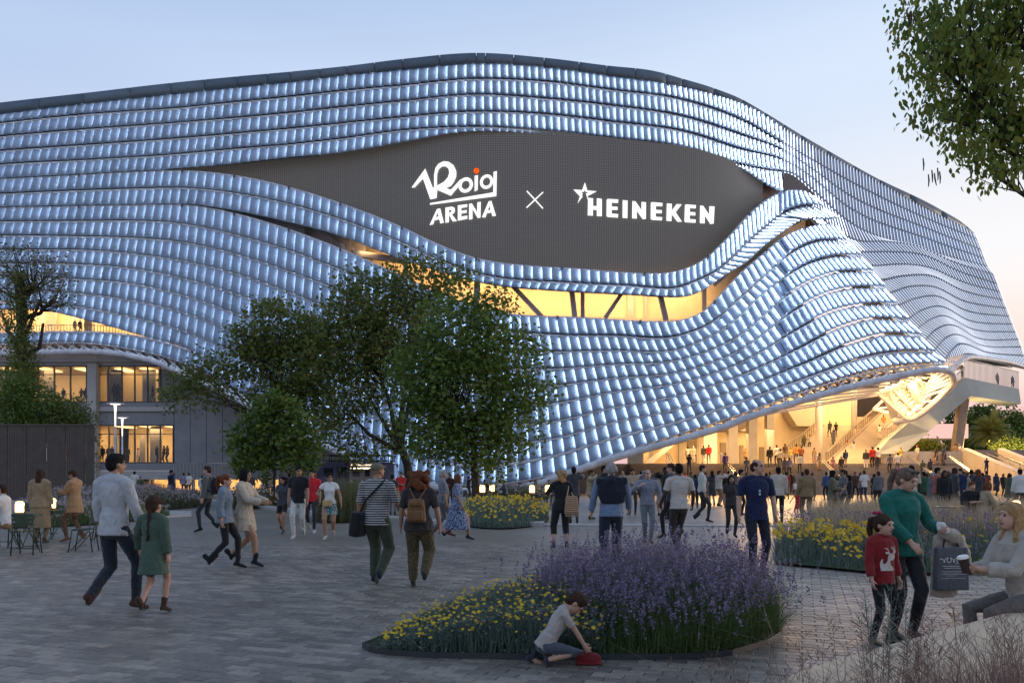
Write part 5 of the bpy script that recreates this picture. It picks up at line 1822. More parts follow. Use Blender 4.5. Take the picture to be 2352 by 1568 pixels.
# reeds in the very foreground, lower right
RV, RF = MB(), None
m = MB()
for k in range(48):
    u = rng.uniform(0, 1)
    px = 1690 + 700 * u; Y = rng.uniform(2.1, 3.6)
    X = (px - HX) / K * Y
    ytop = 1568 - (30 + 150 * u ** .8) * rng.uniform(.55, 1.15)
    zt = EYE + (HY - ytop) / K * Y
    base = Vector((X + rng.normal() * .03, Y, max(zt - 1.3, 0)))
    if zt < .3: continue
    tip = Vector((X + rng.normal() * .12, Y + rng.normal() * .05, zt))
    mid = base.lerp(tip, .55) + Vector((rng.normal() * .02, 0, 0))
    m.tube([base, mid, tip], [.0022, .0016, .0007], 3, cap=False)
    for j in range(22):
        t = rng.uniform(.42, 1.0); p = mid.lerp(tip, (t - .55) / .45) if t > .55 else base.lerp(mid, t / .55)
        L = (1.08 - t) * .17 + .025; a = rng.uniform(0, 6.28)
        q = p + Vector((math.cos(a) * L * .8, math.sin(a) * L * .5, L * .9))
        m.tube([p, q], [.0007, .0004], 3, cap=False)
        for _ in range(3):
            w = p.lerp(q, rng.uniform(.3, 1)); m.tube([w, w + Vector((rng.normal() * .02, rng.normal() * .01, .02))], [.0006, .0009], 3, cap=False)
tag(m.build('reed_grass', L_reed), kind='stuff')
C = np.stack([rng.uniform(1.0, 3.2, 900), rng.uniform(2.2, 3.3, 900), np.full(900, .35)], 1)
V, F, _ = blades(C[:420], .62, .004, lean=.5, seg=4, curve=.9); stuff('reed_leaves', V, F, L_dry)
Yg = rng.uniform(2.2, 3.1, 2600); ug = rng.uniform(0, 1, 2600) ** .7; pg_ = 1790 + 600 * ug
C = np.stack([(pg_ - HX) / K * Yg, Yg, np.clip(EYE + (HY - (1568 - 40 * ug)) / K * Yg - .25, .02, 2)], 1)
V, F, _ = blades(C, .10 + .26 * ug, .0035, lean=.75, seg=4, curve=1.1); stuff('dry_grass', V, F, L_reed)
# silvery sprigs rising in front of the girl
m = MB()
for k in range(13):
    Y = rng.uniform(3.6, 4.2); px = rng.uniform(1950, 2110); X = (px - HX) / K * Y
    yt = rng.uniform(1330, 1440); zt = EYE + (HY - yt) / K * Y
    base = Vector((X + rng.normal() * .03, Y, .2)); tip = Vector((X + rng.normal() * .05, Y, zt)); m.tube([base, base.lerp(tip, .5), tip], [.003, .002, .001], 4, cap=False)
    for j in range(30):
        t = rng.uniform(.5, 1); p = base.lerp(tip, t); a = rng.uniform(0, 6.28); L = .05 * (1.2 - t) + .012
        m.tube([p, p + Vector((math.cos(a) * L, math.sin(a) * L * .5, L * .7))], [.0012, .0016], 3, cap=False)
tag(m.build('silver_sprigs', L_grey), kind='stuff')
# ------------------------------------------------------------------ street furniture
M_chair = mat('chair_green', (.030, .050, .030), rough=.42, metal=.2, var=.1, scale=3)
M_lampglow = emat('lantern_glow', (1.0, .56, .18), 5.5)
M_lampw = emat('streetlamp_glow', (1.0, .90, .76), 1.8)
M_cap_ = mat('lantern_metal', (.12, .10, .08), rough=.4, metal=.7)


def bistro_table(loc, rz, label, D_=.62, group='folding bistro tables on the plaza'):
    t = empty('bistro_table', (0, 0, 0), 0, label, 'table', group)
    m = MB(); m.lathe((0, 0, .70), [(D_ / 2 - .004, 0), (D_ / 2, .004), (D_ / 2, .020), (D_ / 2 - .004, .024)], 28); m.build('tabletop', M_chair, t)
    for sx in (-1, 1):
        for sy in (-1, 1):
            m = MB(); m.tube([(sx * .20, sy * .20, 0), (sx * -.17, sy * .17, .70)], .011, 6); m.build('leg', M_chair, t)
        m = MB(); m.tube([(sx * .20, -.20, .02), (sx * .20, .20, .02)], .009, 6); m.build('stretcher', M_chair, t)
    t.location = loc; t.rotation_euler = (0, 0, rz)
    return t


def bistro_chair_proto():
    t = empty('bistro_chair', (0, 0, 0), 0)
    for sx in (-1, 1):
        m = MB(); m.tube([(sx * .20, .21, 0), (sx * .19, .17, .25), (sx * .185, .145, .45), (sx * .18, -.14, .455)], .0125, 6); m.build('leg', M_chair, t, smooth=True)
        m = MB(); m.tube([(sx * .20, -.25, 0), (sx * .19, -.19, .45), (sx * .185, -.23, .82)], .0125, 6); m.build('leg', M_chair, t, smooth=True)
        m = MB(); m.tube([(sx * .175, .17, .04), (sx * .175, -.16, .43)], .010, 6); m.build('cross_bar', M_chair, t)
    for k in range(7):
        y = .15 - .3 * k / 6; m = MB(); m.obox((0, y, .465 - .008 * math.sin(k)), (.185, 0, 0), (0, .019, 0), (0, 0, .007)); m.build('seat_slat', M_chair, t)
    for z in (.62, .70, .78):
        m = MB(); m.obox((0, -.212 - (z - .62) * .12, z), (.19, 0, 0), (0, .006, 0), (0, 0, .033)); m.build('back_slat', M_chair, t)
    m = MB(); m.tube([(-.19, .0, .12), (.19, .0, .12)], .008, 5); m.build('stretcher', M_chair, t)
    return t


def lantern(loc, label, s=1.0, light=12):
    t = empty('lantern', (0, 0, 0), 0, label, 'lantern', 'glowing table lanterns')
    m = MB(); m.lathe((0, 0, 0), [(.078, 0), (.082, .01), (.082, .035), (.075, .045)], 18); m.build('base', M_cap_, t)
    m = MB(); m.lathe((0, 0, .046), [(.070, 0), (.078, .02), (.078, .16), (.066, .195), (.040, .212)], 20); m.build('glass', M_lampglow, t, smooth=True)
    m = MB(); m.tube([(.080, 0, .03), (.086, 0, .16), (.06, 0, .24), (0, 0, .275), (-.06, 0, .24), (-.086, 0, .16), (-.080, 0, .03)], .005, 6); m.build('handle', M_cap_, t)
    t.location = loc; t.scale = (s, s, s)
    return t


def tz(px, py, z=.724):
    Y = (EYE - z) * K / (py - HY); return Vector(((px - HX) / K * Y, Y, 0))


def top_of(p, z=.724): return Vector((p.x, p.y, z))
TB = [(tz(52, 1181), 'nearest green folding table at the left edge, lantern on it', .76), (tz(136, 1170), 'green folding table behind the first one, lantern on it', .60), (tz(272, 1166), 'green folding table half hidden by the man in linen shirt', .6)]
for p, lb, d in TB: bistro_table(p, rng.uniform(0, 1.5), lb, d)
lantern(top_of(TB[0][0]) + Vector((-.03, -.05, 0)), 'lantern on the nearest left table', 1.12)
lantern(top_of(TB[1][0]) + Vector((-.15, -.04, 0)), 'lantern on the second left table, nearer the man in camel coat', 1.12)
proto = bistro_chair_proto()
CH = [((190, 1272), 1.75, 'empty green chair facing left, right of the nearest left table'), ((62, 1278), .2, 'green chair tucked under the nearest left table, back to us'), ((10, 1262), .1, 'green chair under the man in white shirt'),
      ((236, 1246), 1.9, 'empty green chair just left of the man in linen shirt'), ((118, 1240), 3.0, 'green chair between the two left tables'), ((320, 1236), 1.4, 'green chair showing between the man and the girl'), ((55, 1228), 2.9, 'green chair on the far side of the nearest left table')]
first = True
for (px, py), rz, lb in CH:
    c = proto if first else copy_tree(proto); first = False
    c.location = G(px, py - 6); c.rotation_euler = (0, 0, rz)
    tag(c, lb, 'chair', 'green folding chairs at the left tables')
# distant groups
for k, (px, py, lb) in enumerate([(1108, 1133, 'far table under the green tree, with the leftmost lantern'), (1130, 1131, 'far table beside the trunk of the green tree'), (1222, 1134, 'far table left of the woman with pale braids'), (1258, 1133, 'far table touching the woman with pale braids'), (1180, 1138, 'far table between the two seated groups')]):
    p = tz(px, py); bistro_table(p, .4 * k, lb, .75)
    if k < 4: lantern(top_of(p), ['lantern on the far table under the green tree, left one', 'lantern on the far table under the green tree, right one', 'left lantern of the two beside the woman with braids', 'right lantern of the two beside the woman with braids'][k], 1.6)
k = 0
for px in (1065, 1088, 1120, 1148, 1170, 1195, 1206, 1228, 1240, 1262, 1275):
    c = copy_tree(proto); c.location = G(px, 1158 + (k * 7) % 14); c.rotation_euler = (0, 0, k * 1.7)
    tag(c, ['green chair in front of the tree trunk under the green tree', 'green chair left of the trunk of the green tree', 'green chair right of the trunk of the green tree', 'green chair at the right edge of the yellow flower mound', 'lone green chair between the far tables',
            'green chair left of the far seated pair', 'green chair right behind the flower mound', 'green chair below the left far lantern', 'green chair in front of the seated pair', 'green chair below the right far lantern', 'green chair next to the woman with pale braids'][k], 'chair', 'green chairs at the far tables')
    k += 1
# right group
for k, (px, py, s, lb, ll) in enumerate([(2334, 1178, 1.1, 'glass topped table at the right edge behind the blonde woman', 'lantern at the right edge above the blonde woman'), (2268, 1158, 1.2, 'table in front of the woman with a bob', 'small lantern by the arms of the woman with a bob'), (2175, 1162, 1.1, 'table in the feather grass in front of the smiling woman', None)]):
    p = tz(px, py); bistro_table(p, .3 + k, lb, .8)
    if ll: lantern(top_of(p), ll, s)
for k, (px, py, rz, lb) in enumerate([(2226, 1226, .1, 'chair under the man in the black shirt'), (2262, 1232, 1.2, 'chair under the woman with a bob'), (2300, 1228, 2.0, 'chair beside the right edge lantern table')]):
    c = copy_tree(proto); c.location = G(px, py - 5); c.rotation_euler = (0, 0, rz); tag(c, lb, 'chair', 'green chairs at the right tables')

# street lamps
def street_lamp(px, D, label):
    x = (px - HX) / K * D; H = 6.25
    t = empty('street_lamp', (x, D, 0), 0, label, 'street lamp', 'street lamps before the left wing')
    m = MB(); m.lathe((x, D, 0), [(.10, 0), (.09, .3), (.07, 3), (.055, H - 1.5)], 12); m.build('pole', M_rail, t, smooth=True)
    m = MB(); m.lathe((x, D, H - 1.5), [(.035, 0), (.04, .3), (.05, .8), (.08, 1.25), (.10, 1.42)], 16); m.build('light_cone', M_lampw, t, smooth=True)
    m = MB(); m.lathe((x, D, H - .06), [(.50, 0), (.52, .02), (.50, .06), (.1, .09)], 26); m.build('disc', M_steel, t)
    m = MB(); m.lathe((x, D, H - .085), [(.30, 0), (.32, .02)], 26); m.build('disc_light', M_lampw, t)
street_lamp(265, 51, 'taller looking street lamp with a glowing cone under a disc')
street_lamp(281, 63, 'further street lamp with glowing cone, just right of the first')

# slatted fence, left
M_slat = mat('fence_slat', (.095, .076, .062), rough=.75, var=.2, scale=2)
fen = empty('slatted_fence', P(-60, 1094, 39.5) * 1, 0, 'tall dark fence of upright slats at the left', 'fence')
fen.location.z = 0
x = -75.0; k = 0
first_me = None
zt = EYE + (HY - 976) / K * 39.5
while x < 215:
    m = MB(); xx = (x - HX) / K * 39.5; w = .074 if (k * 7) % 11 else .045
    m.box(xx, xx + w, 39.5, 39.56, 0.1, zt - .02); m.build('slat', M_slat, fen); x += 4.05; k += 1
m = MB(); x0, x1 = (-75 - HX) / K * 39.5, (216 - HX) / K * 39.5
for z in (.4, 2.2, zt - .2): m.box(x0, x1, 39.57, 39.66, z, z + .09)
m.build('rail', M_slat, fen)
m = MB(); m.box(x0, x1, 39.44, 39.67, zt - .02, zt + .05); m.build('coping', M_slat, fen)
pl = MB(); a = G(15, 1175)
pl.box((20 - HX) / K * 34, (225 - HX) / K * 34, 34, 34.4, 0, EYE - (1149 - HY) / K * 34); tag(pl.build('planter_wall', M_concl), 'low grey planter wall in front of the slatted fence', 'planter')

# food van
M_van = mat('van_purple', (.085, .080, .16), rough=.32, metal=.2, coat=.4, var=.06, scale=.8)
M_vdark = mat('van_dark_glass', (.02, .022, .03), rough=.08)
vD = 50.0
vx0, vx1 = (722 - HX) / K * vD, (905 - HX) / K * vD
van = empty('food_van', ((vx0 + vx1) / 2, vD, 0), 0, 'old purple corrugated food van with a roof rack and lit serving hatch', 'van')
Z = lambda py: EYE + (HY - py) / K * vD
X_ = lambda px: (px - HX) / K * vD
m = MB()
prof = [(X_(722), .45), (X_(722), Z(1098)), (X_(727), Z(1088)), (X_(741), Z(1064)), (X_(752), Z(1060)), (X_(900), Z(1061)), (X_(905), Z(1066)), (X_(905), .45)]
m.prism([Vector((x, vD, z)) for x, z in prof], (0, 1.95, 0)); m.build('body', M_van, van)
for k in range(28):
    z = .55 + k * .052
    m = MB(); m.box(X_(796), X_(903), vD - .018, vD + .001, z, z + .022); m.build('rib', M_van, van)
for a, b, y0, y1, nm in ((744, 765, 1074, 1091, 'window'), (776, 797, 1072, 1098, 'door_window')):
    m = MB(); m.box(X_(a), X_(b), vD - .012, vD + .01, Z(y1), Z(y0)); m.build(nm, M_vdark, van)
for a, b, y0, y1 in ((773, 800, 1069, 1125),):
    m = MB()
    for q in ((a, a + .8), (b - .8, b)): m.box(X_(q[0]), X_(q[1]), vD - .02, vD + .001, Z(y1), Z(y0))
    m.build('door_edge', M_vdark, van)
m = MB(); m.box(X_(803), X_(872), vD - .015, vD + .3, Z(1108), Z(1073)); m.build('hatch_opening', mat('hatch_inside', (.5, .45, .42), rough=.7), van)
m = MB(); m.box(X_(806), X_(868), vD - .03, vD - .016, Z(1075.5), Z(1074)); m.build('hatch_lamp', emat('hatch_lamp', (1.0, .75, .5), 9), van)
for a, b in ((810, 826), (838, 850)):
    m = MB(); m.box(X_(a), X_(b), vD - .03, vD - .016, Z(1094), Z(1079)); m.build('pane', M_vdark, van)
m = MB(); m.prism([Vector((X_(800), vD, Z(1071))), Vector((X_(875), vD, Z(1071))), Vector((X_(877), vD - 1.0, Z(1064))), Vector((X_(798), vD - 1.0, Z(1064)))], (0, 0, .05)); m.build('awning', M_van, van)
m = MB(); m.box(X_(800), X_(874), vD - .45, vD - .02, Z(1109), Z(1107.5)); m.build('counter', M_steel, van)
for k, px in enumerate((808, 818, 834, 846, 860)):
    m = MB(); m.lathe((X_(px), vD - .25, Z(1107.5)), [(.05, 0), (.06, .12), (.03, .18)], 8); m.build('jar', [M_white, M_cap_, M_orange][k % 2], van)
m = MB()
for z in (Z(1057), Z(1045)):
    m.tube([(X_(742), vD + .1, z), (X_(892), vD + .1, z), (X_(892), vD + 1.8, z), (X_(742), vD + 1.8, z), (X_(742), vD + .1, z)], .028, 5)
for k in range(9):
    x = X_(742) + (X_(892) - X_(742)) * k / 8
    for y in (vD + .1, vD + 1.8): m.tube([(x, y, Z(1061)), (x, y, Z(1045))], .024, 5)
m.build('roof_rack', M_vdark, van)
for px in (748, 876):
    m = MB(); m.tube([(X_(px), vD - .06, .42), (X_(px), vD + .2, .42)], .42, 20); m.build('wheel', M_vdark, van)
    m = MB(); m.tube([(X_(px), vD - .075, .42), (X_(px), vD - .055, .42)], .2, 16); m.build('hub', M_chrome, van)
m = MB(); m.lathe((X_(724), vD + .3, Z(1112)), [(.12, 0), (.12, .22)], 12); m.build('headlight', M_white, van)

# pink lit box beyond the platform
M_pink = emat('light_box', (1.0, .62, .55), .85)
box_ = empty('light_box', P(2170, 1010, 94), 0, 'large pale pink lit box on a post behind the walkway', 'light box')
m = MB(); m.prism([P(2122, 1006, 94), P(2224, 1006, 94), P(2224, 973, 94), P(2150, 973, 94)], (0, 4, 0)); m.build('panel', M_pink, box_)
m = MB(); m.prism([P(2112, 1013, 94), P(2210, 1008, 94), P(2224, 1006.3, 94), P(2112, 1006.3, 94)], (0, 3.5, 0)); m.build('underside', M_brown, box_)
m = MB(); m.box((2187 - HX) / K * 95, (2204 - HX) / K * 95, 95, 96, 2.7, EYE + (HY - 1008) / K * 95); m.build('post', M_brown, box_)
# ------------------------------------------------------------------ people
SK, TP, BT, SH_, HR, XT = 0, 1, 2, 3, 4, 5          # skin, top, bottom, shoes, hair, extra (collar, cuffs, belt, lips, eyes)


def rotx(a): return Matrix.Rotation(a, 3, 'X')
def roty(a): return Matrix.Rotation(a, 3, 'Y')
def rotz(a): return Matrix.Rotation(a, 3, 'Z')


class Fig:
    def __init__(s):
        s.v, s.f, s.seg = [], [], []

    def ring(s, c, x, y, n):
        return [tuple(c + x * math.cos(2 * math.pi * k / n) + y * math.sin(2 * math.pi * k / n)) for k in range(n)]

    def chain(s, lab, pts, rad, xa=(1, 0, 0), n=14, bias=0.0, flat=False):
        """closed tube through pts; rad = (half width along xa, half depth) for each point"""
        pts = [Vector(p) for p in pts]
        rad = [(r, r) if not hasattr(r, '__len__') else r for r in rad]
        xa = Vector(xa)
        rings = []
        m = len(pts)
        for i, p in enumerate(pts):
            if i == 0: t = pts[1] - pts[0]
            elif i == m - 1: t = pts[-1] - pts[-2]
            else: t = (pts[i + 1] - pts[i]).normalized() + (pts[i] - pts[i - 1]).normalized()
            t.normalize()
            x = xa - t * xa.dot(t)
            if x.length < 1e-3: x = t.orthogonal()
            x.normalize(); y = t.cross(x)
            a, b = rad[i]
            if i == 0:
                r_ = min(a, b)
                rings.append((p - t * r_ * 0.75, x * a * 0.45, y * b * 0.45)); rings.append((p - t * r_ * 0.4, x * a * 0.83, y * b * 0.83))
            rings.append((p, x * a, y * b))
            if i == m - 1 and not flat:
                r_ = min(a, b)
                rings.append((p + t * r_ * 0.4, x * a * 0.83, y * b * 0.83)); rings.append((p + t * r_ * 0.75, x * a * 0.45, y * b * 0.45))
        b0 = len(s.v)
        for c, x, y in rings: s.v.extend(s.ring(c, x, y, n))
        for i in range(len(rings) - 1):
            for k in range(n):
                k2 = (k + 1) % n
                s.f.append((b0 + i * n + k, b0 + i * n + k2, b0 + (i + 1) * n + k2, b0 + (i + 1) * n + k))
        s.f.append(tuple(b0 + k for k in range(n))[::-1])
        s.f.append(tuple(b0 + (len(rings) - 1) * n + k for k in range(n)))
        for i in range(m - 1):
            t = (pts[i + 1] - pts[i]);
            if t.length < 1e-6: continue
            t.normalize()
            x = xa - t * xa.dot(t)
            if x.length < 1e-3: x = t.orthogonal()
            x.normalize(); y = t.cross(x)
            s.seg.append(('c', lab, pts[i], pts[i + 1], rad[i], rad[i + 1], x, y, bias, flat and i == m - 2))

    def ell(s, lab, c, r, rot=None, n=14, bias=0.0):
        c = Vector(c); rot = rot or Matrix.Identity(3)
        b0 = len(s.v); m = 9
        for i in range(1, m):
            a = math.pi * i / m
            for k in range(n):
                q = 2 * math.pi * k / n
                s.v.append(tuple(c + rot @ Vector((r[0] * math.sin(a) * math.cos(q), r[1] * math.sin(a) * math.sin(q), -r[2] * math.cos(a)))))
        for i in range(m - 2):
            for k in range(n):
                k2 = (k + 1) % n
                s.f.append((b0 + i * n + k, b0 + i * n + k2, b0 + (i + 1) * n + k2, b0 + (i + 1) * n + k))
        bt = len(s.v); s.v.append(tuple(c + rot @ Vector((0, 0, -r[2])))); s.v.append(tuple(c + rot @ Vector((0, 0, r[2]))))
        for k in range(n):
            k2 = (k + 1) % n
            s.f.append((b0 + k2, b0 + k, bt)); s.f.append((b0 + (m - 2) * n + k, b0 + (m - 2) * n + k2, bt + 1))
        s.seg.append(('e', lab, c, r, rot, bias))

    def mesh(s, name, voxel, smooth=2, nmat=6, wr=0.0):
        me = bpy.data.meshes.new(name + '_src'); me.from_pydata(s.v, [], s.f)
        o = bpy.data.objects.new('tmp_remesh', me); col.objects.link(o)
        md = o.modifiers.new('r', 'REMESH'); md.mode = 'VOXEL'; md.voxel_size = voxel
        ms = o.modifiers.new('s', 'SMOOTH'); ms.iterations = smooth; ms.factor = 0.5
        dg = bpy.context.evaluated_depsgraph_get()
        out = bpy.data.meshes.new_from_object(o.evaluated_get(dg))
        bpy.data.objects.remove(o); bpy.data.meshes.remove(me)
        out.name = name
        nf = len(out.polygons)
        C = np.empty(nf * 3, np.float32); out.polygons.foreach_get('center', C); C = C.reshape(-1, 3).astype(float)
        best = np.full(nf, 1e9); lab = np.zeros(nf, np.int32)
        for sg in s.seg:
            if sg[0] == 'c':
                _, lb, p0, p1, r0, r1, x, y, bias, flt = sg
                p0 = np.array(p0); d = np.array(p1) - p0; L2 = d @ d
                w = C - p0
                t = np.clip((w @ d) / L2, 0, 1)
                q = w - t[:, None] * d
                a = r0[0] + (r1[0] - r0[0]) * t; b = r0[1] + (r1[1] - r0[1]) * t
                L = math.sqrt(L2)
                qx = q @ np.array(x); qy = q @ np.array(y); qz = q @ (d / L)
                mn = np.minimum(a, b)
                over = np.maximum((w @ d) / L2 - 1, 0) * L if flt else 0
                dist = (np.sqrt((qx / a) ** 2 + (qy / b) ** 2 + (qz / mn) ** 2) - 1) * mn - bias
                if flt: dist = np.where(over > 0.004, dist + 0.25, dist)
            else:
                _, lb, c, r, rot, bias = sg
                q = (C - np.array(c)) @ np.array(rot)
                dist = (np.sqrt((q[:, 0] / r[0]) ** 2 + (q[:, 1] / r[1]) ** 2 + (q[:, 2] / r[2]) ** 2) - 1) * min(r) - bias
            k = dist < best
            best[k] = dist[k]; lab[k] = lb
        out.materials.clear()
        for _ in range(nmat): out.materials.append(M_grey0)
        out.polygons.foreach_set('material_index', lab)
        out.polygons.foreach_set('use_smooth', np.ones(nf, bool))
        if wr:
            nv = len(out.vertices)
            co = np.empty(nv * 3, np.float32); out.vertices.foreach_get('co', co); co = co.reshape(-1, 3)
            no = np.empty(nv * 3, np.float32); out.vertices.foreach_get('normal', no); no = no.reshape(-1, 3)
            dd = (np.sin(co[:, 2] * 61 + 3 * np.sin(co[:, 0] * 23) + 2 * np.sin(co[:, 1] * 31)) * np.sin(co[:, 0] * 37 + co[:, 2] * 14) +
                  0.6 * np.sin(co[:, 2] * 23 + 4 * np.sin(co[:, 0] * 11 + co[:, 1] * 13)))
            vl = np.zeros(nv, bool)
            lv = np.empty(len(out.loops), np.int32); out.loops.foreach_get('vertex_index', lv)
            lt = np.empty(nf, np.int32); out.polygons.foreach_get('loop_total', lt)
            cloth = np.isin(lab, (TP, BT))
            vl[lv[np.repeat(cloth, lt)]] = True
            sk_ = np.zeros(nv, bool); sk_[lv[np.repeat(~cloth, lt)]] = True
            k = vl & ~sk_
            co[k] += no[k] * (dd[k] * wr)[:, None]
            out.vertices.foreach_set('co', co.ravel())
        out.update()
        return out


M_grey0 = mat('grey_cloth', (0.2, 0.2, 0.2), rough=0.9)


def ik(a, c, l1, l2, pole):
    a, c, pole = Vector(a), Vector(c), Vector(pole)
    d = c - a; L = d.length
    L2 = min(L, (l1 + l2) * 0.999)
    c = a + d.normalized() * L2
    x = (l1 * l1 - l2 * l2 + L2 * L2) / (2 * L2)
    h = math.sqrt(max(l1 * l1 - x * x, 0))
    dn = d.normalized()
    p = pole - dn * pole.dot(dn)
    if p.length < 1e-4: p = dn.orthogonal()
    return a + dn * x + p.normalized() * h, c


def hand(F, w, d, palm_n, side, s, curl=0.35, lab=SK, fine=True):
    """w wrist, d direction of the hand, palm_n direction the palm faces"""
    d = Vector(d).normalized(); pn = Vector(palm_n); pn = (pn - d * pn.dot(d)).normalized()
    lat = d.cross(pn)                         # towards the thumb or away from it
    if lat.dot(Vector((0, 1, 0.15))) < 0: lat = -lat   # thumb points forward
    F.chain(lab, [w, w + d * .05 * s, w + d * .085 * s], [(.030 * s, .020 * s), (.040 * s, .017 * s), (.040 * s, .014 * s)], xa=lat, n=10)
    if not fine:
        F.chain(lab, [w + d * .08 * s, w + d * .12 * s + pn * .015 * s, w + d * .155 * s + pn * .04 * s], [(.036 * s, .012 * s), (.032 * s, .011 * s), (.022 * s, .009 * s)], xa=lat, n=8)
        F.chain(lab, [w + d * .03 * s + lat * .028 * s, w + d * .075 * s + lat * .055 * s], [.012 * s, .009 * s], n=6)
        return
    for k, ln in enumerate((.068, .078, .073, .056)):
        base = w + d * .082 * s + lat * (.029 - .0195 * k) * s
        a1 = curl * (0.8 + .12 * k); a2 = a1 + curl * 1.4
        p1 = base + (d * math.cos(a1) + pn * math.sin(a1)) * ln * .5 * s
        p2 = p1 + (d * math.cos(a2) + pn * math.sin(a2)) * ln * .5 * s
        F.chain(lab, [base, p1, p2], [.0098 * s, .0090 * s, .0078 * s], n=7)
    t0 = w + d * .028 * s + lat * .022 * s
    t1 = t0 + (d * .6 + lat * .7 + pn * .3).normalized() * .042 * s
    t2 = t1 + (d * .85 + lat * .15 + pn * .5).normalized() * .030 * s
    F.chain(lab, [t0, t1, t2], [.0125 * s, .0105 * s, .0085 * s], n=7)


def make_figure(name, H=1.75, fem=False, kid=False, wide=1.0, feet=None, arms=None, lean=0.0, leanx=0.0, head=(0, 0), twist=0.0,
                top='tee', sleeve=0.45, hem=0.86, bottom='pants', blen=1.0, baggy=0.0, shoe='shoe', hair='short', voxel=0.013, fine=True,
                pelvis=None, face=True, belly=0.0, sep_hair=True, collar=False, wr=0.0022, coatlen=0.55, wristgrab=None, curl=0.35, palm=None, bun=False):
    """local front is +Y. feet: ((x, y, z, pitch), (x, y, z, pitch)) for left and right ankle; arms: wrist targets or (pitch, out, bend)"""
    F = Fig(); Hf = Fig() if sep_hair else F
    s = H / 1.75
    hs = (1.42 if H < 1.1 else 1.28 if kid else 1.0)     # children have larger heads
    hz = 0.93
    feet = feet or ((-.10, .0, .085, 0), (.10, .0, .085, 0))
    fz = [f for f in feet]
    pel = Vector(pelvis) if pelvis else Vector((0, 0, hz))
    if pelvis is None:
        # drop the hips until both legs reach
        for _ in range(30):
            ok = all((Vector((sx * .09, 0, 0)) + pel - Vector((0, 0, .02)) - Vector(f[:3])).length < .845 for sx, f in zip((-1, 1), feet))
            if ok: break
            pel.z -= 0.01
    T = rotz(twist) @ roty(leanx) @ rotx(-lean)           # torso frame (lean forwards = +lean)
    def tpt(x, y, z): return pel + T @ Vector((x, y, z))  # torso point, z above the pelvis
    sw = (0.165 if fem else 0.19) * wide ** .6
    hw = (0.165 if fem else 0.152) * wide
    wa = (0.115 if fem else 0.138) * wide
    ch = (0.140 if fem else 0.165) * wide
    dp = 0.108 * wide
    if kid: sw, hw, wa, ch = .165, .140, .135, .145
    cl = {'tee': .008, 'shirt': .014, 'sweater': .022, 'coat': .030, 'jacket': .026, 'dress': .010, 'vest': .016}[top]
    TA = T @ Vector((1, 0, 0))
    # trunk
    F.chain(BT if bottom != 'none' else TP, [tpt(0, -.005, -.06), tpt(0, 0, .02), tpt(0, 0, .09)], [(hw * .93, dp * 1.02), (hw, dp * 1.08), (wa * 1.06, dp)], xa=TA)
    F.chain(TP, [tpt(0, .004 + belly * .5, .10), tpt(0, .010 + belly, .20), tpt(0, .012 + belly * .3, .34), tpt(0, 0, .45), tpt(0, -.012, .505)],
            [(wa + cl, dp * .93 + cl + belly * .4), (wa + cl, dp * .93 + cl + belly * .6), (ch + cl, dp * 1.08 + cl), (ch * 1.0 + cl, dp * .88 + cl), (.085 * wide + cl * .6, .062 + cl * .4)], xa=TA)
    if fem and not kid:
        for sx in (-1, 1): F.ell(TP, tpt(sx * .07, .085, .325), (.062, .058, .064))
    F.chain(TP, [tpt(-sw * .92, -.01, .475), tpt(-.06, -.012, .50), tpt(.06, -.012, .50), tpt(sw * .92, -.01, .475)], [.052 + cl * .7, .056 + cl * .7, .056 + cl * .7, .052 + cl * .7], xa=(0, 1, 0))
    # hem of the top hanging over the hips
    hemz = hem - 0.93
    if hemz < 0.06:
        fl = .012 if top in ('tee', 'shirt', 'sweater') else .03
        F.chain(TP, [tpt(0, .004, .12), tpt(0, 0, .02), tpt(0, 0, max(hemz, -.10))], [(wa * 1.08 + cl, dp + cl), (hw + cl, dp * 1.1 + cl), (hw + cl + fl, dp * 1.12 + cl + fl)], xa=TA, flat=True, bias=.003)
    if top in ('coat', 'dress') or bottom == 'skirt':
        lb = BT if bottom == 'skirt' and top not in ('coat',) else TP
        L = coatlen
        mid = (Vector(feet[0][:3]) + Vector(feet[1][:3])) / 2
        q0, q1 = tpt(0, 0, .06), Vector((pel.x + (mid.x - pel.x) * L, pel.y + (mid.y - pel.y) * L * .8, pel.z - L * .82))
        spread = abs(feet[0][1] - feet[1][1]) * L * .38
        w0 = hw + cl; 
        F.chain(lb, [q0, q0.lerp(q1, .35), q0.lerp(q1, .7), q1], [(wa + cl + .01, dp + cl), (w0 + .012, dp * 1.15 + cl + spread * .3), (w0 + .028, dp * 1.15 + cl + spread * .7), (w0 + .045, dp * 1.15 + cl + spread)], xa=(1, 0, 0), bias=.003, flat=True)
    # neck and head
    nb = tpt(0, -.015, .50)
    HR_ = rotz(twist * .5 + head[0]) @ rotx(head[1] - lean * .5)
    hb = nb + (T @ Vector((0, .018, .075))) * (1 if not kid else .75)
    F.chain(SK, [nb, nb.lerp(hb, .6), hb + HR_ @ Vector((0, .01, .03))], [(.058 if not fem else .048), (.054 if not fem else .044), (.052 if not fem else .043)])
    if collar: F.chain(TP, [nb + Vector((0, -.002, -.01)), nb + T @ Vector((0, .004, .028))], [(.070, .070), (.064, .062)])
    hc = hb + HR_ @ Vector((0, .022, .095)) * hs
    def hp(x, y, z): return hc + HR_ @ Vector((x, y, z)) * hs
    def hr(a, b, c): return (a * hs, b * hs, c * hs)
    F.ell(SK, hp(0, -.008, .020), hr(.074, .092, .088), HR_)
    F.ell(SK, hp(0, .022, -.035), hr(.060, .066, .078), HR_)
    F.ell(SK, hp(0, .052, -.085), hr(.030, .030, .026), HR_)
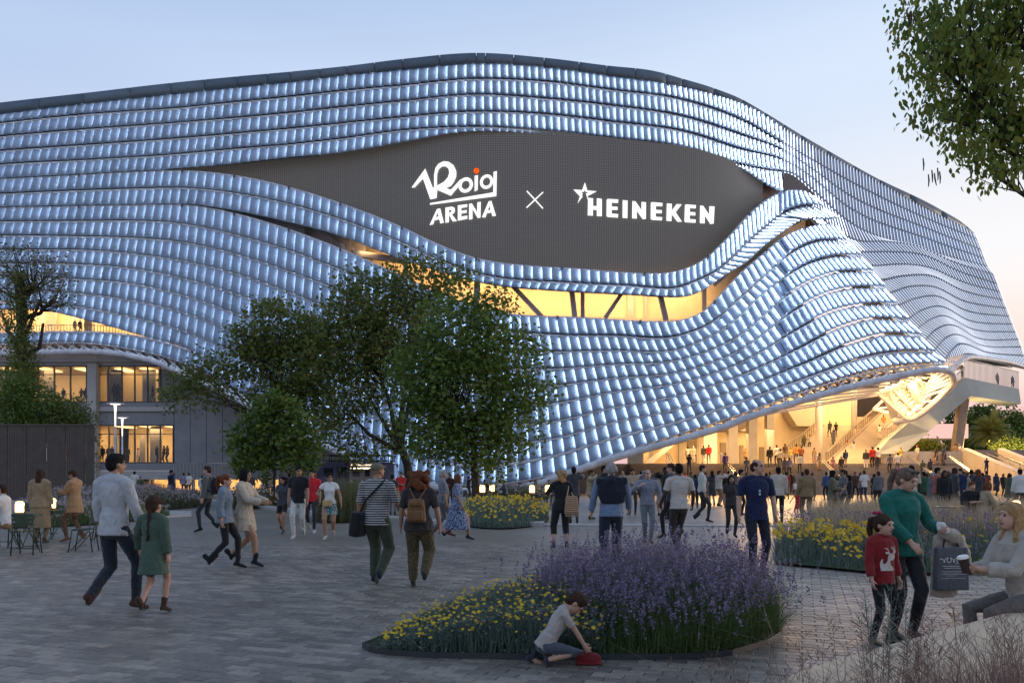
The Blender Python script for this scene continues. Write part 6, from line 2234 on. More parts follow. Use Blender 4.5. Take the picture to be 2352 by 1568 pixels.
    if face:
        F.chain(SK, [hp(0, .082, .010), hp(0, .102, -.030)], [.008 * hs, .0135 * hs], n=8)
        F.ell(SK, hp(0, .084, .028), hr(.045, .012, .010), HR_)
        for sx in (-1, 1):
            F.ell(SK, hp(sx * .074, -.008, -.012), hr(.010, .018, .028), HR_)
            F.ell(XT, hp(sx * .030, .080, .004), hr(.0085, .005, .0034), HR_, bias=.0015)
            if not (fem or kid): F.ell(HR, hp(sx * .031, .084, .024), hr(.017, .006, .0030), HR_, bias=.003)
        F.ell(6, hp(0, .0865, -.062), hr(.020, .006, .0055), HR_, bias=.003)
    # hair
    if hair in ('short', 'long', 'bob', 'pony', 'curly', 'curlybig', 'braid', 'bun', 'grey'):
        Hf.ell(HR, hp(0, -.016, .036), hr(.083, .098, .088), HR_)
        Hf.ell(HR, hp(0, -.052, -.005), hr(.076, .062, .080), HR_)
        if hair in ('short', 'grey'):
            Hf.ell(HR, hp(0, .030, .088), hr(.058, .055, .032), HR_)
        if hair == 'grey':
            for a in range(9):
                Hf.ell(HR, hp(.078 * math.sin(a * .7), -.05 - .03 * math.cos(a * .7), .02 - .02 * (a % 3)), hr(.030, .034, .034), HR_)
        if hair in ('long', 'curly', 'pony', 'braid', 'bun'):
            for sx in (-1, 1): Hf.ell(HR, hp(sx * .058, .02, .045), hr(.030, .052, .045), HR_)
        if hair == 'long':
            Hf.chain(HR, [hp(0, -.05, 0), hp(0, -.085, -.12), hp(0, -.095, -.25), hp(0, -.10, -.36)], [(.078 * hs, .05 * hs), (.078 * hs, .045 * hs), (.072 * hs, .036 * hs), (.050 * hs, .022 * hs)], xa=HR_ @ Vector((1, 0, 0)))
            for sx in (-1, 1): Hf.chain(HR, [hp(sx * .068, -.01, .02), hp(sx * .068, -.03, -.10), hp(sx * .078, -.02, -.21), hp(sx * .080, .0, -.33)], [(.018 * hs, .040 * hs), (.026 * hs, .050 * hs), (.034 * hs, .052 * hs), (.018 * hs, .030 * hs)], xa=HR_ @ Vector((1, 0, 0)))
        if hair == 'bob':
            Hf.chain(HR, [hp(0, -.045, .02), hp(0, -.052, -.07), hp(0, -.045, -.13)], [(.090 * hs, .062 * hs), (.100 * hs, .062 * hs), (.085 * hs, .048 * hs)], xa=HR_ @ Vector((1, 0, 0)))
            for sx in (-1, 1): Hf.chain(HR, [hp(sx * .066, .03, .04), hp(sx * .080, .03, -.04), hp(sx * .076, .03, -.115)], [(.020 * hs, .040 * hs), (.020 * hs, .038 * hs), (.012 * hs, .028 * hs)], xa=HR_ @ Vector((1, 0, 0)))
        if hair in ('curly', 'curlybig'):
            rr = random.Random(len(name)); big = 1.35 if hair == 'curlybig' else 1.0
            for a in range(34):
                th = rr.uniform(0, 2 * math.pi); z = rr.uniform(-.17, .10)
                y = -.045 + .085 * math.cos(th) * big; x = .095 * math.sin(th) * big
                if y > .02 and z < .06: y = -.03
                Hf.ell(HR, hp(x, y, z), hr(.036 * big, .036 * big, .036 * big), HR_, n=8)
        if hair == 'pony':
            Hf.chain(HR, [hp(0, -.10, .07), hp(0, -.15, .05), hp(.0, -.165, -.06), hp(0, -.14, -.20)], [.022 * hs, .034 * hs, .034 * hs, .015 * hs])
        if hair == 'braid':
            for a in range(8): Hf.ell(HR, hp(0.004 * (-1) ** a, -.10 - .004 * a, -.07 - .045 * a), hr(.024 - .0012 * a, .022, .027), HR_, n=8)
        if hair == 'bun' or bun: Hf.ell(HR, hp(0, -.10, .085), hr(.045, .045, .042), HR_)
    elif hair == 'cap':
        Hf.ell(HR, hp(0, -.012, .040), hr(.088, .103, .072), HR_); Hf.ell(HR, hp(0, .085, .040), hr(.062, .055, .014), HR_)
    elif hair == 'balding':
        Hf.ell(HR, hp(0, -.050, -.002), hr(.079, .062, .075), HR_)
        for sx in (-1, 1): Hf.ell(HR, hp(sx * .060, -.012, .030), hr(.020, .058, .045), HR_)
        Hf.ell(HR, hp(0, -.02, .085), hr(.045, .055, .022), HR_)
    elif hair == 'scarf':
        Hf.ell(HR, hp(0, -.012, .02), hr(.090, .104, .104), HR_); Hf.chain(HR, [hp(0, -.03, -.05), hp(0, -.03, -.16), tpt(0, -.03, .42)], [(.085, .08), (.09, .085), (.16, .11)])
    # legs
    ankles = []
    for sx, f in zip((-1, 1), feet):
        hip = pel + Vector((sx * .088 * wide ** .5, 0, -.03)); ank = Vector(f[:3])
        pole = Vector((sx * .12, 1, 0)) if len(f) < 5 else Vector(f[4])
        kn, ank = ik(hip, ank, .435, .425, pole)
        ankles.append((ank, f[3], kn, hip))
        bg = baggy
        thick = wide ** .7 * (.92 if kid else 1)
        tr = [(.088 if fem else .086) * thick + bg * .6, .064 * thick + bg * .8, .056 * thick + bg, .042 + bg * 1.1]
        cut = blen                      # 1 long trousers, .5 to the knee, .35 shorts
        P_ = [hip, hip.lerp(kn, .5), kn, kn.lerp(ank, .35), kn.lerp(ank, .95)]
        Rr = [tr[0], (tr[0] + tr[1]) / 2 + .002, tr[1], tr[2], tr[3]]
        lb = BT if bottom in ('pants', 'shorts', 'leggings') else SK
        if bottom == 'skirt' or top == 'dress' and bottom == 'none': lb = SK
        pos = [0, .25, .5, .68, .98]
        if lb == BT and cut < .95:
            ks = [k for k in range(5) if pos[k] <= cut]
            k = ks[-1]
            t = (cut - pos[k]) / (pos[k + 1] - pos[k])
            pc = P_[k].lerp(P_[k + 1], t); rc = Rr[k] + (Rr[k + 1] - Rr[k]) * t
            F.chain(BT, [P_[j] for j in ks] + [pc], [Rr[j] + .006 for j in ks] + [rc + .012], n=12, flat=True)
            F.chain(SK, P_[1:], [Rr[1] * .93, Rr[2] - bg * .8 - .004, Rr[3] - bg - .002, .037], n=12)
        else:
            F.chain(lb, P_, Rr, n=12)
        # shoe
        pr = f[3]
        yaw = f[5] if len(f) > 5 else sx * .10
        FR = rotz(-yaw) @ rotx(-pr)
        fp = lambda x, y, z: ank + FR @ Vector((x, y, z))
        if shoe == 'bare': pass
        F.chain(SH_, [fp(0, -.045, -.045), fp(0, .02, -.043), fp(0, .105, -.052), fp(0, .165, -.058)], [(.034, .036), (.038, .040), (.043, .030), (.032, .022)], xa=FR @ Vector((1, 0, 0)), n=10)
        F.chain(SH_, [fp(0, -.012, .02 if shoe != 'boot' else .10), fp(0, -.008, -.04)], [.043 if shoe != 'boot' else .05, .040], n=10)
        if shoe == 'tall': F.chain(SH_, [kn.lerp(ank, .2), kn.lerp(ank, .55), kn.lerp(ank, .95)], [.062, .060, .048], n=10)
        if shoe in ('heel', 'boot'): F.chain(SH_, [fp(0, -.05, -.055), fp(0, -.055, -.082)], [.020, .016], n=8)
        if shoe == 'sneaker': F.chain(6 if False else SH_, [fp(0, -.06, -.068), fp(0, .16, -.070)], [(.040, .014), (.040, .014)], xa=FR @ Vector((1, 0, 0)), n=10)
    # arms
    arms = arms or ((.06, .10, .15), (.06, .10, .15))
    wr_ = []
    for sx, a in zip((-1, 1), arms):
        S = tpt(sx * sw, -.01, .465)
        l1, l2 = .275, .245
        if len(a) == 3 and a[0] != 'to':
            pit, out, bend = a
            d1 = T @ Vector((sx * math.sin(out), math.sin(pit) * math.cos(out), -math.cos(pit) * math.cos(out)))
            E = S + d1 * l1
            p2 = pit + bend
            d2 = T @ Vector((sx * math.sin(out * .4), math.sin(p2), -math.cos(p2))).normalized()
            W = E + d2 * l2
        else:
            tgt = Vector(a[1])
            E, W = ik(S, tgt, l1, l2, Vector(a[2]) if len(a) > 2 and a[2] else Vector((sx * .6, -.6, -.5)))
            d2 = (W - E).normalized()
        al = 1.0 if not kid else .9
        ur = [(.052 if not fem else .045) * wide ** .5 * al, (.045 if not fem else .038) * wide ** .5 * al, .041 * al, .029 * al]
        cutp = sleeve                    # 0..1 along the whole arm
        pts = [S, S.lerp(E, .55), E, E.lerp(W, .35), E.lerp(W, .97)]
        rs = [ur[0], ur[1] + .002, ur[2] * .95, ur[2] * .98, ur[3]]
        F.chain(SK, pts, rs, n=11)
        if cutp > 0:
            pos = [0, .28, .5, .67, .99]
            ks = [k for k in range(5) if pos[k] < cutp] or [0]
            k = ks[-1]
            if k < 4:
                t = (cutp - pos[k]) / (pos[k + 1] - pos[k]); pe = pts[k].lerp(pts[k + 1], t); re = rs[k] + (rs[k + 1] - rs[k]) * t
                PP = [pts[j] for j in ks] + [pe]; RR = [rs[j] + cl + .003 for j in ks] + [re + cl + .009]
            else:
                PP, RR = pts, [r + cl + .002 for r in rs]
            if len(PP) > 1: F.chain(TP, PP, RR, n=12, bias=.002, flat=True)
        pn = Vector((-sx, .25, 0)) if palm is None or palm[0 if sx < 0 else 1] is None else Vector(palm[0 if sx < 0 else 1])
        hand(F, W, d2, pn, sx, 1.0 * (1.05 if not fem else .95), curl=curl if not hasattr(curl, '__len__') else curl[0 if sx < 0 else 1], fine=fine)
        wr_.append((W, d2, E, S))
    # scale about the origin and set on the ground
    vox = voxel / s
    me = F.mesh(name, vox, nmat=7, wr=wr if fine else 0)
    hm = Hf.mesh(name + '_hair', vox * 1.05, nmat=7, smooth=1) if sep_hair and Hf.v else None
    for q in (me, hm):
        if q: q.transform(Matrix.Scale(s, 4))
    z0 = min((v.co.z for v in me.vertices)) if pelvis is None else 0.0
    if pelvis is None:
        for q in (me, hm):
            if q: q.transform(Matrix.Translation((0, 0, -z0)))
    info = dict(s=s, z0=z0, wrists=[(w[0] * s - Vector((0, 0, z0)), w[1]) for w in wr_], head=hc * s - Vector((0, 0, z0)), hrot=HR_, hs=hs * s, pel=pel * s - Vector((0, 0, z0)), T=T, tpt=lambda x, y, z: tpt(x, y, z) * s - Vector((0, 0, z0)))
    return me, hm, info


# ---- cloth, skin and hair materials
_cm = {}


def cloth(c, kind='plain', c2=None, sc=1.0):
    key = (tuple(round(x, 3) for x in c), kind, c2 and tuple(c2), sc)
    if key in _cm: return _cm[key]
    m, nt, b = new_mat('cloth_%d' % len(_cm))
    b.inputs['Roughness'].default_value = 0.85
    b.inputs['Specular IOR Level'].default_value = 0.2
    b.inputs['Sheen Weight'].default_value = 0.15
    tc = nt.nodes.new('ShaderNodeTexCoord')
    n1 = nt.nodes.new('ShaderNodeTexNoise'); n1.inputs['Scale'].default_value = 9; n1.inputs['Detail'].default_value = 5
    nt.links.new(tc.outputs['Object'], n1.inputs['Vector'])
    base = None
    if kind == 'stripe':
        w = nt.nodes.new('ShaderNodeTexWave'); w.bands_direction = 'Z'; w.inputs['Scale'].default_value = 10 * sc; w.inputs['Distortion'].default_value = 0.6
        nt.links.new(tc.outputs['Object'], w.inputs['Vector'])
        r = nt.nodes.new('ShaderNodeValToRGB'); r.color_ramp.interpolation = 'CONSTANT'
        r.color_ramp.elements[0].color = (*c, 1); r.color_ramp.elements[1].color = (*c2, 1); r.color_ramp.elements[1].position = .5
        nt.links.new(w.outputs['Fac'], r.inputs[0]); base = r.outputs[0]
    elif kind == 'plaid':
        ws = []
        for d in ('X', 'Z'):
            w = nt.nodes.new('ShaderNodeTexWave'); w.bands_direction = d; w.inputs['Scale'].default_value = 7 * sc
            nt.links.new(tc.outputs['Object'], w.inputs['Vector']); ws.append(w)
        mx = nt.nodes.new('ShaderNodeMath'); mx.operation = 'ADD'
        nt.links.new(ws[0].outputs['Fac'], mx.inputs[0]); nt.links.new(ws[1].outputs['Fac'], mx.inputs[1])
        hf = nt.nodes.new('ShaderNodeMath'); hf.operation = 'MULTIPLY'; hf.inputs[1].default_value = .5
        nt.links.new(mx.outputs[0], hf.inputs[0])
        r = nt.nodes.new('ShaderNodeValToRGB'); r.color_ramp.elements[0].color = (*c, 1); r.color_ramp.elements[1].color = (*c2, 1)
        nt.links.new(hf.outputs[0], r.inputs[0]); base = r.outputs[0]
    elif kind == 'flower':
        v = nt.nodes.new('ShaderNodeTexVoronoi'); v.inputs['Scale'].default_value = 26 * sc
        nt.links.new(tc.outputs['Object'], v.inputs['Vector'])
        r = nt.nodes.new('ShaderNodeValToRGB'); r.color_ramp.elements[0].color = (*c2, 1); r.color_ramp.elements[1].color = (*c, 1)
        r.color_ramp.elements[0].position = .38; r.color_ramp.elements[1].position = .5
        nt.links.new(v.outputs['Distance'], r.inputs[0]); base = r.outputs[0]
    mr = nt.nodes.new('ShaderNodeMapRange'); mr.inputs['From Min'].default_value = .3; mr.inputs['From Max'].default_value = .7
    mr.inputs['To Min'].default_value = .88; mr.inputs['To Max'].default_value = 1.1
    nt.links.new(n1.outputs['Fac'], mr.inputs[0])
    vs = nt.nodes.new('ShaderNodeVectorMath'); vs.operation = 'SCALE'
    if base: nt.links.new(base, vs.inputs[0])
    else: vs.inputs[0].default_value = c
    nt.links.new(mr.outputs[0], vs.inputs['Scale']); nt.links.new(vs.outputs[0], b.inputs['Base Color'])
    mp = nt.nodes.new('ShaderNodeMapping'); mp.inputs['Scale'].default_value = (1, 1, .55); mp.inputs['Rotation'].default_value = (.3, .5, .2)
    nt.links.new(tc.outputs['Object'], mp.inputs[0])
    n2 = nt.nodes.new('ShaderNodeTexNoise'); n2.inputs['Scale'].default_value = 13; n2.inputs['Detail'].default_value = 4; n2.inputs['Distortion'].default_value = 1.2
    nt.links.new(mp.outputs[0], n2.inputs['Vector'])
    bp = nt.nodes.new('ShaderNodeBump'); bp.inputs['Strength'].default_value = .75; bp.inputs['Distance'].default_value = .03
    nt.links.new(n2.outputs['Fac'], bp.inputs['Height']); nt.links.new(bp.outputs[0], b.inputs['Normal'])
    _cm[key] = m
    return m


def skin_mat(name, c):
    m = mat(name, c, rough=0.5, var=0.10, scale=14, spec=.35)
    b = m.node_tree.nodes['Principled BSDF']
    b.inputs['Subsurface Weight'].default_value = 0.0
    return m


SKINS = {'fair': skin_mat('skin_fair', (.46, .27, .19)), 'tan': skin_mat('skin_tan', (.32, .18, .115)), 'brown': skin_mat('skin_brown', (.17, .085, .05)), 'dark': skin_mat('skin_dark', (.065, .033, .022))}


def hair_mat(name, c):
    m = mat(name, c, rough=0.75, var=0.45, scale=30, bump=1.0, bscale=60, spec=.12)
    return m


HAIRS = {'black': hair_mat('hair_black', (.012, .010, .010)), 'brown': hair_mat('hair_brown', (.045, .026, .017)), 'auburn': hair_mat('hair_auburn', (.13, .05, .022)), 'blond': hair_mat('hair_blond', (.36, .22, .10)),
         'grey': hair_mat('hair_grey', (.30, .29, .28)), 'cap': hair_mat('cap_tweed', (.17, .14, .10)), 'red': hair_mat('hair_red', (.30, .07, .02)), 'white': hair_mat('scarf_white', (.6, .55, .45)), 'mixed': hair_mat('hair_streaked', (.16, .11, .08))}
M_eye = mat('eye_dark', (.02, .015, .012), rough=.15)
M_lip = mat('lips', (.28, .08, .07), rough=.45)
BLK = (.016, .016, .018); NAVY = (.022, .032, .075); DENIM = (.045, .065, .11); WHITE = (.62, .60, .56); CREAM = (.48, .43, .35); BEIGE = (.34, .27, .18); TAN = (.30, .19, .09)
GREY = (.12, .12, .13); DGREY = (.045, .045, .05); GREEN = (.035, .075, .05); RED = (.42, .02, .02); CHAR = (.025, .025, .03); BROWN = (.07, .04, .025); LBLUE = (.28, .36, .45); KHAKI = (.10, .12, .06); OLIVE = (.08, .09, .05)


def slot_mats(o, mats):
    for k, m_ in enumerate(mats):
        if k < len(o.material_slots):
            o.material_slots[k].link = 'OBJECT'
            o.material_slots[k].material = m_


def outfit(skin='fair', top=GREY, bottom=DGREY, shoe=BLK, hair='brown', extra=None):
    tm = top if isinstance(top, bpy.types.Material) else cloth(top)
    bm = bottom if isinstance(bottom, bpy.types.Material) else cloth(bottom)
    sm = shoe if isinstance(shoe, bpy.types.Material) else cloth(shoe)
    return [SKINS[skin], tm, bm, sm, HAIRS[hair], extra or M_eye, M_lip]


def person(label, loc, rz, H, fit, group=None, **kw):
    """a detailed figure: body and hair as parts"""
    me, hm, info = make_figure('body', H=H, **kw)
    root = empty('person', loc, rz, label, 'person', group)
    b = bpy.data.objects.new('body', me); col.objects.link(b); b.parent = root; slot_mats(b, fit)
    if hm:
        h = bpy.data.objects.new('hair' if kw.get('hair') not in ('cap', 'scarf') else 'cap', hm); col.objects.link(h); h.parent = root; slot_mats(h, fit)
    info['root'] = root
    Mw = Matrix.Translation(loc) @ Matrix.Rotation(rz, 4, 'Z')
    info['M'] = Mw
    return info


def at_feet(px, feet, top):
    g = G(px, feet)
    return g, (feet - top) / K * g.y
FRONT, BACK, RIGHT, LEFT = math.pi, 0.0, -math.pi / 2, math.pi / 2    # facing the camera, away, right, left

def W_(stride=.30, lift=.12, w=.09, lead=0):
    """walking feet: lead 0 = left forward"""
    a = (stride * .85, .085 + .015, .25); b = (-stride, .085 + lift, -.75)
    l, r = (a, b) if lead == 0 else (b, a)
    return ((-w, l[0], l[1], l[2]), (w, r[0], r[1], r[2]))


# --- left: man and girl hand in hand
g, H = at_feet(262, 1406, 1037)
p1 = person('man in a pale grey linen shirt and dark jeans walking with a girl', g, BACK - .35, H,
            outfit('tan', cloth((.40, .41, .42)), cloth((.022, .026, .038)), cloth((.06, .028, .018)), 'black'),
            top='shirt', sleeve=.80, hem=.78, hair='short', feet=W_(.24, .10, .10, 1), arms=((.0, .12, .3), (.20, .20, .25)), collar=True, voxel=.012, baggy=.006, head=(-.35, 0), belly=.01)
g, H = at_feet(352, 1410, 1140)
p2 = person('girl with a long braid in a green wool coat, near man in linen', g, BACK - .15, H,
            outfit('fair', cloth((.060, .095, .070)), cloth((.25, .20, .14)), cloth((.05, .028, .018)), 'brown'), kid=True,
            top='coat', sleeve=.97, hem=.8, coatlen=.42, bottom='shorts', blen=.40, shoe='boot', hair='braid', feet=W_(.20, .10, .07, 1), arms=((.25, .45, .2), (-.05, .18, .2)), voxel=.011)
# --- two women with heeled boots
g, H = at_feet(516, 1305, 1086)
person('woman in a denim jacket, black leggings and heeled boots, red ponytail', g, RIGHT + .15, H,
       outfit('fair', cloth((.15, .19, .23)), cloth(BLK), cloth(BLK), 'auburn'), fem=True, top='jacket', sleeve=.9, hem=.80, hair='pony', shoe='boot', feet=W_(.26, .08, .07, 0), arms=((.1, .1, .3), (-.15, .1, .3)), voxel=.012)
g, H = at_feet(561, 1299, 1073)
person('woman with a dark bob in a cream jacket and heeled ankle boots', g, RIGHT - .1, H,
       outfit('tan', cloth((.42, .36, .28)), cloth((.42, .36, .28)), cloth(BLK), 'black'), fem=True, top='coat', sleeve=.97, hem=.8, coatlen=.38, bottom='shorts', blen=.18, shoe='boot', hair='bob',
       feet=W_(.28, .10, .07, 1), arms=(('to', (-.10, .38, 1.12)), ('to', (.10, .36, 1.12))), voxel=.012)
# --- man with backpack in profile
g, H = at_feet(478, 1221, 1068)
pb = person('man in a grey jumper and dark trousers with a black backpack, facing left', g, LEFT, H,
            outfit('fair', cloth((.10, .10, .10)), cloth((.03, .033, .035)), cloth(BLK), 'brown'), top='sweater', sleeve=.97, hem=.86, hair='short', feet=W_(.22, .08, .08, 0), voxel=.014)
# --- four people walking towards the camera
g, H = at_feet(650, 1224, 1092)
person('young woman in a dark t-shirt with a pink print and black shorts', g, FRONT - .1, H,
       outfit('tan', cloth((.05, .055, .07)), cloth(BLK), cloth((.04, .04, .04)), 'black'), fem=True, top='tee', sleeve=.32, hem=.78, bottom='shorts', blen=.36, hair='curly', feet=W_(.16, .05, .07, 0), arms=((.1, .1, .2), ('to', (.05, .3, 1.08))), voxel=.013, head=(-.3, 0))
g, H = at_feet(686, 1236, 1069)
person('man in a black t-shirt and white trousers walking towards the camera', g, FRONT, H,
       outfit('tan', cloth((.014, .014, .018)), cloth((.50, .49, .45)), cloth((.45, .45, .42)), 'black'), top='tee', sleeve=.34, hem=.84, hair='short', feet=W_(.20, .05, .07, 1), voxel=.013, head=(.5, 0), baggy=.004)
g, H = at_feet(716, 1223, 1076)
person('bearded man in a bright red polo shirt and dark jeans', g, FRONT + .1, H,
       outfit('tan', cloth((.50, .02, .03)), cloth((.03, .033, .045)), cloth((.42, .40, .34)), 'black'), top='tee', sleeve=.36, hem=.84, hair='short', feet=W_(.20, .08, .09, 0), voxel=.013)
g, H = at_feet(757, 1238, 1084)
pw = person('woman in sunglasses with a white frilled top and a teal patterned skirt', g, FRONT + .05, H,
            outfit('tan', cloth((.62, .62, .60)), cloth((.035, .15, .17), 'flower', (.4, .4, .35), .8), cloth((.45, .40, .34)), 'black'), fem=True, top='tee', sleeve=.20, hem=.98, bottom='skirt', coatlen=.36, hair='bun', feet=W_(.16, .04, .08, 1),
            arms=((.0, .38, .15), ('to', (.26, .22, 1.16))), voxel=.013, head=(.35, 0))
# --- the two walking away in the middle
g, H = at_feet(866, 1344, 1058)
p11 = person('man in a flat cap, striped t-shirt and green cargo trousers walking away', g, BACK - .25, H,
             outfit('tan', cloth((.02, .02, .022), 'stripe', (.42, .42, .40), .95), cloth((.045, .060, .036)), cloth((.02, .03, .05)), 'cap'), top='tee', sleeve=.47, hem=.70, hair='cap', wide=1.12, belly=.03,
             feet=W_(.15, .10, .10, 0), arms=((.0, .22, .25), (.25, .25, .8)), voxel=.012, baggy=.018, head=(-.6, .1))
g, H = at_feet(962, 1350, 1076)
p12 = person('woman with big curly hair and brown patterned trousers walking away', g, BACK - .05, H,
             outfit('tan', cloth((.035, .030, .030)), cloth((.065, .048, .022), 'flower', (.10, .085, .04), 1.4), cloth((.03, .03, .03)), 'auburn'), fem=True, top='shirt', sleeve=.42, hem=.74, hair='curlybig', wide=1.22,
             feet=W_(.10, .12, .10, 0), arms=((.05, .25, .2), (.05, .30, .2)), voxel=.012, baggy=.02)
# --- older couple
g, H = at_feet(1016, 1231, 1078)
person('grey haired man in a blue checked shirt beside the floral dress', g, RIGHT + .3, H,
       outfit('tan', cloth((.05, .065, .10), 'plaid', (.25, .26, .28), 1.2), cloth((.11, .11, .13)), cloth((.12, .04, .02)), 'grey'), top='shirt', sleeve=.5, hem=.86, hair='short', belly=.04, feet=W_(.22, .08, .08, 1), voxel=.014)
g, H = at_feet(1050, 1240, 1085)
person('woman in a long blue and white floral dress striding to the right', g, RIGHT, H,
       outfit('tan', cloth((.025, .045, .13), 'flower', (.36, .42, .52), 1.6), cloth((.03, .05, .13)), cloth((.03, .02, .03)), 'auburn'), fem=True, top='dress', sleeve=.42, hem=.8, bottom='none', coatlen=.78, hair='bob', wide=1.2,
       feet=W_(.34, .10, .08, 0), arms=((-.1, .15, .3), (.2, .15, .2)), voxel=.014)
# --- centre right
g, H = at_feet(1289, 1257, 1075)
p17 = person('woman with pale braids in black t-shirt and black capri trousers', g, BACK + .15, H,
             outfit('fair', cloth(BLK), cloth((.018, .018, .02)), cloth((.012, .012, .012)), 'blond'), fem=True, top='tee', sleeve=.48, hem=.80, bottom='pants', blen=.74, hair='curly', wide=1.18,
             feet=((-.16, .0, .085, 0), (.13, .02, .085, 0)), arms=(('to', (-.22, .28, 1.18)), (.3, .3, 1.3)), voxel=.013, sep_hair=True)
g, H = at_feet(1404, 1306, 1058)
p21 = person('grey haired man in a blue shirt with a navy jumper over his back', g, BACK, H,
             outfit('fair', cloth((.14, .20, .30)), cloth((.020, .028, .050)), cloth(BLK), 'grey'), top='shirt', sleeve=.97, hem=.84, hair='grey', wide=1.15, feet=W_(.10, .03, .09, 1), arms=((.1, .28, .35), (.15, .28, .6)), voxel=.013, baggy=.015)
g, H = at_feet(1487, 1246, 1074)
person('smiling man in grey blue shirt and faded jeans carrying a jacket', g, FRONT, H,
       outfit('fair', cloth((.19, .20, .25)), cloth((.13, .155, .17)), cloth((.13, .05, .02)), 'brown'), top='shirt', sleeve=.95, hem=.88, hair='balding', feet=((-.05, .16, .09, .1), (.05, -.05, .09, 0)), arms=((.1, .35, .3), ('to', (.22, .22, 1.33))), voxel=.012, wide=1.05)
g, H = at_feet(1560, 1270, 1058)
person('man in a fitted cream t-shirt and dark brown trousers, back turned', g, BACK + .1, H,
       outfit('dark', cloth((.47, .43, .38)), cloth((.045, .035, .032)), cloth((.03, .018, .012)), 'black'), top='tee', sleeve=.36, hem=.86, hair='short', wide=1.1, feet=((-.05, .0, .085, 0), (.03, .22, .09, 0)), arms=((.15, .25, .6), (.1, .3, .5)), voxel=.013)
g, H = at_feet(1612, 1199, 1066)
person('young man in a white shirt and dark trousers striding with one foot back', g, RIGHT - .1, H,
       outfit('fair', cloth((.50, .49, .43)), cloth((.035, .033, .035)), cloth((.02, .02, .02)), 'brown'), top='shirt', sleeve=.97, hem=.93, hair='short', feet=W_(.20, .08, .08, 1), voxel=.014)
g, H = at_feet(1679, 1233, 1088)
person('woman with long dark hair in charcoal t-shirt facing the camera', g, FRONT, H,
       outfit('tan', cloth((.035, .033, .033)), cloth((.035, .032, .030)), cloth(BLK), 'black'), fem=True, top='tee', sleeve=.36, hem=.86, hair='long', feet=W_(.16, .06, .07, 0), voxel=.014)
g, H = at_feet(1737, 1322, 1048)
p31 = person('balding man in a navy polo shirt and black trousers looking to the right', g, FRONT + .05, H,
             outfit('fair', cloth((.012, .018, .055)), cloth((.014, .016, .024)), cloth(BLK), 'brown'), top='tee', sleeve=.40, hem=.82, hair='balding', wide=1.04, feet=((-.09, .0, .085, 0), (.10, .10, .085, 0)),
             arms=((.05, .20, .15), (.0, .22, .25)), voxel=.010, collar=True, head=(.75, .05), curl=.6)
g, H = at_feet(1853, 1199, 1074)
person('man in tan jacket and tan trousers beside the girl in red', g, BACK, H,
       outfit('tan', cloth((.24, .17, .09)), cloth((.13, .09, .055)), cloth(BROWN), 'brown'), top='jacket', sleeve=.97, hem=.78, hair='short', wide=1.15, feet=((-.12, .0, .085, 0), (.12, .0, .085, 0)), arms=((.1, .12, .5), (.0, .15, .2)), voxel=.014, baggy=.01)
g, H = at_feet(1832, 1188, 1125)
person('small girl in a red dress with outstretched arm', g, BACK + .4, H,
       outfit('fair', cloth((.45, .02, .03)), cloth((.4, .02, .03)), cloth(BLK), 'blond'), kid=True, top='dress', sleeve=.2, hem=.8, bottom='none', coatlen=.45, hair='bob', arms=((.3, .9, .1), (.1, .1, .2)), voxel=.014)
g, H = at_feet(1912, 1207, 1076)
person('woman in an olive ankle length coat talking on the phone', g, RIGHT - .35, H,
       outfit('tan', cloth((.11, .10, .065)), cloth((.08, .07, .05)), cloth(BLK), 'black'), fem=True, top='coat', sleeve=.97, hem=.8, coatlen=.88, hair='long', feet=((-.06, .0, .085, 0), (.07, .08, .085, 0)), arms=(('to', (-.14, .16, 1.50)), ('to', (.10, .24, 1.12))), voxel=.014)
# --- left, by the tables
g, H = at_feet(92, 1246, 1073)
person('woman with very long dark hair in a beige trench coat seen from behind', g, BACK + .1, H,
       outfit('fair', cloth((.26, .20, .12)), cloth((.2, .15, .1)), cloth(BROWN), 'brown'), fem=True, top='coat', sleeve=.97, hem=.8, coatlen=.70, hair='long', wide=1.05, voxel=.013)
g, H = at_feet(172, 1243, 1076)
person('man in a camel coat and brown trousers reading his phone', g, LEFT, H,
       outfit('tan', cloth((.33, .20, .10)), cloth((.13, .07, .04)), cloth((.2, .1, .05)), 'brown'), top='coat', sleeve=.97, hem=.8, coatlen=.30, hair='short', feet=W_(.18, .04, .08, 0), arms=(('to', (-.06, .34, 1.18)), ('to', (.10, .36, 1.20))), voxel=.012, head=(0, -.35), collar=True)

# --- mother and daughter, lower right
g, H = at_feet(2072, 1462, 1064)
pm = person('woman in a green jumper with a ponytail, beside the girl in red', g, FRONT + .12, H,
            outfit('fair', cloth((.010, .115, .085)), cloth((.03, .03, .035)), cloth(BLK), 'mixed'), fem=True, top='sweater', sleeve=.95, hem=.74, hair='pony', shoe='tall', wide=1.08,
            feet=((-.10, .03, .085, 0), (.08, -.02, .085, 0)), arms=(('to', (-.25, .25, 1.10), (-.5, -.5, -.8)), ('to', (.08, .26, .98), (.8, -.3, -.5))), voxel=.0085, head=(.45, -.30), leanx=.0, curl=(.9, .4), palm=((.6, .2, .5), (0, -1, 0)))
g, H = at_feet(2026, 1478, 1180)
pg = person('girl in a dark red jumper with a white reindeer, black trousers', g, FRONT + .28, H,
            outfit('fair', cloth((.20, .014, .016)), cloth((.010, .010, .012)), cloth(BLK), 'brown'), kid=True, top='sweater', sleeve=.92, hem=.76, hair='pony', feet=((-.10, .02, .085, 0), (.12, -.04, .085, 0)), arms=((.0, .16, .25), (.05, .20, .3)),
            voxel=.008, collar=True, head=(.30, .0), baggy=.006)

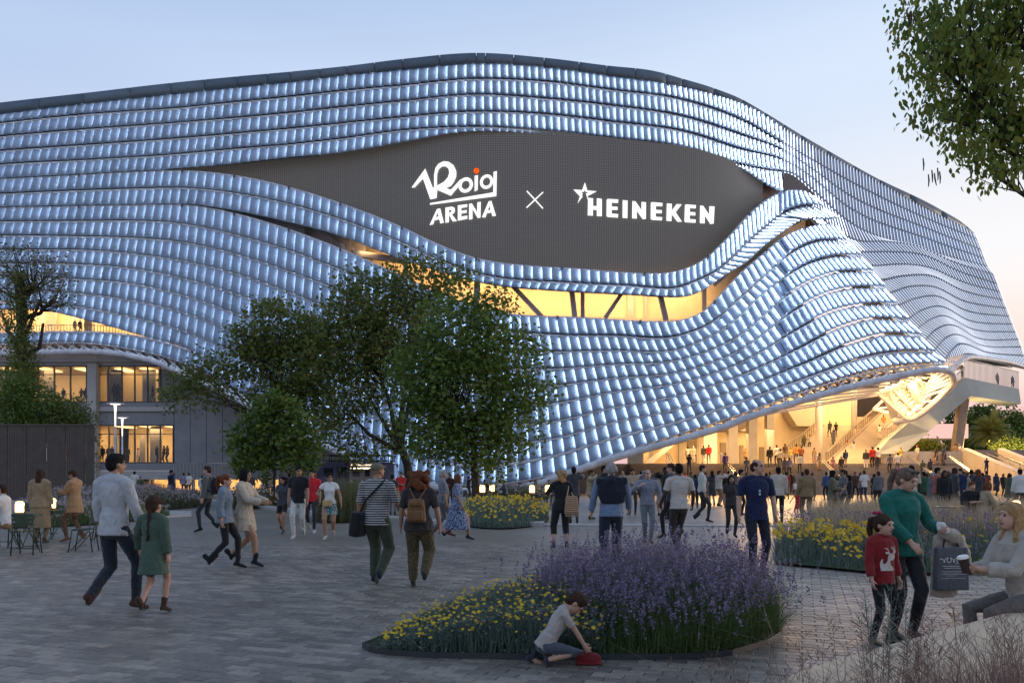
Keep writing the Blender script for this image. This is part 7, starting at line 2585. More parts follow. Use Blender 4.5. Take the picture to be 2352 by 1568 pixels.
# --- seated woman on the bench, lower right
sw_ = person('blonde woman in a beige jumper and grey trousers sitting on the bench', (4.10, 6.34, 0), LEFT + .12, 1.68,
             outfit('fair', cloth((.36, .32, .27)), cloth((.11, .095, .085)), cloth(BLK), 'blond'), fem=True, top='sweater', sleeve=.88, hem=.88, hair='long', pelvis=(0, 0, .63), lean=.22, wide=.98,
             feet=((-.09, .42, .09, 0), (.09, .40, .09, 0)), arms=(('to', (-.04, .46, .86), (-.5, -.3, -.8)), ('to', (.05, .44, .84), (.5, -.3, -.8))), voxel=.008, head=(0, .18), curl=.7, palm=((.5, .2, .6), (-.5, .2, .6)))

# --- kneeling boy in front of the flower bed
g = G(1305, 1528)
bo = person('boy in a cream t-shirt kneeling on the paving and reaching for a red toy', (g.x - .02, g.y + .05, 0), RIGHT + .05, 1.10,
            outfit('fair', cloth((.36, .32, .29)), cloth((.07, .08, .10)), cloth((.03, .035, .05)), 'brown'), kid=True, top='tee', sleeve=.36, hem=.86, bottom='shorts', blen=.62, hair='short', pelvis=(0, -.26, .28), lean=.52,
            feet=((-.12, -.46, .07, -1.3, (0, 1, -.25)), (.12, -.24, .09, -.9, (.1, 1, .9))), arms=(('to', (-.10, .34, .12), (-.3, .3, .5)), ('to', (.08, .32, .14), (.3, .3, .5))), voxel=.007, head=(0, -.75), face=True, curl=.6)
# ------------------------------------------------------------------ bags, glasses, prints and other things people carry
def soft_box(name, M, size, m_, bev=.35, seg=3, parent=None, taper=1.0):
    bm = bmesh.new(); bmesh.ops.create_cube(bm, size=1.0)
    for v in bm.verts:
        k = taper if v.co.z > 0 else 1.0
        v.co = Vector((v.co.x * size[0] * k, v.co.y * size[1] * k, v.co.z * size[2]))
    bmesh.ops.bevel(bm, geom=bm.edges[:], offset=min(size) * bev, segments=seg, affect='EDGES', profile=.6)
    me = bpy.data.meshes.new(name); bm.to_mesh(me); bm.free(); me.materials.append(m_)
    me.polygons.foreach_set('use_smooth', [True] * len(me.polygons))
    me.transform(M)
    o = bpy.data.objects.new(name, me); col.objects.link(o)
    if parent is not None: o.parent = parent; o.matrix_parent_inverse = world_of(parent).inverted()
    return o


def LM(info, p, rot=(0, 0, 0)):
    """matrix at a point in the person's own frame"""
    return info['M'] @ Matrix.Translation(p) @ (Matrix.Rotation(rot[2], 4, 'Z') @ Matrix.Rotation(rot[1], 4, 'Y') @ Matrix.Rotation(rot[0], 4, 'X'))


def WP(info, p): return info['M'] @ Vector(p)
def tp_(info, x, y, z): return info['tpt'](x, y, z)


C_blk = cloth((.014, .014, .016)); C_brown = cloth((.16, .085, .035), 'plain'); C_tote = cloth((.085, .088, .10)); C_coat = cloth((.36, .31, .25)); C_navy = cloth((.014, .018, .030))
C_woven = cloth((.42, .33, .22), 'stripe', (.22, .09, .05), .7)


def strap(name, pts, parent, m_, r=.012):
    m = MB(); m.tube(pts, r, 6); return m.build(name, m_, parent)


# black backpack
t = empty('backpack', WP(pb, tp_(pb, 0, -.2, .2)), 0, 'black backpack on the man in a grey jumper', 'backpack')
soft_box('bag_body', LM(pb, tp_(pb, 0, -.215, .26)), (.30, .17, .46), C_blk, parent=t, taper=.85)
soft_box('pocket', LM(pb, tp_(pb, 0, -.32, .18)), (.22, .07, .22), C_blk, parent=t)
for sx in (-1, 1): strap('strap', [WP(pb, tp_(pb, sx * .10, -.13, .46)), WP(pb, tp_(pb, sx * .11, .0, .545)), WP(pb, tp_(pb, sx * .12, .13, .40)), WP(pb, tp_(pb, sx * .13, .10, .25)), WP(pb, tp_(pb, sx * .15, -.10, .12))], t, C_blk, .016)
# brown backpack on the curly haired woman
t = empty('backpack', WP(p12, tp_(p12, 0, -.2, .2)), 0, 'small brown leather backpack on the woman with big curly hair', 'backpack')
soft_box('bag_body', LM(p12, tp_(p12, 0, -.21, .20)), (.27, .14, .32), C_brown, parent=t, taper=.78)
soft_box('pocket', LM(p12, tp_(p12, 0, -.295, .13)), (.20, .05, .13), C_brown, parent=t)
soft_box('flap', LM(p12, tp_(p12, 0, -.275, .30)), (.17, .05, .06), C_brown, parent=t)
for sx in (-1, 1): strap('strap', [WP(p12, tp_(p12, sx * .03, -.15, .36)), WP(p12, tp_(p12, sx * .11, -.10, .50)), WP(p12, tp_(p12, sx * .13, .02, .55)), WP(p12, tp_(p12, sx * .13, .12, .40))], t, C_brown, .013)
# black shoulder bag of the man in stripes
t = empty('shoulder_bag', WP(p11, tp_(p11, -.24, -.05, -.05)), 0, 'large black shoulder bag at the hip of the man in stripes', 'bag')
soft_box('bag_body', LM(p11, tp_(p11, -.25, -.06, -.08), (0, .12, 0)), (.16, .34, .36), C_blk, parent=t)
strap('strap', [WP(p11, tp_(p11, -.22, -.08, .08)), WP(p11, tp_(p11, -.10, -.15, .26)), WP(p11, tp_(p11, .06, -.14, .42)), WP(p11, tp_(p11, .13, -.04, .535)), WP(p11, tp_(p11, .10, .12, .42))], t, C_blk, .016)
# woven bag
t = empty('woven_bag', WP(p17, tp_(p17, .2, -.1, 0)), 0, 'striped woven shoulder bag with tassels on the woman with braids', 'bag')
soft_box('bag_body', LM(p17, tp_(p17, .20, -.15, .02), (0, 0, .3)), (.34, .10, .38), C_woven, parent=t, taper=.8)
strap('strap', [WP(p17, tp_(p17, .10, -.13, .20)), WP(p17, tp_(p17, .15, -.08, .40)), WP(p17, tp_(p17, .16, 0, .53)), WP(p17, tp_(p17, .18, .08, .40)), WP(p17, tp_(p17, .26, -.08, .20))], t, cloth((.42, .33, .22)), .012)
m = MB()
for k in range(16):
    u = -1 + 2 * k / 15; p = tp_(p17, .20 + .15 * u * math.cos(.3), -.15 + .15 * u * math.sin(.3) * 1, -.17); m.tube([WP(p17, p), WP(p17, p + Vector((0, 0, -.06)))], .007, 4)
m.build('fringe', cloth((.42, .33, .22)), t)
# navy jumper slung over the grey haired man
F1_ = Fig(); s_ = 1.0
for pts, rad in (([( -.20, -.06, .47), (0, -.10, .50), (.20, -.06, .47)], [(.085, .075), (.10, .09), (.085, .075)]), ([(0, -.08, .46), (0, -.115, .30), (0, -.115, .14)], [(.225, .085), (.245, .060), (.20, .045)]), ([(-.17, -.02, .50), (-.14, .10, .42), (-.02, .16, .30)], [.05, .045, .035]), ([(.17, -.02, .50), (.14, .10, .42), (.02, .16, .30)], [.05, .045, .035])):
    F1_.chain(TP, [p21['tpt'](*q) / 1 for q in pts], [((r[0] * p21['s'], r[1] * p21['s']) if hasattr(r, '__len__') else r * p21['s']) for r in rad])
me = F1_.mesh('jumper', .014, nmat=7, wr=.004)
o = bpy.data.objects.new('jumper', me); col.objects.link(o); o.parent = p21['root']; slot_mats(o, [C_navy] * 7); o['label'] = 'navy jumper draped over the shoulders'


def glasses(info, up=.0, fwd=.088, tilt=0.0, name='sunglasses', w=.036):
    hs = info['hs']; Rm = info['hrot']; hc = info['head']
    m = MB()
    def q(x, y, z): return WP(info, hc + Rm @ Vector((x, y, z)) * hs)
    for sx in (-1, 1):
        c = q(sx * w, fwd, .004 + up); n = 12; V = []
        X = (q(1, 0, 0) - q(0, 0, 0)).normalized(); Z = (q(0, 0, 1) - q(0, 0, 0)).normalized(); Y = (q(0, 1, 0) - q(0, 0, 0)).normalized()
        for k in range(n):
            a = 6.283 * k / n; V.append(c + X * math.cos(a) * .028 * hs + Z * math.sin(a) * .021 * hs)
        m.prism(V, Y * .006)
        m.tube([q(sx * (w + .028), fwd, .01 + up), q(sx * .080, .0, .012 + up)], .003 * hs, 5)
    m.tube([q(-w + .026, fwd + .004, .01 + up), q(w - .026, fwd + .004, .01 + up)], .003 * hs, 5)
    return m.build(name, mat('lens_black', (.01, .01, .012), rough=.08), info['root'])


glasses(pw); glasses(pm, up=.088, fwd=.062)
for sx in (0, 1):
    pass
# folded glasses hanging from the polo collar
m = MB(); c = tp_(p31, 0, .135, .34)
for dz in (0, -.05): m.prism([WP(p31, c + Vector((-.018, 0, dz))), WP(p31, c + Vector((.018, 0, dz))), WP(p31, c + Vector((.015, .004, dz - .035))), WP(p31, c + Vector((-.015, .004, dz - .035)))], WP(p31, c + Vector((0, .006, 0))) - WP(p31, c))
t_ = m.build('glasses', mat('mirror_lens', (.2, .28, .36), rough=.2, metal=.6)); tag(t_, 'folded glasses hanging from the collar of the navy polo shirt', 'glasses')
# clutch bag
t_ = soft_box('clutch_bag', LM(pw, tp_(pw, .02, .20, .0)), (.24, .06, .15), cloth((.42, .30, .14)))
tag(t_, 'mustard clutch bag on a strap in front of the teal skirt', 'bag')
# tote and coat over the mother's arm
W = pm['wrists'][0][0]
tote = empty('tote_bag', WP(pm, W), 0, 'dark grey tote bag with white print hanging from the arm of the mother', 'bag')
TM = LM(pm, W + Vector((-.06, .05, -.36)), (0, .0, 0.0))
soft_box('bag_body', TM, (.33, .07, .40), C_tote, bev=.2, parent=tote, taper=.92)
for dx in (-.08, .08): strap('strap', [WP(pm, W + Vector((-.06 + dx, .05, -.17))), WP(pm, W + Vector((-.06 + dx * .5, .03, -.04))), WP(pm, W + Vector((-.03, .02, .02)))], tote, C_blk, .008)
mk = MB()
def tq(x, z): return TM @ Vector((x, .0375, z))
def tstroke(pts, w):
    pl_ = stroke(pts, w); V = [tq(a, b) for a, b in pl_]; n = len(pts)
    for k in range(n - 1): mk.add([V[k], V[k + 1], V[2 * n - 2 - k], V[2 * n - 1 - k]], [(0, 1, 2, 3)])
# mirrored handwriting and lines of small print
pts = []
for k in range(60):
    t = k / 59; pts.append((.125 - .24 * t + .012 * math.sin(t * 46), .085 + .022 * math.sin(t * 31 + .5) * (1 if .1 < t < .9 else .6)))
tstroke(pts, .006); tstroke([(-.02, .052), (-.13, .058)], .004)
rr_ = random.Random(3)
for row, (z, a, b) in enumerate(((.028, .11, -.10), (.010, .09, -.06), (-.020, .12, -.12), (-.034, .10, -.06), (-.048, .12, -.12), (-.062, .07, -.03), (-.085, .12, -.12))):
    x = a
    while x > b:
        w = rr_.uniform(.008, .022); tstroke([(x, z), (x - w, z + rr_.uniform(-.001, .001))], .005 if row < 2 else .003); x -= w + .004
mk.build('print', mat('white_print', (.62, .62, .60), rough=.8), tote)
F1_ = Fig()
for pts, rad in (([(.0, .02, -.02), (-.10, .02, -.06), (-.20, .0, -.12)], [(.06, .05), (.075, .05), (.05, .04)]), ([(-.02, -.02, -.06), (-.06, -.03, -.30), (-.05, -.04, -.62)], [(.10, .035), (.15, .035), (.14, .03)]), ([(-.18, .0, -.08), (-.25, .0, -.24), (-.27, .0, -.36)], [(.05, .03), (.055, .025), (.04, .02)])):
    F1_.chain(TP, [W + Vector(q) for q in pts], rad)
me = F1_.mesh('coat', .010, nmat=7, wr=.004); me.transform(pm['M'])
o = bpy.data.objects.new('folded_coat', me); col.objects.link(o); slot_mats(o, [C_coat] * 7); tag(o, 'beige coat folded over the arm of the mother', 'coat')
F1_ = Fig()
for k in range(7): F1_.ell(TP, W + Vector((.02 + .03 * math.cos(k), .05 + .02 * math.sin(k * 2), .02 + .03 * math.sin(k * 1.3))), (.03, .025, .03))
me = F1_.mesh('tissue', .007, nmat=7); me.transform(pm['M'])
o = bpy.data.objects.new('scarf', me); col.objects.link(o); slot_mats(o, [cloth((.62, .60, .57))] * 7); tag(o, 'crumpled white scarf in the hand of the mother', 'scarf')
m = MB(); hc = pm['head']; q = hc + pm['hrot'] @ Vector((0, -.10, .072)); m.lathe(WP(pm, q), [(.02, -.012), (.03, 0), (.02, .012)], 12); m.build('hair_tie', cloth((.5, .12, .16)), pm['root'])

# reindeer on the girl's jumper, and the round print on the t-shirt
from mathutils.bvhtree import BVHTree


def print_on(info, name, polys, m_, zc, w, off=.004, back=False):
    """flat knitted or printed motif laid onto the front of the clothes"""
    body = [c for c in info['root'].children if c.name.startswith('body')][0]
    bv = BVHTree.FromPolygons([v.co.copy() for v in body.data.vertices], [tuple(p.vertices) for p in body.data.polygons])
    mb = MB()
    for poly in polys:
        bm = bmesh.new(); vs = [bm.verts.new((x * w, y * w, 0)) for x, y in poly]
        es = [bm.edges.new((vs[k], vs[(k + 1) % len(vs)])) for k in range(len(vs))]
        bmesh.ops.triangle_fill(bm, use_beauty=True, edges=es)
        for _ in range(2):
            bmesh.ops.subdivide_edges(bm, edges=[e for e in bm.edges if e.calc_length() > .03], cuts=1)
            bmesh.ops.triangulate(bm, faces=bm.faces[:])
        bm.verts.index_update(); V = []
        ok = True
        for v in bm.verts:
            h = bv.ray_cast(Vector((-v.co.x, 1.0, zc + v.co.y)), Vector((0, -1, 0)))
            if h[0] is None: ok = False; V.append((0, 0, 0))
            else: V.append(tuple(info['M'] @ (h[0] + Vector((0, off, 0)))))
        if ok: mb.add(V, [tuple(q.index for q in f.verts) for f in bm.faces])
        bm.free()
    return mb.build(name, m_, info['root'])


deer = [
    [(-.50, -.55), (.30, -.55), (.34, -.42), (.12, -.20), (.06, .02), (.38, .10), (.46, .24), (.40, .36), (.18, .50), (-.04, .46), (-.14, .30), (-.12, .06), (-.20, -.10), (-.34, -.16), (-.40, -.02), (-.38, .14), (-.46, .12), (-.52, -.10), (-.50, -.30)],
    [(-.06, .42), (-.28, .46), (-.30, .56), (-.14, .60), (0, .52)],
    [(.20, .48), (.36, .66), (.58, .66), (.54, .54), (.34, .44)],
    [(-.12, .56), (-.22, .78), (-.18, .80), (-.07, .58)], [(-.17, .68), (-.34, .80), (-.32, .83), (-.15, .72)],
    [(.22, .54), (.18, .86), (.22, .87), (.27, .56)], [(.27, .60), (.36, .94), (.40, .93), (.32, .60)], [(.32, .64), (.50, .88), (.53, .86), (.36, .62)], [(.21, .68), (.08, .84), (.10, .87), (.22, .74)],
]
body_h = pg['head'].z
print_on(pg, 'reindeer_motif', deer, cloth((.55, .50, .44)), pg['tpt'](0, 0, .20).z, .155)
F1_ = Fig()
hc = pg['head']; Rg = pg['hrot']
for sx in (-1, 1): F1_.ell(TP, hc + Rg @ Vector((sx * .035, -.08, .125)) * pg['hs'], (.035 * pg['hs'], .02 * pg['hs'], .02 * pg['hs']))
me = F1_.mesh('bow', .007, nmat=7); o = bpy.data.objects.new('bow', me); col.objects.link(o); o.parent = pg['root']; slot_mats(o, [cloth((.35, .01, .04))] * 7)

# paper cup held by the seated woman
w0, w1 = sw_['wrists'][0][0], sw_['wrists'][1][0]
c = WP(sw_, (w0 + w1) / 2 + Vector((0, .10, .035)))
t = empty('paper_cup', c, 0, 'dark paper coffee cup with a white lid held by the blonde woman', 'cup')
m = MB(); m.lathe(c, [(.030, -.06), (.040, .055)], 18); m.build('cup', cloth((.05, .028, .022)), t)
m = MB(); m.lathe(c, [(.043, .056), (.044, .066), (.038, .078), (.034, .080)], 18); m.build('lid', M_white, t)
t.rotation_euler = (0, -.25, 0)
# red toy in front of the boy
g_t = (WP(bo, bo['wrists'][0][0]) + WP(bo, bo['wrists'][1][0])) / 2
F1_ = Fig(); F1_.ell(TP, (0, 0, .05), (.105, .06, .055)); F1_.ell(TP, (-.05, 0, .045), (.06, .05, .045)); F1_.chain(BT, [(-.10, 0, .014), (.10, 0, .014)], [(.055, .014), (.055, .014)], xa=(0, 1, 0))
me = F1_.mesh('toy', .008, nmat=7); o = bpy.data.objects.new('toy_car', me); col.objects.link(o); o.location = (g_t.x + .04, g_t.y - .02, 0.002); slot_mats(o, [cloth((.16, .012, .014))] * 7); tag(o, 'small red toy on the paving under the hand of the boy', 'toy')
# phone
for info, k, lb in ((None, 0, ''),):
    pass
# ------------------------------------------------------------------ the crowd, built from a few figures
TEMPL = {}
def templ(key, **kw):
    kw.setdefault('voxel', .022); kw['fine'] = False; kw['sep_hair'] = False; kw.setdefault('smooth_', 1); kw.pop('smooth_')
    me, _, info = make_figure(key, H=1.75, face=True, **kw)
    TEMPL[key] = me
templ('man_stand', top='shirt', sleeve=.97, hem=.86, hair='short', arms=((.05, .14, .25), (.1, .12, .3)))
templ('man_tee', top='tee', sleeve=.40, hem=.84, hair='short', feet=((-.09, .06, .085, 0), (.12, -.04, .085, 0)), arms=((.1, .16, .4), (.0, .16, .3)))
templ('man_walk', top='shirt', sleeve=.97, hem=.86, hair='short', feet=W_(.22, .08, .09, 0), arms=((-.2, .12, .3), (.3, .12, .4)))
templ('man_suit', top='jacket', sleeve=.97, hem=.76, hair='short', wide=1.08, arms=((.05, .14, .25), ('to', (.12, .22, 1.52))))
templ('man_arms', top='shirt', sleeve=.9, hem=.86, hair='short', arms=(('to', (.10, .22, 1.18)), ('to', (-.10, .24, 1.15))))
templ('woman_stand', fem=True, top='shirt', sleeve=.9, hem=.84, hair='long', arms=((.1, .12, .3), ('to', (.06, .26, 1.12))))
templ('woman_tee', fem=True, top='tee', sleeve=.36, hem=.90, hair='pony', arms=((.1, .12, .5), (.0, .14, .2)), feet=((-.08, .04, .085, 0), (.12, -.02, .085, 0)))
templ('woman_walk', fem=True, top='shirt', sleeve=.9, hem=.84, hair='bob', feet=W_(.22, .08, .08, 1))
templ('woman_dress', fem=True, top='dress', sleeve=.4, bottom='none', coatlen=.55, hair='long', arms=((.1, .12, .3), (.1, .14, .4)))
templ('woman_gown', fem=True, top='dress', sleeve=.9, bottom='none', coatlen=.92, hair='bun')
templ('woman_coat', fem=True, top='coat', sleeve=.97, coatlen=.62, hair='bob', feet=W_(.14, .04, .08, 1))
templ('robed', fem=False, top='coat', sleeve=.97, coatlen=.95, hair='scarf')
templ('sitting', top='shirt', sleeve=.95, hem=.9, hair='short', pelvis=(0, 0, .56), feet=((-.12, .42, .085, 0), (.12, .44, .085, 0)), arms=(('to', (-.12, .36, .82)), ('to', (.12, .34, .82))), lean=.12)
templ('sitting_woman', fem=True, top='shirt', sleeve=.95, hem=.9, hair='bob', pelvis=(0, 0, .56), feet=((-.10, .42, .085, 0), (.10, .44, .085, 0)), arms=(('to', (-.10, .38, .82)), ('to', (.12, .34, .82))), lean=.15)
templ('child', kid=True, top='tee', sleeve=.4, hem=.84, hair='short')

PAL = {'white': WHITE, 'cream': CREAM, 'beige': BEIGE, 'tan': TAN, 'grey': GREY, 'dark grey': DGREY, 'black': BLK, 'navy': NAVY, 'blue': (.05, .09, .20), 'denim blue': DENIM, 'red': RED, 'coral': (.38, .10, .07), 'orange': (.50, .20, .05),
       'yellow': (.55, .45, .10), 'green': (.03, .09, .05), 'olive': OLIVE, 'brown': BROWN, 'purple': (.10, .06, .20), 'pink': (.50, .20, .22), 'mint': (.30, .45, .36), 'lilac': (.25, .22, .32), 'rust': (.22, .07, .03)}
WHAT = {'man_stand': 'man in {t} shirt and {b} trousers', 'man_tee': 'man in {t} t-shirt and {b} trousers', 'man_walk': 'man walking in {t} shirt and {b} trousers', 'man_suit': 'man in {t} jacket and {b} trousers', 'man_arms': 'man with folded arms, {t} top, {b} trousers',
        'woman_stand': 'long haired woman in {t} top and {b} trousers', 'woman_tee': 'ponytailed woman in {t} top and {b} trousers', 'woman_walk': 'woman walking in {t} top and {b} trousers', 'woman_dress': 'long haired woman in {t} dress', 'woman_gown': 'woman in long {t} gown',
        'woman_coat': 'woman in {t} coat', 'robed': 'person in {t} robe with white headscarf', 'sitting': 'seated man in {t} shirt', 'sitting_woman': 'seated woman in {t} top', 'child': 'child in {t} top'}


def surf(px, feet, mode):
    """where on the ground, the steps or the platform these feet stand"""
    if mode == 'g': return G(px, feet)
    if isinstance(mode, (int, float)): return P(px, feet, mode)
    if mode == 'p':
        Y = min(max((PZ - EYE) * K / (HY - feet), 74.4), 88)
        return Vector(((px - HX) / K * Y, Y, PZ))
    best = None
    for k in range(NS):
        Y = 67.4 + 6.6 * (k + .55) / NS; z = PZ * (k + 1) / NS
        e = abs(HY - (z - EYE) / Y * K - feet)
        if best is None or e < best[0]: best = (e, Y, z)
    return Vector(((px - HX) / K * best[1], best[1], best[2]))


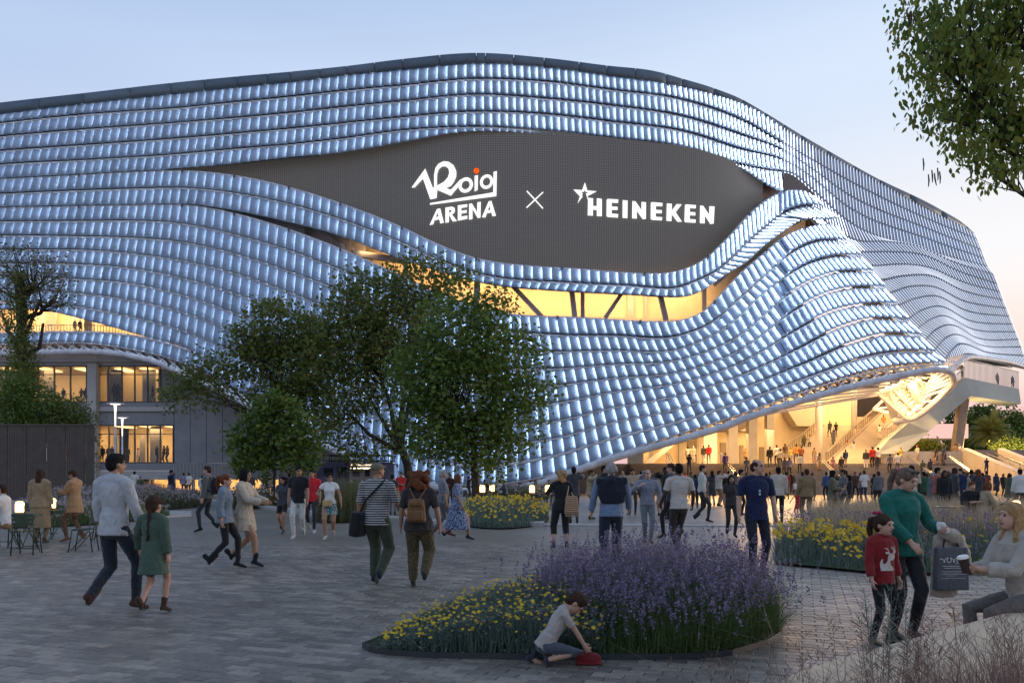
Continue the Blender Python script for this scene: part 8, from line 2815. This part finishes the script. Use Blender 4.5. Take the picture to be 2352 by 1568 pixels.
F_, B_, Rr_, Ll_ = FRONT, BACK, RIGHT, LEFT
CROWD = [
 # px, feet, top, facing, figure, skin, top, bottom, hair, where, place words, group
 (1580, 1064, 1024, B_, 'man_tee', 'tan', 'white', 'cream', 'black', 'p', 'at the top of the steps, far left', 1),
 (1592, 1064, 1023, F_, 'robed', 'tan', 'cream', 'cream', 'white', 'p', 'at the top of the steps', 1),
 (1616, 1064, 1022, B_, 'man_walk', 'tan', 'dark grey', 'white', 'black', 'p', 'left of the man in red', 1),
 (1628, 1063, 1020, B_, 'man_walk', 'tan', 'red', 'grey', 'black', 'p', 'at the top of the steps', 1),
 (1583, 1089, 1040, B_, 'man_arms', 'brown', 'navy', 'denim blue', 'black', 's', 'on the steps at left', 1),
 (1666, 1085, 1038, B_, 'man_stand', 'tan', 'purple', 'dark grey', 'black', 's', 'alone on the steps', 1),
 (1712, 1064, 1029, F_, 'woman_coat', 'fair', 'tan', 'black', 'blond', 'p', 'between two piers', 1),
 (1715, 1092, 1048, B_, 'man_tee', 'tan', 'grey', 'denim blue', 'black', 's', 'below the two piers', 1),
 (1768, 1073, 1022, B_, 'man_stand', 'tan', 'black', 'dark grey', 'black', 's', 'high on the steps', 1),
 (1784, 1068, 1018, B_, 'man_stand', 'tan', 'white', 'black', 'black', 's', 'beside the man in black', 1),
 (1792, 1074, 1030, B_, 'man_walk', 'brown', 'cream', 'dark grey', 'black', 's', 'in front of the man in white', 1),
 (1803, 1062, 1017, B_, 'woman_tee', 'tan', 'brown', 'cream', 'auburn', 'p', 'near the hall stair', 1),
 (1802, 1092, 1048, B_, 'woman_stand', 'tan', 'grey', 'dark grey', 'auburn', 's', 'left of a pair on the steps', 1),
 (1813, 1092, 1048, B_, 'woman_stand', 'tan', 'lilac', 'black', 'brown', 's', 'right of a pair on the steps', 1),
 (1829, 1063, 1019, B_, 'man_walk', 'tan', 'orange', 'denim blue', 'black', 'p', 'near the hall stair', 1),
 (1841, 1063, 1024, B_, 'man_walk', 'tan', 'rust', 'brown', 'black', 'p', 'beside the man in orange', 1),
 (1817, 1064, 1026, B_, 'woman_tee', 'fair', 'yellow', 'cream', 'blond', 'p', 'near the hall stair', 1),
 (1847, 1033, 998, B_, 'man_stand', 'tan', 'olive', 'dark grey', 'black', 84, 'climbing the left hall stair', 1),
 (1860, 1032, 997, B_, 'man_arms', 'tan', 'cream', 'dark grey', 'black', 84, 'climbing the left hall stair', 1),
 (1837, 1087, 1041, B_, 'man_stand', 'brown', 'white', 'black', 'black', 's', 'in the middle of the steps', 1),
 (1870, 1064, 1027, B_, 'woman_gown', 'tan', 'tan', 'tan', 'brown', 'p', 'left of the white column', 1),
 (1882, 1079, 1038, B_, 'woman_dress', 'tan', 'beige', 'black', 'brown', 's', 'in front of the white column', 1),
 (1906, 1003, 966, B_, 'man_walk', 'tan', 'dark grey', 'dark grey', 'black', 86, 'high on the hall stair', 1),
 (1920, 1003, 968, B_, 'man_tee', 'tan', 'black', 'denim blue', 'black', 86, 'high on the hall stair', 1),
 (1914, 1022, 986, B_, 'woman_coat', 'fair', 'grey', 'denim blue', 'brown', 84, 'on the hall stair below the pair', 1),
 (1945, 966, 937, B_, 'woman_dress', 'fair', 'tan', 'black', 'blond', 92, 'on the upper landing', 1),
 (1954, 966, 937, B_, 'man_tee', 'fair', 'mint', 'cream', 'brown', 92, 'on the upper landing', 1),
 (1913, 1086, 1052, B_, 'woman_tee', 'fair', 'pink', 'pink', 'brown', 's', 'on the middle of the steps', 1),
 (1932, 1086, 1052, B_, 'man_stand', 'brown', 'brown', 'dark grey', 'black', 's', 'right of the woman in pink', 1),
 (1942, 1074, 1031, B_, 'man_stand', 'brown', 'navy', 'grey', 'black', 's', 'near the top of the steps', 1),
 (1946, 1046, 1010, B_, 'woman_tee', 'tan', 'yellow', 'dark grey', 'red', 80, 'climbing the right hall stair', 1),
 (1961, 1050, 1012, B_, 'woman_stand', 'tan', 'white', 'denim blue', 'brown', 79, 'climbing the right hall stair', 1),
 (2029, 986, 952, B_, 'man_tee', 'tan', 'orange', 'white', 'black', 78, 'climbing beside the walkway', 1),
 (2020, 1008, 974, B_, 'woman_tee', 'tan', 'white', 'cream', 'brown', 77, 'climbing beside the walkway, lower', 1),
 (1989, 1077, 1031, B_, 'man_stand', 'fair', 'dark grey', 'white', 'cap', 's', 'left of the man in red plaid', 1),
 (2004, 1074, 1020, B_, 'man_stand', 'tan', 'red', 'black', 'black', 's', 'near the parapet', 1),
 (2017, 1072, 1026, B_, 'woman_walk', 'fair', 'white', 'red', 'brown', 's', 'right of the man in red', 1),
 (2015, 1090, 1047, B_, 'woman_stand', 'tan', 'dark grey', 'grey', 'black', 's', 'below the man in red', 1),
 (2044, 1085, 1041, B_, 'man_tee', 'brown', 'grey', 'black', 'black', 's', 'left of the man in white t-shirt', 1),
 (2062, 1083, 1038, B_, 'man_tee', 'tan', 'white', 'grey', 'black', 's', 'below the blonde woman in yellow', 1),
 (2069, 1068, 1025, B_, 'woman_stand', 'fair', 'yellow', 'cream', 'blond', 's', 'before the parapet', 1),
 (2107, 1066, 1021, Ll_, 'woman_stand', 'fair', 'cream', 'tan', 'red', 's', 'with red hair before the parapet', 1),
 (2150, 1068, 1027, Ll_, 'woman_dress', 'tan', 'black', 'black', 'black', 's', 'before the parapet', 1),
 (2168, 1067, 1021, Ll_, 'woman_dress', 'brown', 'navy', 'black', 'black', 's', 'right of the woman in black', 1),
 (2194, 1064, 1016, F_, 'man_arms', 'tan', 'tan', 'beige', 'brown', 'p', 'at the right end of the platform', 1),
 (2203, 1064, 1017, Ll_, 'man_tee', 'tan', 'white', 'grey', 'blond', 'p', 'at the right end of the platform', 1),
 (2119, 1096, 1056, B_, 'man_stand', 'tan', 'olive', 'denim blue', 'black', 's', 'low on the steps at right', 1),
 (2137, 1093, 1052, B_, 'man_suit', 'brown', 'dark grey', 'black', 'black', 's', 'low on the steps at right', 1),
 (2266, 1090, 1050, B_, 'man_arms', 'fair', 'navy', 'dark grey', 'auburn', 66.5, 'on the side stair', 1),
 # plaza, right half
 (1985, 1154, 1078, B_, 'man_tee', 'tan', 'white', 'dark grey', 'brown', 'g', 'left of the mother in green', 2),
 (2094, 1200, 1065, B_, 'man_tee', 'dark', 'cream', 'dark grey', 'black', 'g', 'just right of the mother in green', 2),
 (2152, 1192, 1070, Rr_, 'man_arms', 'tan', 'coral', 'grey', 'black', 'g', 'behind the smiling woman', 2),
 (2169, 1197, 1078, F_, 'woman_coat', 'brown', 'black', 'denim blue', 'black', 'g', 'in the middle of the right crowd', 2),
 (2192, 1184, 1072, Rr_, 'woman_coat', 'fair', 'dark grey', 'beige', 'brown', 'g', 'right of the smiling woman', 2),
 (2206, 1178, 1073, Ll_, 'man_suit', 'fair', 'navy', 'navy', 'brown', 'g', 'behind the two women', 2),
 (2220, 1176, 1081, Rr_, 'woman_dress', 'fair', 'beige', 'black', 'auburn', 'g', 'in the right crowd', 2),
 (2231, 1168, 1076, B_, 'man_stand', 'brown', 'navy', 'black', 'black', 'g', 'behind the woman in beige', 2),
 (2247, 1190, 1074, B_, 'woman_stand', 'tan', 'dark grey', 'black', 'auburn', 'g', 'raising an arm by the side stair', 2),
 (2266, 1148, 1079, B_, 'man_tee', 'tan', 'brown', 'denim blue', 'brown', 'g', 'at the foot of the side stair', 2),
 (2288, 1140, 1085, F_, 'woman_coat', 'tan', 'navy', 'black', 'black', 'g', 'left of a pair near the right wall', 2),
 (2304, 1140, 1086, F_, 'man_stand', 'brown', 'black', 'black', 'black', 'g', 'right of a pair near the right wall', 2),
 (2318, 1162, 1085, Rr_, 'woman_coat', 'tan', 'olive', 'brown', 'brown', 'g', 'near the right edge', 2),
 (2343, 1186, 1073, B_, 'man_stand', 'fair', 'white', 'dark grey', 'black', 'g', 'at the right edge above the lantern', 2),
 (2122, 1178, 1080, B_, 'man_stand', 'tan', 'green', 'black', 'black', 'g', 'right of the man in cream', 2),
 (2143, 1180, 1082, Ll_, 'woman_coat', 'fair', 'grey', 'black', 'grey', 'g', 'left of the man in coral', 2),
 (1884, 1132, 1073, B_, 'man_stand', 'brown', 'brown', 'tan', 'black', 'g', 'between the tan jacket and olive coat', 2),
 (1936, 1194, 1074, Ll_, 'woman_tee', 'tan', 'grey', 'dark grey', 'brown', 'g', 'behind the woman in olive coat', 2),
 (1951, 1190, 1088, Ll_, 'woman_stand', 'tan', 'black', 'black', 'black', 'g', 'right of the woman in grey', 2),
 (1818, 1136, 1080, F_, 'man_suit', 'tan', 'black', 'black', 'brown', 'g', 'left of the man in tan jacket', 2),
 (1826, 1140, 1104, F_, 'child', 'fair', 'white', 'denim blue', 'brown', 'g', 'above the girl in red', 2),
 (1843, 1150, 1081, B_, 'woman_dress', 'fair', 'lilac', 'black', 'brown', 'g', 'behind the man in tan jacket', 2),
 (1788, 1203, 1068, B_, 'man_stand', 'dark', 'cream', 'black', 'black', 'g', 'right behind the man in navy polo', 2),
 (1768, 1135, 1064, B_, 'man_tee', 'tan', 'green', 'black', 'black', 'g', 'behind the man in navy polo', 2),
 (1701, 1182, 1075, Rr_, 'man_tee', 'tan', 'orange', 'black', 'black', 'g', 'left of the man in navy polo', 2),
 (1664, 1146, 1086, F_, 'man_stand', 'tan', 'black', 'dark grey', 'black', 'g', 'behind the woman in charcoal', 2),
 (1651, 1162, 1078, Rr_, 'man_suit', 'tan', 'cream', 'tan', 'brown', 'g', 'right of the curly woman', 2),
 (1636, 1160, 1079, B_, 'woman_dress', 'fair', 'dark grey', 'black', 'black', 'g', 'left of the man in cream jacket', 2),
 (1620, 1150, 1081, B_, 'woman_tee', 'tan', 'blue', 'dark grey', 'auburn', 'g', 'behind the striding man in white', 2),
 (1597, 1152, 1088, B_, 'woman_coat', 'tan', 'green', 'black', 'black', 'g', 'left of the striding man in white', 2),
 (1574, 1136, 1079, F_, 'man_stand', 'tan', 'red', 'dark grey', 'black', 'g', 'right of the man in cream t-shirt', 2),
 (1530, 1192, 1069, Ll_, 'man_suit', 'dark', 'black', 'black', 'black', 'g', 'left of the man in cream t-shirt', 2),
 (1519, 1184, 1084, B_, 'woman_dress', 'tan', 'beige', 'black', 'auburn', 'g', 'behind the man in black suit', 2),
 (1543, 1236, 1061, Ll_, 'man_walk', 'fair', 'dark grey', 'black', 'brown', 'g', 'half hidden by the man in cream t-shirt', 2),
 (1453, 1182, 1073, F_, 'man_arms', 'tan', 'beige', 'dark grey', 'black', 'g', 'left behind the smiling man', 2),
 (1430, 1152, 1079, F_, 'woman_stand', 'fair', 'beige', 'grey', 'blond', 'g', 'right of the grey haired man', 2),
 (1386, 1192, 1060, Rr_, 'man_suit', 'fair', 'black', 'dark grey', 'black', 'g', 'behind the grey haired man', 2),
 (1356, 1191, 1076, Rr_, 'man_suit', 'tan', 'beige', 'tan', 'brown', 'g', 'between the braids and the grey haired man', 2),
 (1318, 1201, 1068, B_, 'man_suit', 'tan', 'dark grey', 'dark grey', 'black', 'g', 'right of the woman with braids', 2),
 (1472, 1142, 1080, B_, 'man_stand', 'brown', 'white', 'black', 'black', 'g', 'far behind the smiling man', 2),
 (1495, 1142, 1079, F_, 'woman_stand', 'fair', 'dark grey', 'black', 'brown', 'g', 'right behind the smiling man', 2),
 (1506, 1150, 1084, B_, 'man_stand', 'tan', 'grey', 'black', 'black', 'g', 'left of the woman in beige dress', 2),
 (1606, 1166, 1086, F_, 'man_stand', 'tan', 'navy', 'black', 'black', 'g', 'between the cream t-shirt and white shirt', 2),
 (1690, 1150, 1082, B_, 'woman_walk', 'fair', 'grey', 'black', 'brown', 'g', 'behind the man in orange', 2),
 (1742, 1146, 1080, B_, 'man_stand', 'fair', 'beige', 'black', 'brown', 'g', 'hidden behind the navy polo', 2),
 (1866, 1150, 1084, F_, 'woman_tee', 'tan', 'coral', 'black', 'black', 'g', 'right of the tan jacket', 2),
 (1898, 1148, 1082, B_, 'man_stand', 'tan', 'blue', 'black', 'black', 'g', 'left of the olive coat', 2),
 (1964, 1150, 1082, F_, 'man_walk', 'tan', 'brown', 'black', 'black', 'g', 'left of the man in white t-shirt', 2),
 (2008, 1152, 1086, B_, 'woman_dress', 'tan', 'black', 'black', 'black', 'g', 'right of the man in white t-shirt', 2),
 (2110, 1150, 1082, F_, 'woman_stand', 'fair', 'navy', 'black', 'brown', 'g', 'between the cream and green men', 2),
 (2185, 1146, 1084, B_, 'man_stand', 'tan', 'rust', 'black', 'black', 'g', 'far behind the smiling woman', 2),
 (1446, 1140, 1082, B_, 'woman_walk', 'tan', 'rust', 'black', 'brown', 'g', 'left of the far man in white', 2),
 (1478, 1160, 1078, B_, 'man_suit', 'fair', 'grey', 'dark grey', 'grey', 'g', 'peeking over the shoulder of the smiling man', 2),
 (1556, 1142, 1082, B_, 'woman_stand', 'tan', 'lilac', 'black', 'black', 'g', 'above the cream t-shirt', 2),
 (1587, 1144, 1082, F_, 'man_tee', 'brown', 'olive', 'tan', 'black', 'g', 'right of the man in cream t-shirt', 2),
 (1673, 1142, 1080, B_, 'man_walk', 'tan', 'cream', 'black', 'black', 'g', 'above the woman in charcoal', 2),
 (1716, 1148, 1084, F_, 'woman_coat', 'tan', 'rust', 'black', 'brown', 'g', 'right of the man in orange', 2),
 (1760, 1150, 1084, B_, 'woman_dress', 'tan', 'pink', 'black', 'black', 'g', 'right of the navy polo', 2),
 (1806, 1146, 1082, B_, 'man_tee', 'brown', 'red', 'black', 'black', 'g', 'left of the child in white', 2),
 (1921, 1142, 1082, B_, 'woman_walk', 'fair', 'mint', 'black', 'blond', 'g', 'behind the woman in grey', 2),
 (1976, 1146, 1084, F_, 'woman_coat', 'tan', 'purple', 'black', 'black', 'g', 'left of the white t-shirt beside the mother', 2),
 (2018, 1168, 1080, B_, 'man_stand', 'tan', 'grey', 'black', 'brown', 'g', 'touching the hair of the mother', 2),
 (2128, 1150, 1084, B_, 'woman_dress', 'tan', 'rust', 'black', 'brown', 'g', 'behind the man in green', 2),
 (2160, 1150, 1082, F_, 'man_suit', 'tan', 'denim blue', 'black', 'grey', 'g', 'behind the man in coral', 2),
 (2178, 1166, 1080, B_, 'woman_walk', 'tan', 'cream', 'black', 'auburn', 'g', 'right behind the smiling woman', 2),
 (2212, 1156, 1080, F_, 'woman_tee', 'brown', 'pink', 'black', 'black', 'g', 'right of the man in navy suit', 2),
 (2238, 1150, 1082, F_, 'man_tee', 'tan', 'beige', 'black', 'black', 'g', 'left of the raised arm', 2),
 (2256, 1158, 1084, B_, 'woman_coat', 'tan', 'red', 'black', 'black', 'g', 'above the woman with a bob', 2),
 # left half
 (309, 1142, 1077, B_, 'man_tee', 'brown', 'white', 'dark grey', 'black', 'g', 'right of the man in linen shirt', 3),
 (322, 1144, 1092, F_, 'man_stand', 'fair', 'olive', 'black', 'auburn', 'g', 'above the girl in green coat', 3),
 (337, 1130, 1087, F_, 'man_stand', 'tan', 'green', 'denim blue', 'black', 'g', 'right of the pair above the girl', 3),
 (393, 1160, 1077, Rr_, 'man_suit', 'tan', 'navy', 'navy', 'black', 'g', 'on the phone, striding before the wall', 3),
 (422, 1138, 1084, B_, 'man_stand', 'tan', 'lilac', 'black', 'black', 'g', 'left of a pair by the corrugated wall', 3),
 (434, 1138, 1084, F_, 'man_tee', 'brown', 'white', 'black', 'black', 'g', 'right of a pair by the corrugated wall', 3),
 (208, 1132, 1088, F_, 'woman_coat', 'fair', 'blue', 'black', 'blond', 'g', 'walking before the lit dry grass', 3),
 (464, 1144, 1090, B_, 'man_stand', 'fair', 'white', 'cream', 'brown', 'g', 'half hidden by the man with backpack', 3),
 (575, 1152, 1082, B_, 'man_stand', 'tan', 'grey', 'dark grey', 'black', 'g', 'right of the woman with dark bob', 3),
 (612, 1142, 1088, B_, 'man_suit', 'tan', 'brown', 'brown', 'black', 'g', 'left of the thin tree trunk', 3),
 (622, 1142, 1090, F_, 'woman_stand', 'fair', 'beige', 'grey', 'brown', 'g', 'beside the thin tree trunk', 3),
 (665, 1166, 1084, B_, 'man_stand', 'brown', 'black', 'black', 'black', 'g', 'between the first two of the four', 3),
 (722, 1166, 1084, B_, 'woman_stand', 'fair', 'black', 'black', 'red', 'g', 'red haired, behind the man in red polo', 3),
 (901, 1182, 1087, B_, 'man_tee', 'tan', 'dark grey', 'grey', 'black', 'g', 'between the striped t-shirt and curly hair', 3),
 (921, 1172, 1081, F_, 'man_arms', 'tan', 'red', 'beige', 'black', 'g', 'left of the woman with curly hair', 3),
 (1076, 1146, 1092, Rr_, 'man_suit', 'tan', 'brown', 'brown', 'black', 'g', 'left of the trunk of the green tree', 3),
 (1034, 1160, 1086, F_, 'woman_stand', 'fair', 'brown', 'brown', 'auburn', 'g', 'between the older couple', 3),
 # people inside the building
 (172, 767, 736, B_, 'man_stand', 'tan', 'cream', 'cream', 'brown', 77.6, 'left of a pair on the lit terrace', 4),
 (184, 767, 735, B_, 'man_stand', 'tan', 'dark grey', 'black', 'black', 77.6, 'right of a pair on the lit terrace', 4),
 (264, 923, 879, B_, 'man_stand', 'dark', 'black', 'black', 'black', 79.5, 'left of a pair in the upper windows', 4),
 (272, 923, 877, B_, 'woman_stand', 'dark', 'black', 'black', 'black', 79.5, 'right of a pair in the upper windows', 4),
 (351, 923, 886, Ll_, 'man_walk', 'dark', 'black', 'black', 'black', 79.5, 'alone in the upper windows', 4),
 (146, 923, 890, F_, 'man_stand', 'tan', 'black', 'black', 'black', 80, 'behind the shrub in the upper windows', 4),
 (187, 923, 894, F_, 'woman_stand', 'tan', 'brown', 'black', 'black', 80, 'left of a pair beside the upper column', 4),
 (196, 923, 894, F_, 'man_stand', 'tan', 'brown', 'black', 'black', 80, 'right of a pair beside the upper column', 4),
 (235, 1062, 1023, F_, 'man_suit', 'tan', 'black', 'black', 'black', 79, 'leftmost in the lower windows', 4),
 (250, 1062, 1023, F_, 'man_stand', 'tan', 'rust', 'black', 'brown', 79.5, 'second from left in the lower windows', 4),
 (258, 1062, 1023, F_, 'man_suit', 'tan', 'dark grey', 'black', 'black', 79, 'third from left in the lower windows', 4),
 (293, 1062, 1025, B_, 'man_stand', 'tan', 'black', 'black', 'black', 80, 'in the middle of the lower windows', 4),
 (317, 1062, 1028, Rr_, 'woman_coat', 'fair', 'white', 'dark grey', 'brown', 80, 'in the lower windows', 4),
 (360, 1062, 1023, Rr_, 'man_suit', 'tan', 'black', 'black', 'black', 79.2, 'left of a pair at the right of the lower windows', 4),
 (377, 1062, 1022, Ll_, 'man_stand', 'tan', 'black', 'black', 'black', 79.2, 'middle of the right group, lower windows', 4),
 (385, 1062, 1022, Ll_, 'man_suit', 'tan', 'dark grey', 'black', 'black', 79.5, 'rightmost in the lower windows', 4),
 (1393, 742, 716, B_, 'man_stand', 'tan', 'cream', 'black', 'black', 72.5, 'head just showing left in the long window', 4),
 (1410, 747, 720, B_, 'man_stand', 'tan', 'white', 'black', 'red', 72.5, 'head just showing in the long window', 4),
 (1206, 736, 709, B_, 'man_stand', 'tan', 'rust', 'black', 'black', 72.5, 'head showing at the left of the long window', 4),
 (1530, 752, 722, B_, 'man_stand', 'tan', 'white', 'black', 'brown', 72.5, 'head showing at the right of the long window', 4),
 (2209, 870, 838, F_, 'man_arms', 'tan', 'tan', 'brown', 'brown', 81.5, 'at the corner of the walkway', 4),
 (2290, 886, 856, F_, 'man_stand', 'tan', 'beige', 'brown', 'grey', 86.5, 'in the middle of the walkway', 4),
 (2325, 892, 862, F_, 'woman_stand', 'tan', 'dark grey', 'black', 'black', 88.6, 'at the right end of the walkway', 4),
]
GRP = {1: 'people on the steps and in the entrance hall', 2: 'people standing about on the right half of the plaza', 3: 'people on the left half of the plaza', 4: 'people inside the arena and on its walkway'}


def small_person(px, top_, loc, rz, key, skin, tc, bc, hc, label, group, H=None):
    o = bpy.data.objects.new('person', TEMPL[key]); col.objects.link(o)
    s = H / 1.75; o.scale = (s, s, s); o.location = loc; o.rotation_euler = (0, 0, rz)
    slot_mats(o, outfit(skin, cloth(PAL[tc]), cloth(PAL[bc]), cloth(BLK), hc))
    tag(o, label, 'person', group)
    return o


for (px, feet, top_, rz, key, skin, tc, bc, hc, mode, place, gi) in CROWD:
    loc = surf(px, feet, mode)
    H = (feet - top_) / K * loc.y
    if mode in ('s', 'p'): H = min(max(EYE + (HY - top_) / K * loc.y - loc.z, 1.5), 1.92)
    elif key != 'child': H = min(max(H, 1.45), 2.0)
    if mode == 'g' or isinstance(mode, (int, float)): pass
    if isinstance(mode, (int, float)): H = min(max(H, 1.4), 1.9)
    lb = WHAT[key].format(t=tc, b=bc) + ', ' + place
    w = lb.split()
    if len(w) > 16: lb = WHAT[key].format(t=tc, b=bc).replace(' and %s trousers' % bc, '').replace(', %s trousers' % bc, '') + ', ' + place
    small_person(px, top_, loc, rz + rng.uniform(-.25, .25), key, skin, tc, bc, hc, lb, GRP[gi], H)

for (px, py, z, rz, key, skin, tc, hc, lb) in [
    (1090, 1122, 0, -.6, 'sitting', 'tan', 'dark grey', 'black', 'seated man in a dark suit facing us beneath the green tree'),
    (1112, 1126, 0, FRONT, 'sitting', 'tan', 'brown', 'black', 'seated man in a brown jacket behind the left far lantern'),
    (1150, 1126, 0, LEFT, 'sitting', 'fair', 'white', 'brown', 'seated man in a white shirt right of the green tree trunk'),
    (1160, 1126, 0, LEFT, 'sitting', 'tan', 'denim blue', 'black', 'seated man in blue behind the man in white shirt'),
    (1230, 1126, 0, FRONT, 'sitting_woman', 'fair', 'beige', 'auburn', 'seated woman with auburn hair between the two right lanterns'),
    (1262, 1124, 0, FRONT, 'sitting', 'tan', 'tan', 'brown', 'seated man by the right lantern, next to the braided woman'),
    (1148, 1130, 0, RIGHT, 'sitting_woman', 'fair', 'cream', 'blond', 'seated woman in cream beside the man in white shirt')]:
    Y = 47.0
    small_person(px, 0, Vector(((px - HX) / K * Y, Y + (px % 5) * .4, 0)), rz, key, skin, tc, 'dark grey', hc, lb, 'people seated at the far tables', 1.78)
small_person(0, 0, G(15, 1262), LEFT + .2, 'sitting', 'fair', 'white', 'tan', 'brown', 'seated man in a white shirt at the left edge by the lantern', 'people seated at the left tables', 1.82)
small_person(0, 0, G(2228, 1226), FRONT - .1, 'sitting', 'fair', 'black', 'dark grey', 'auburn', 'seated man in a black shirt facing us at the right tables', 'people seated at the right tables', 1.85)
small_person(0, 0, G(2258, 1228), RIGHT, 'sitting_woman', 'tan', 'beige', 'brown', 'auburn', 'seated woman with a brown bob leaning on the right table', 'people seated at the right tables', 1.85)
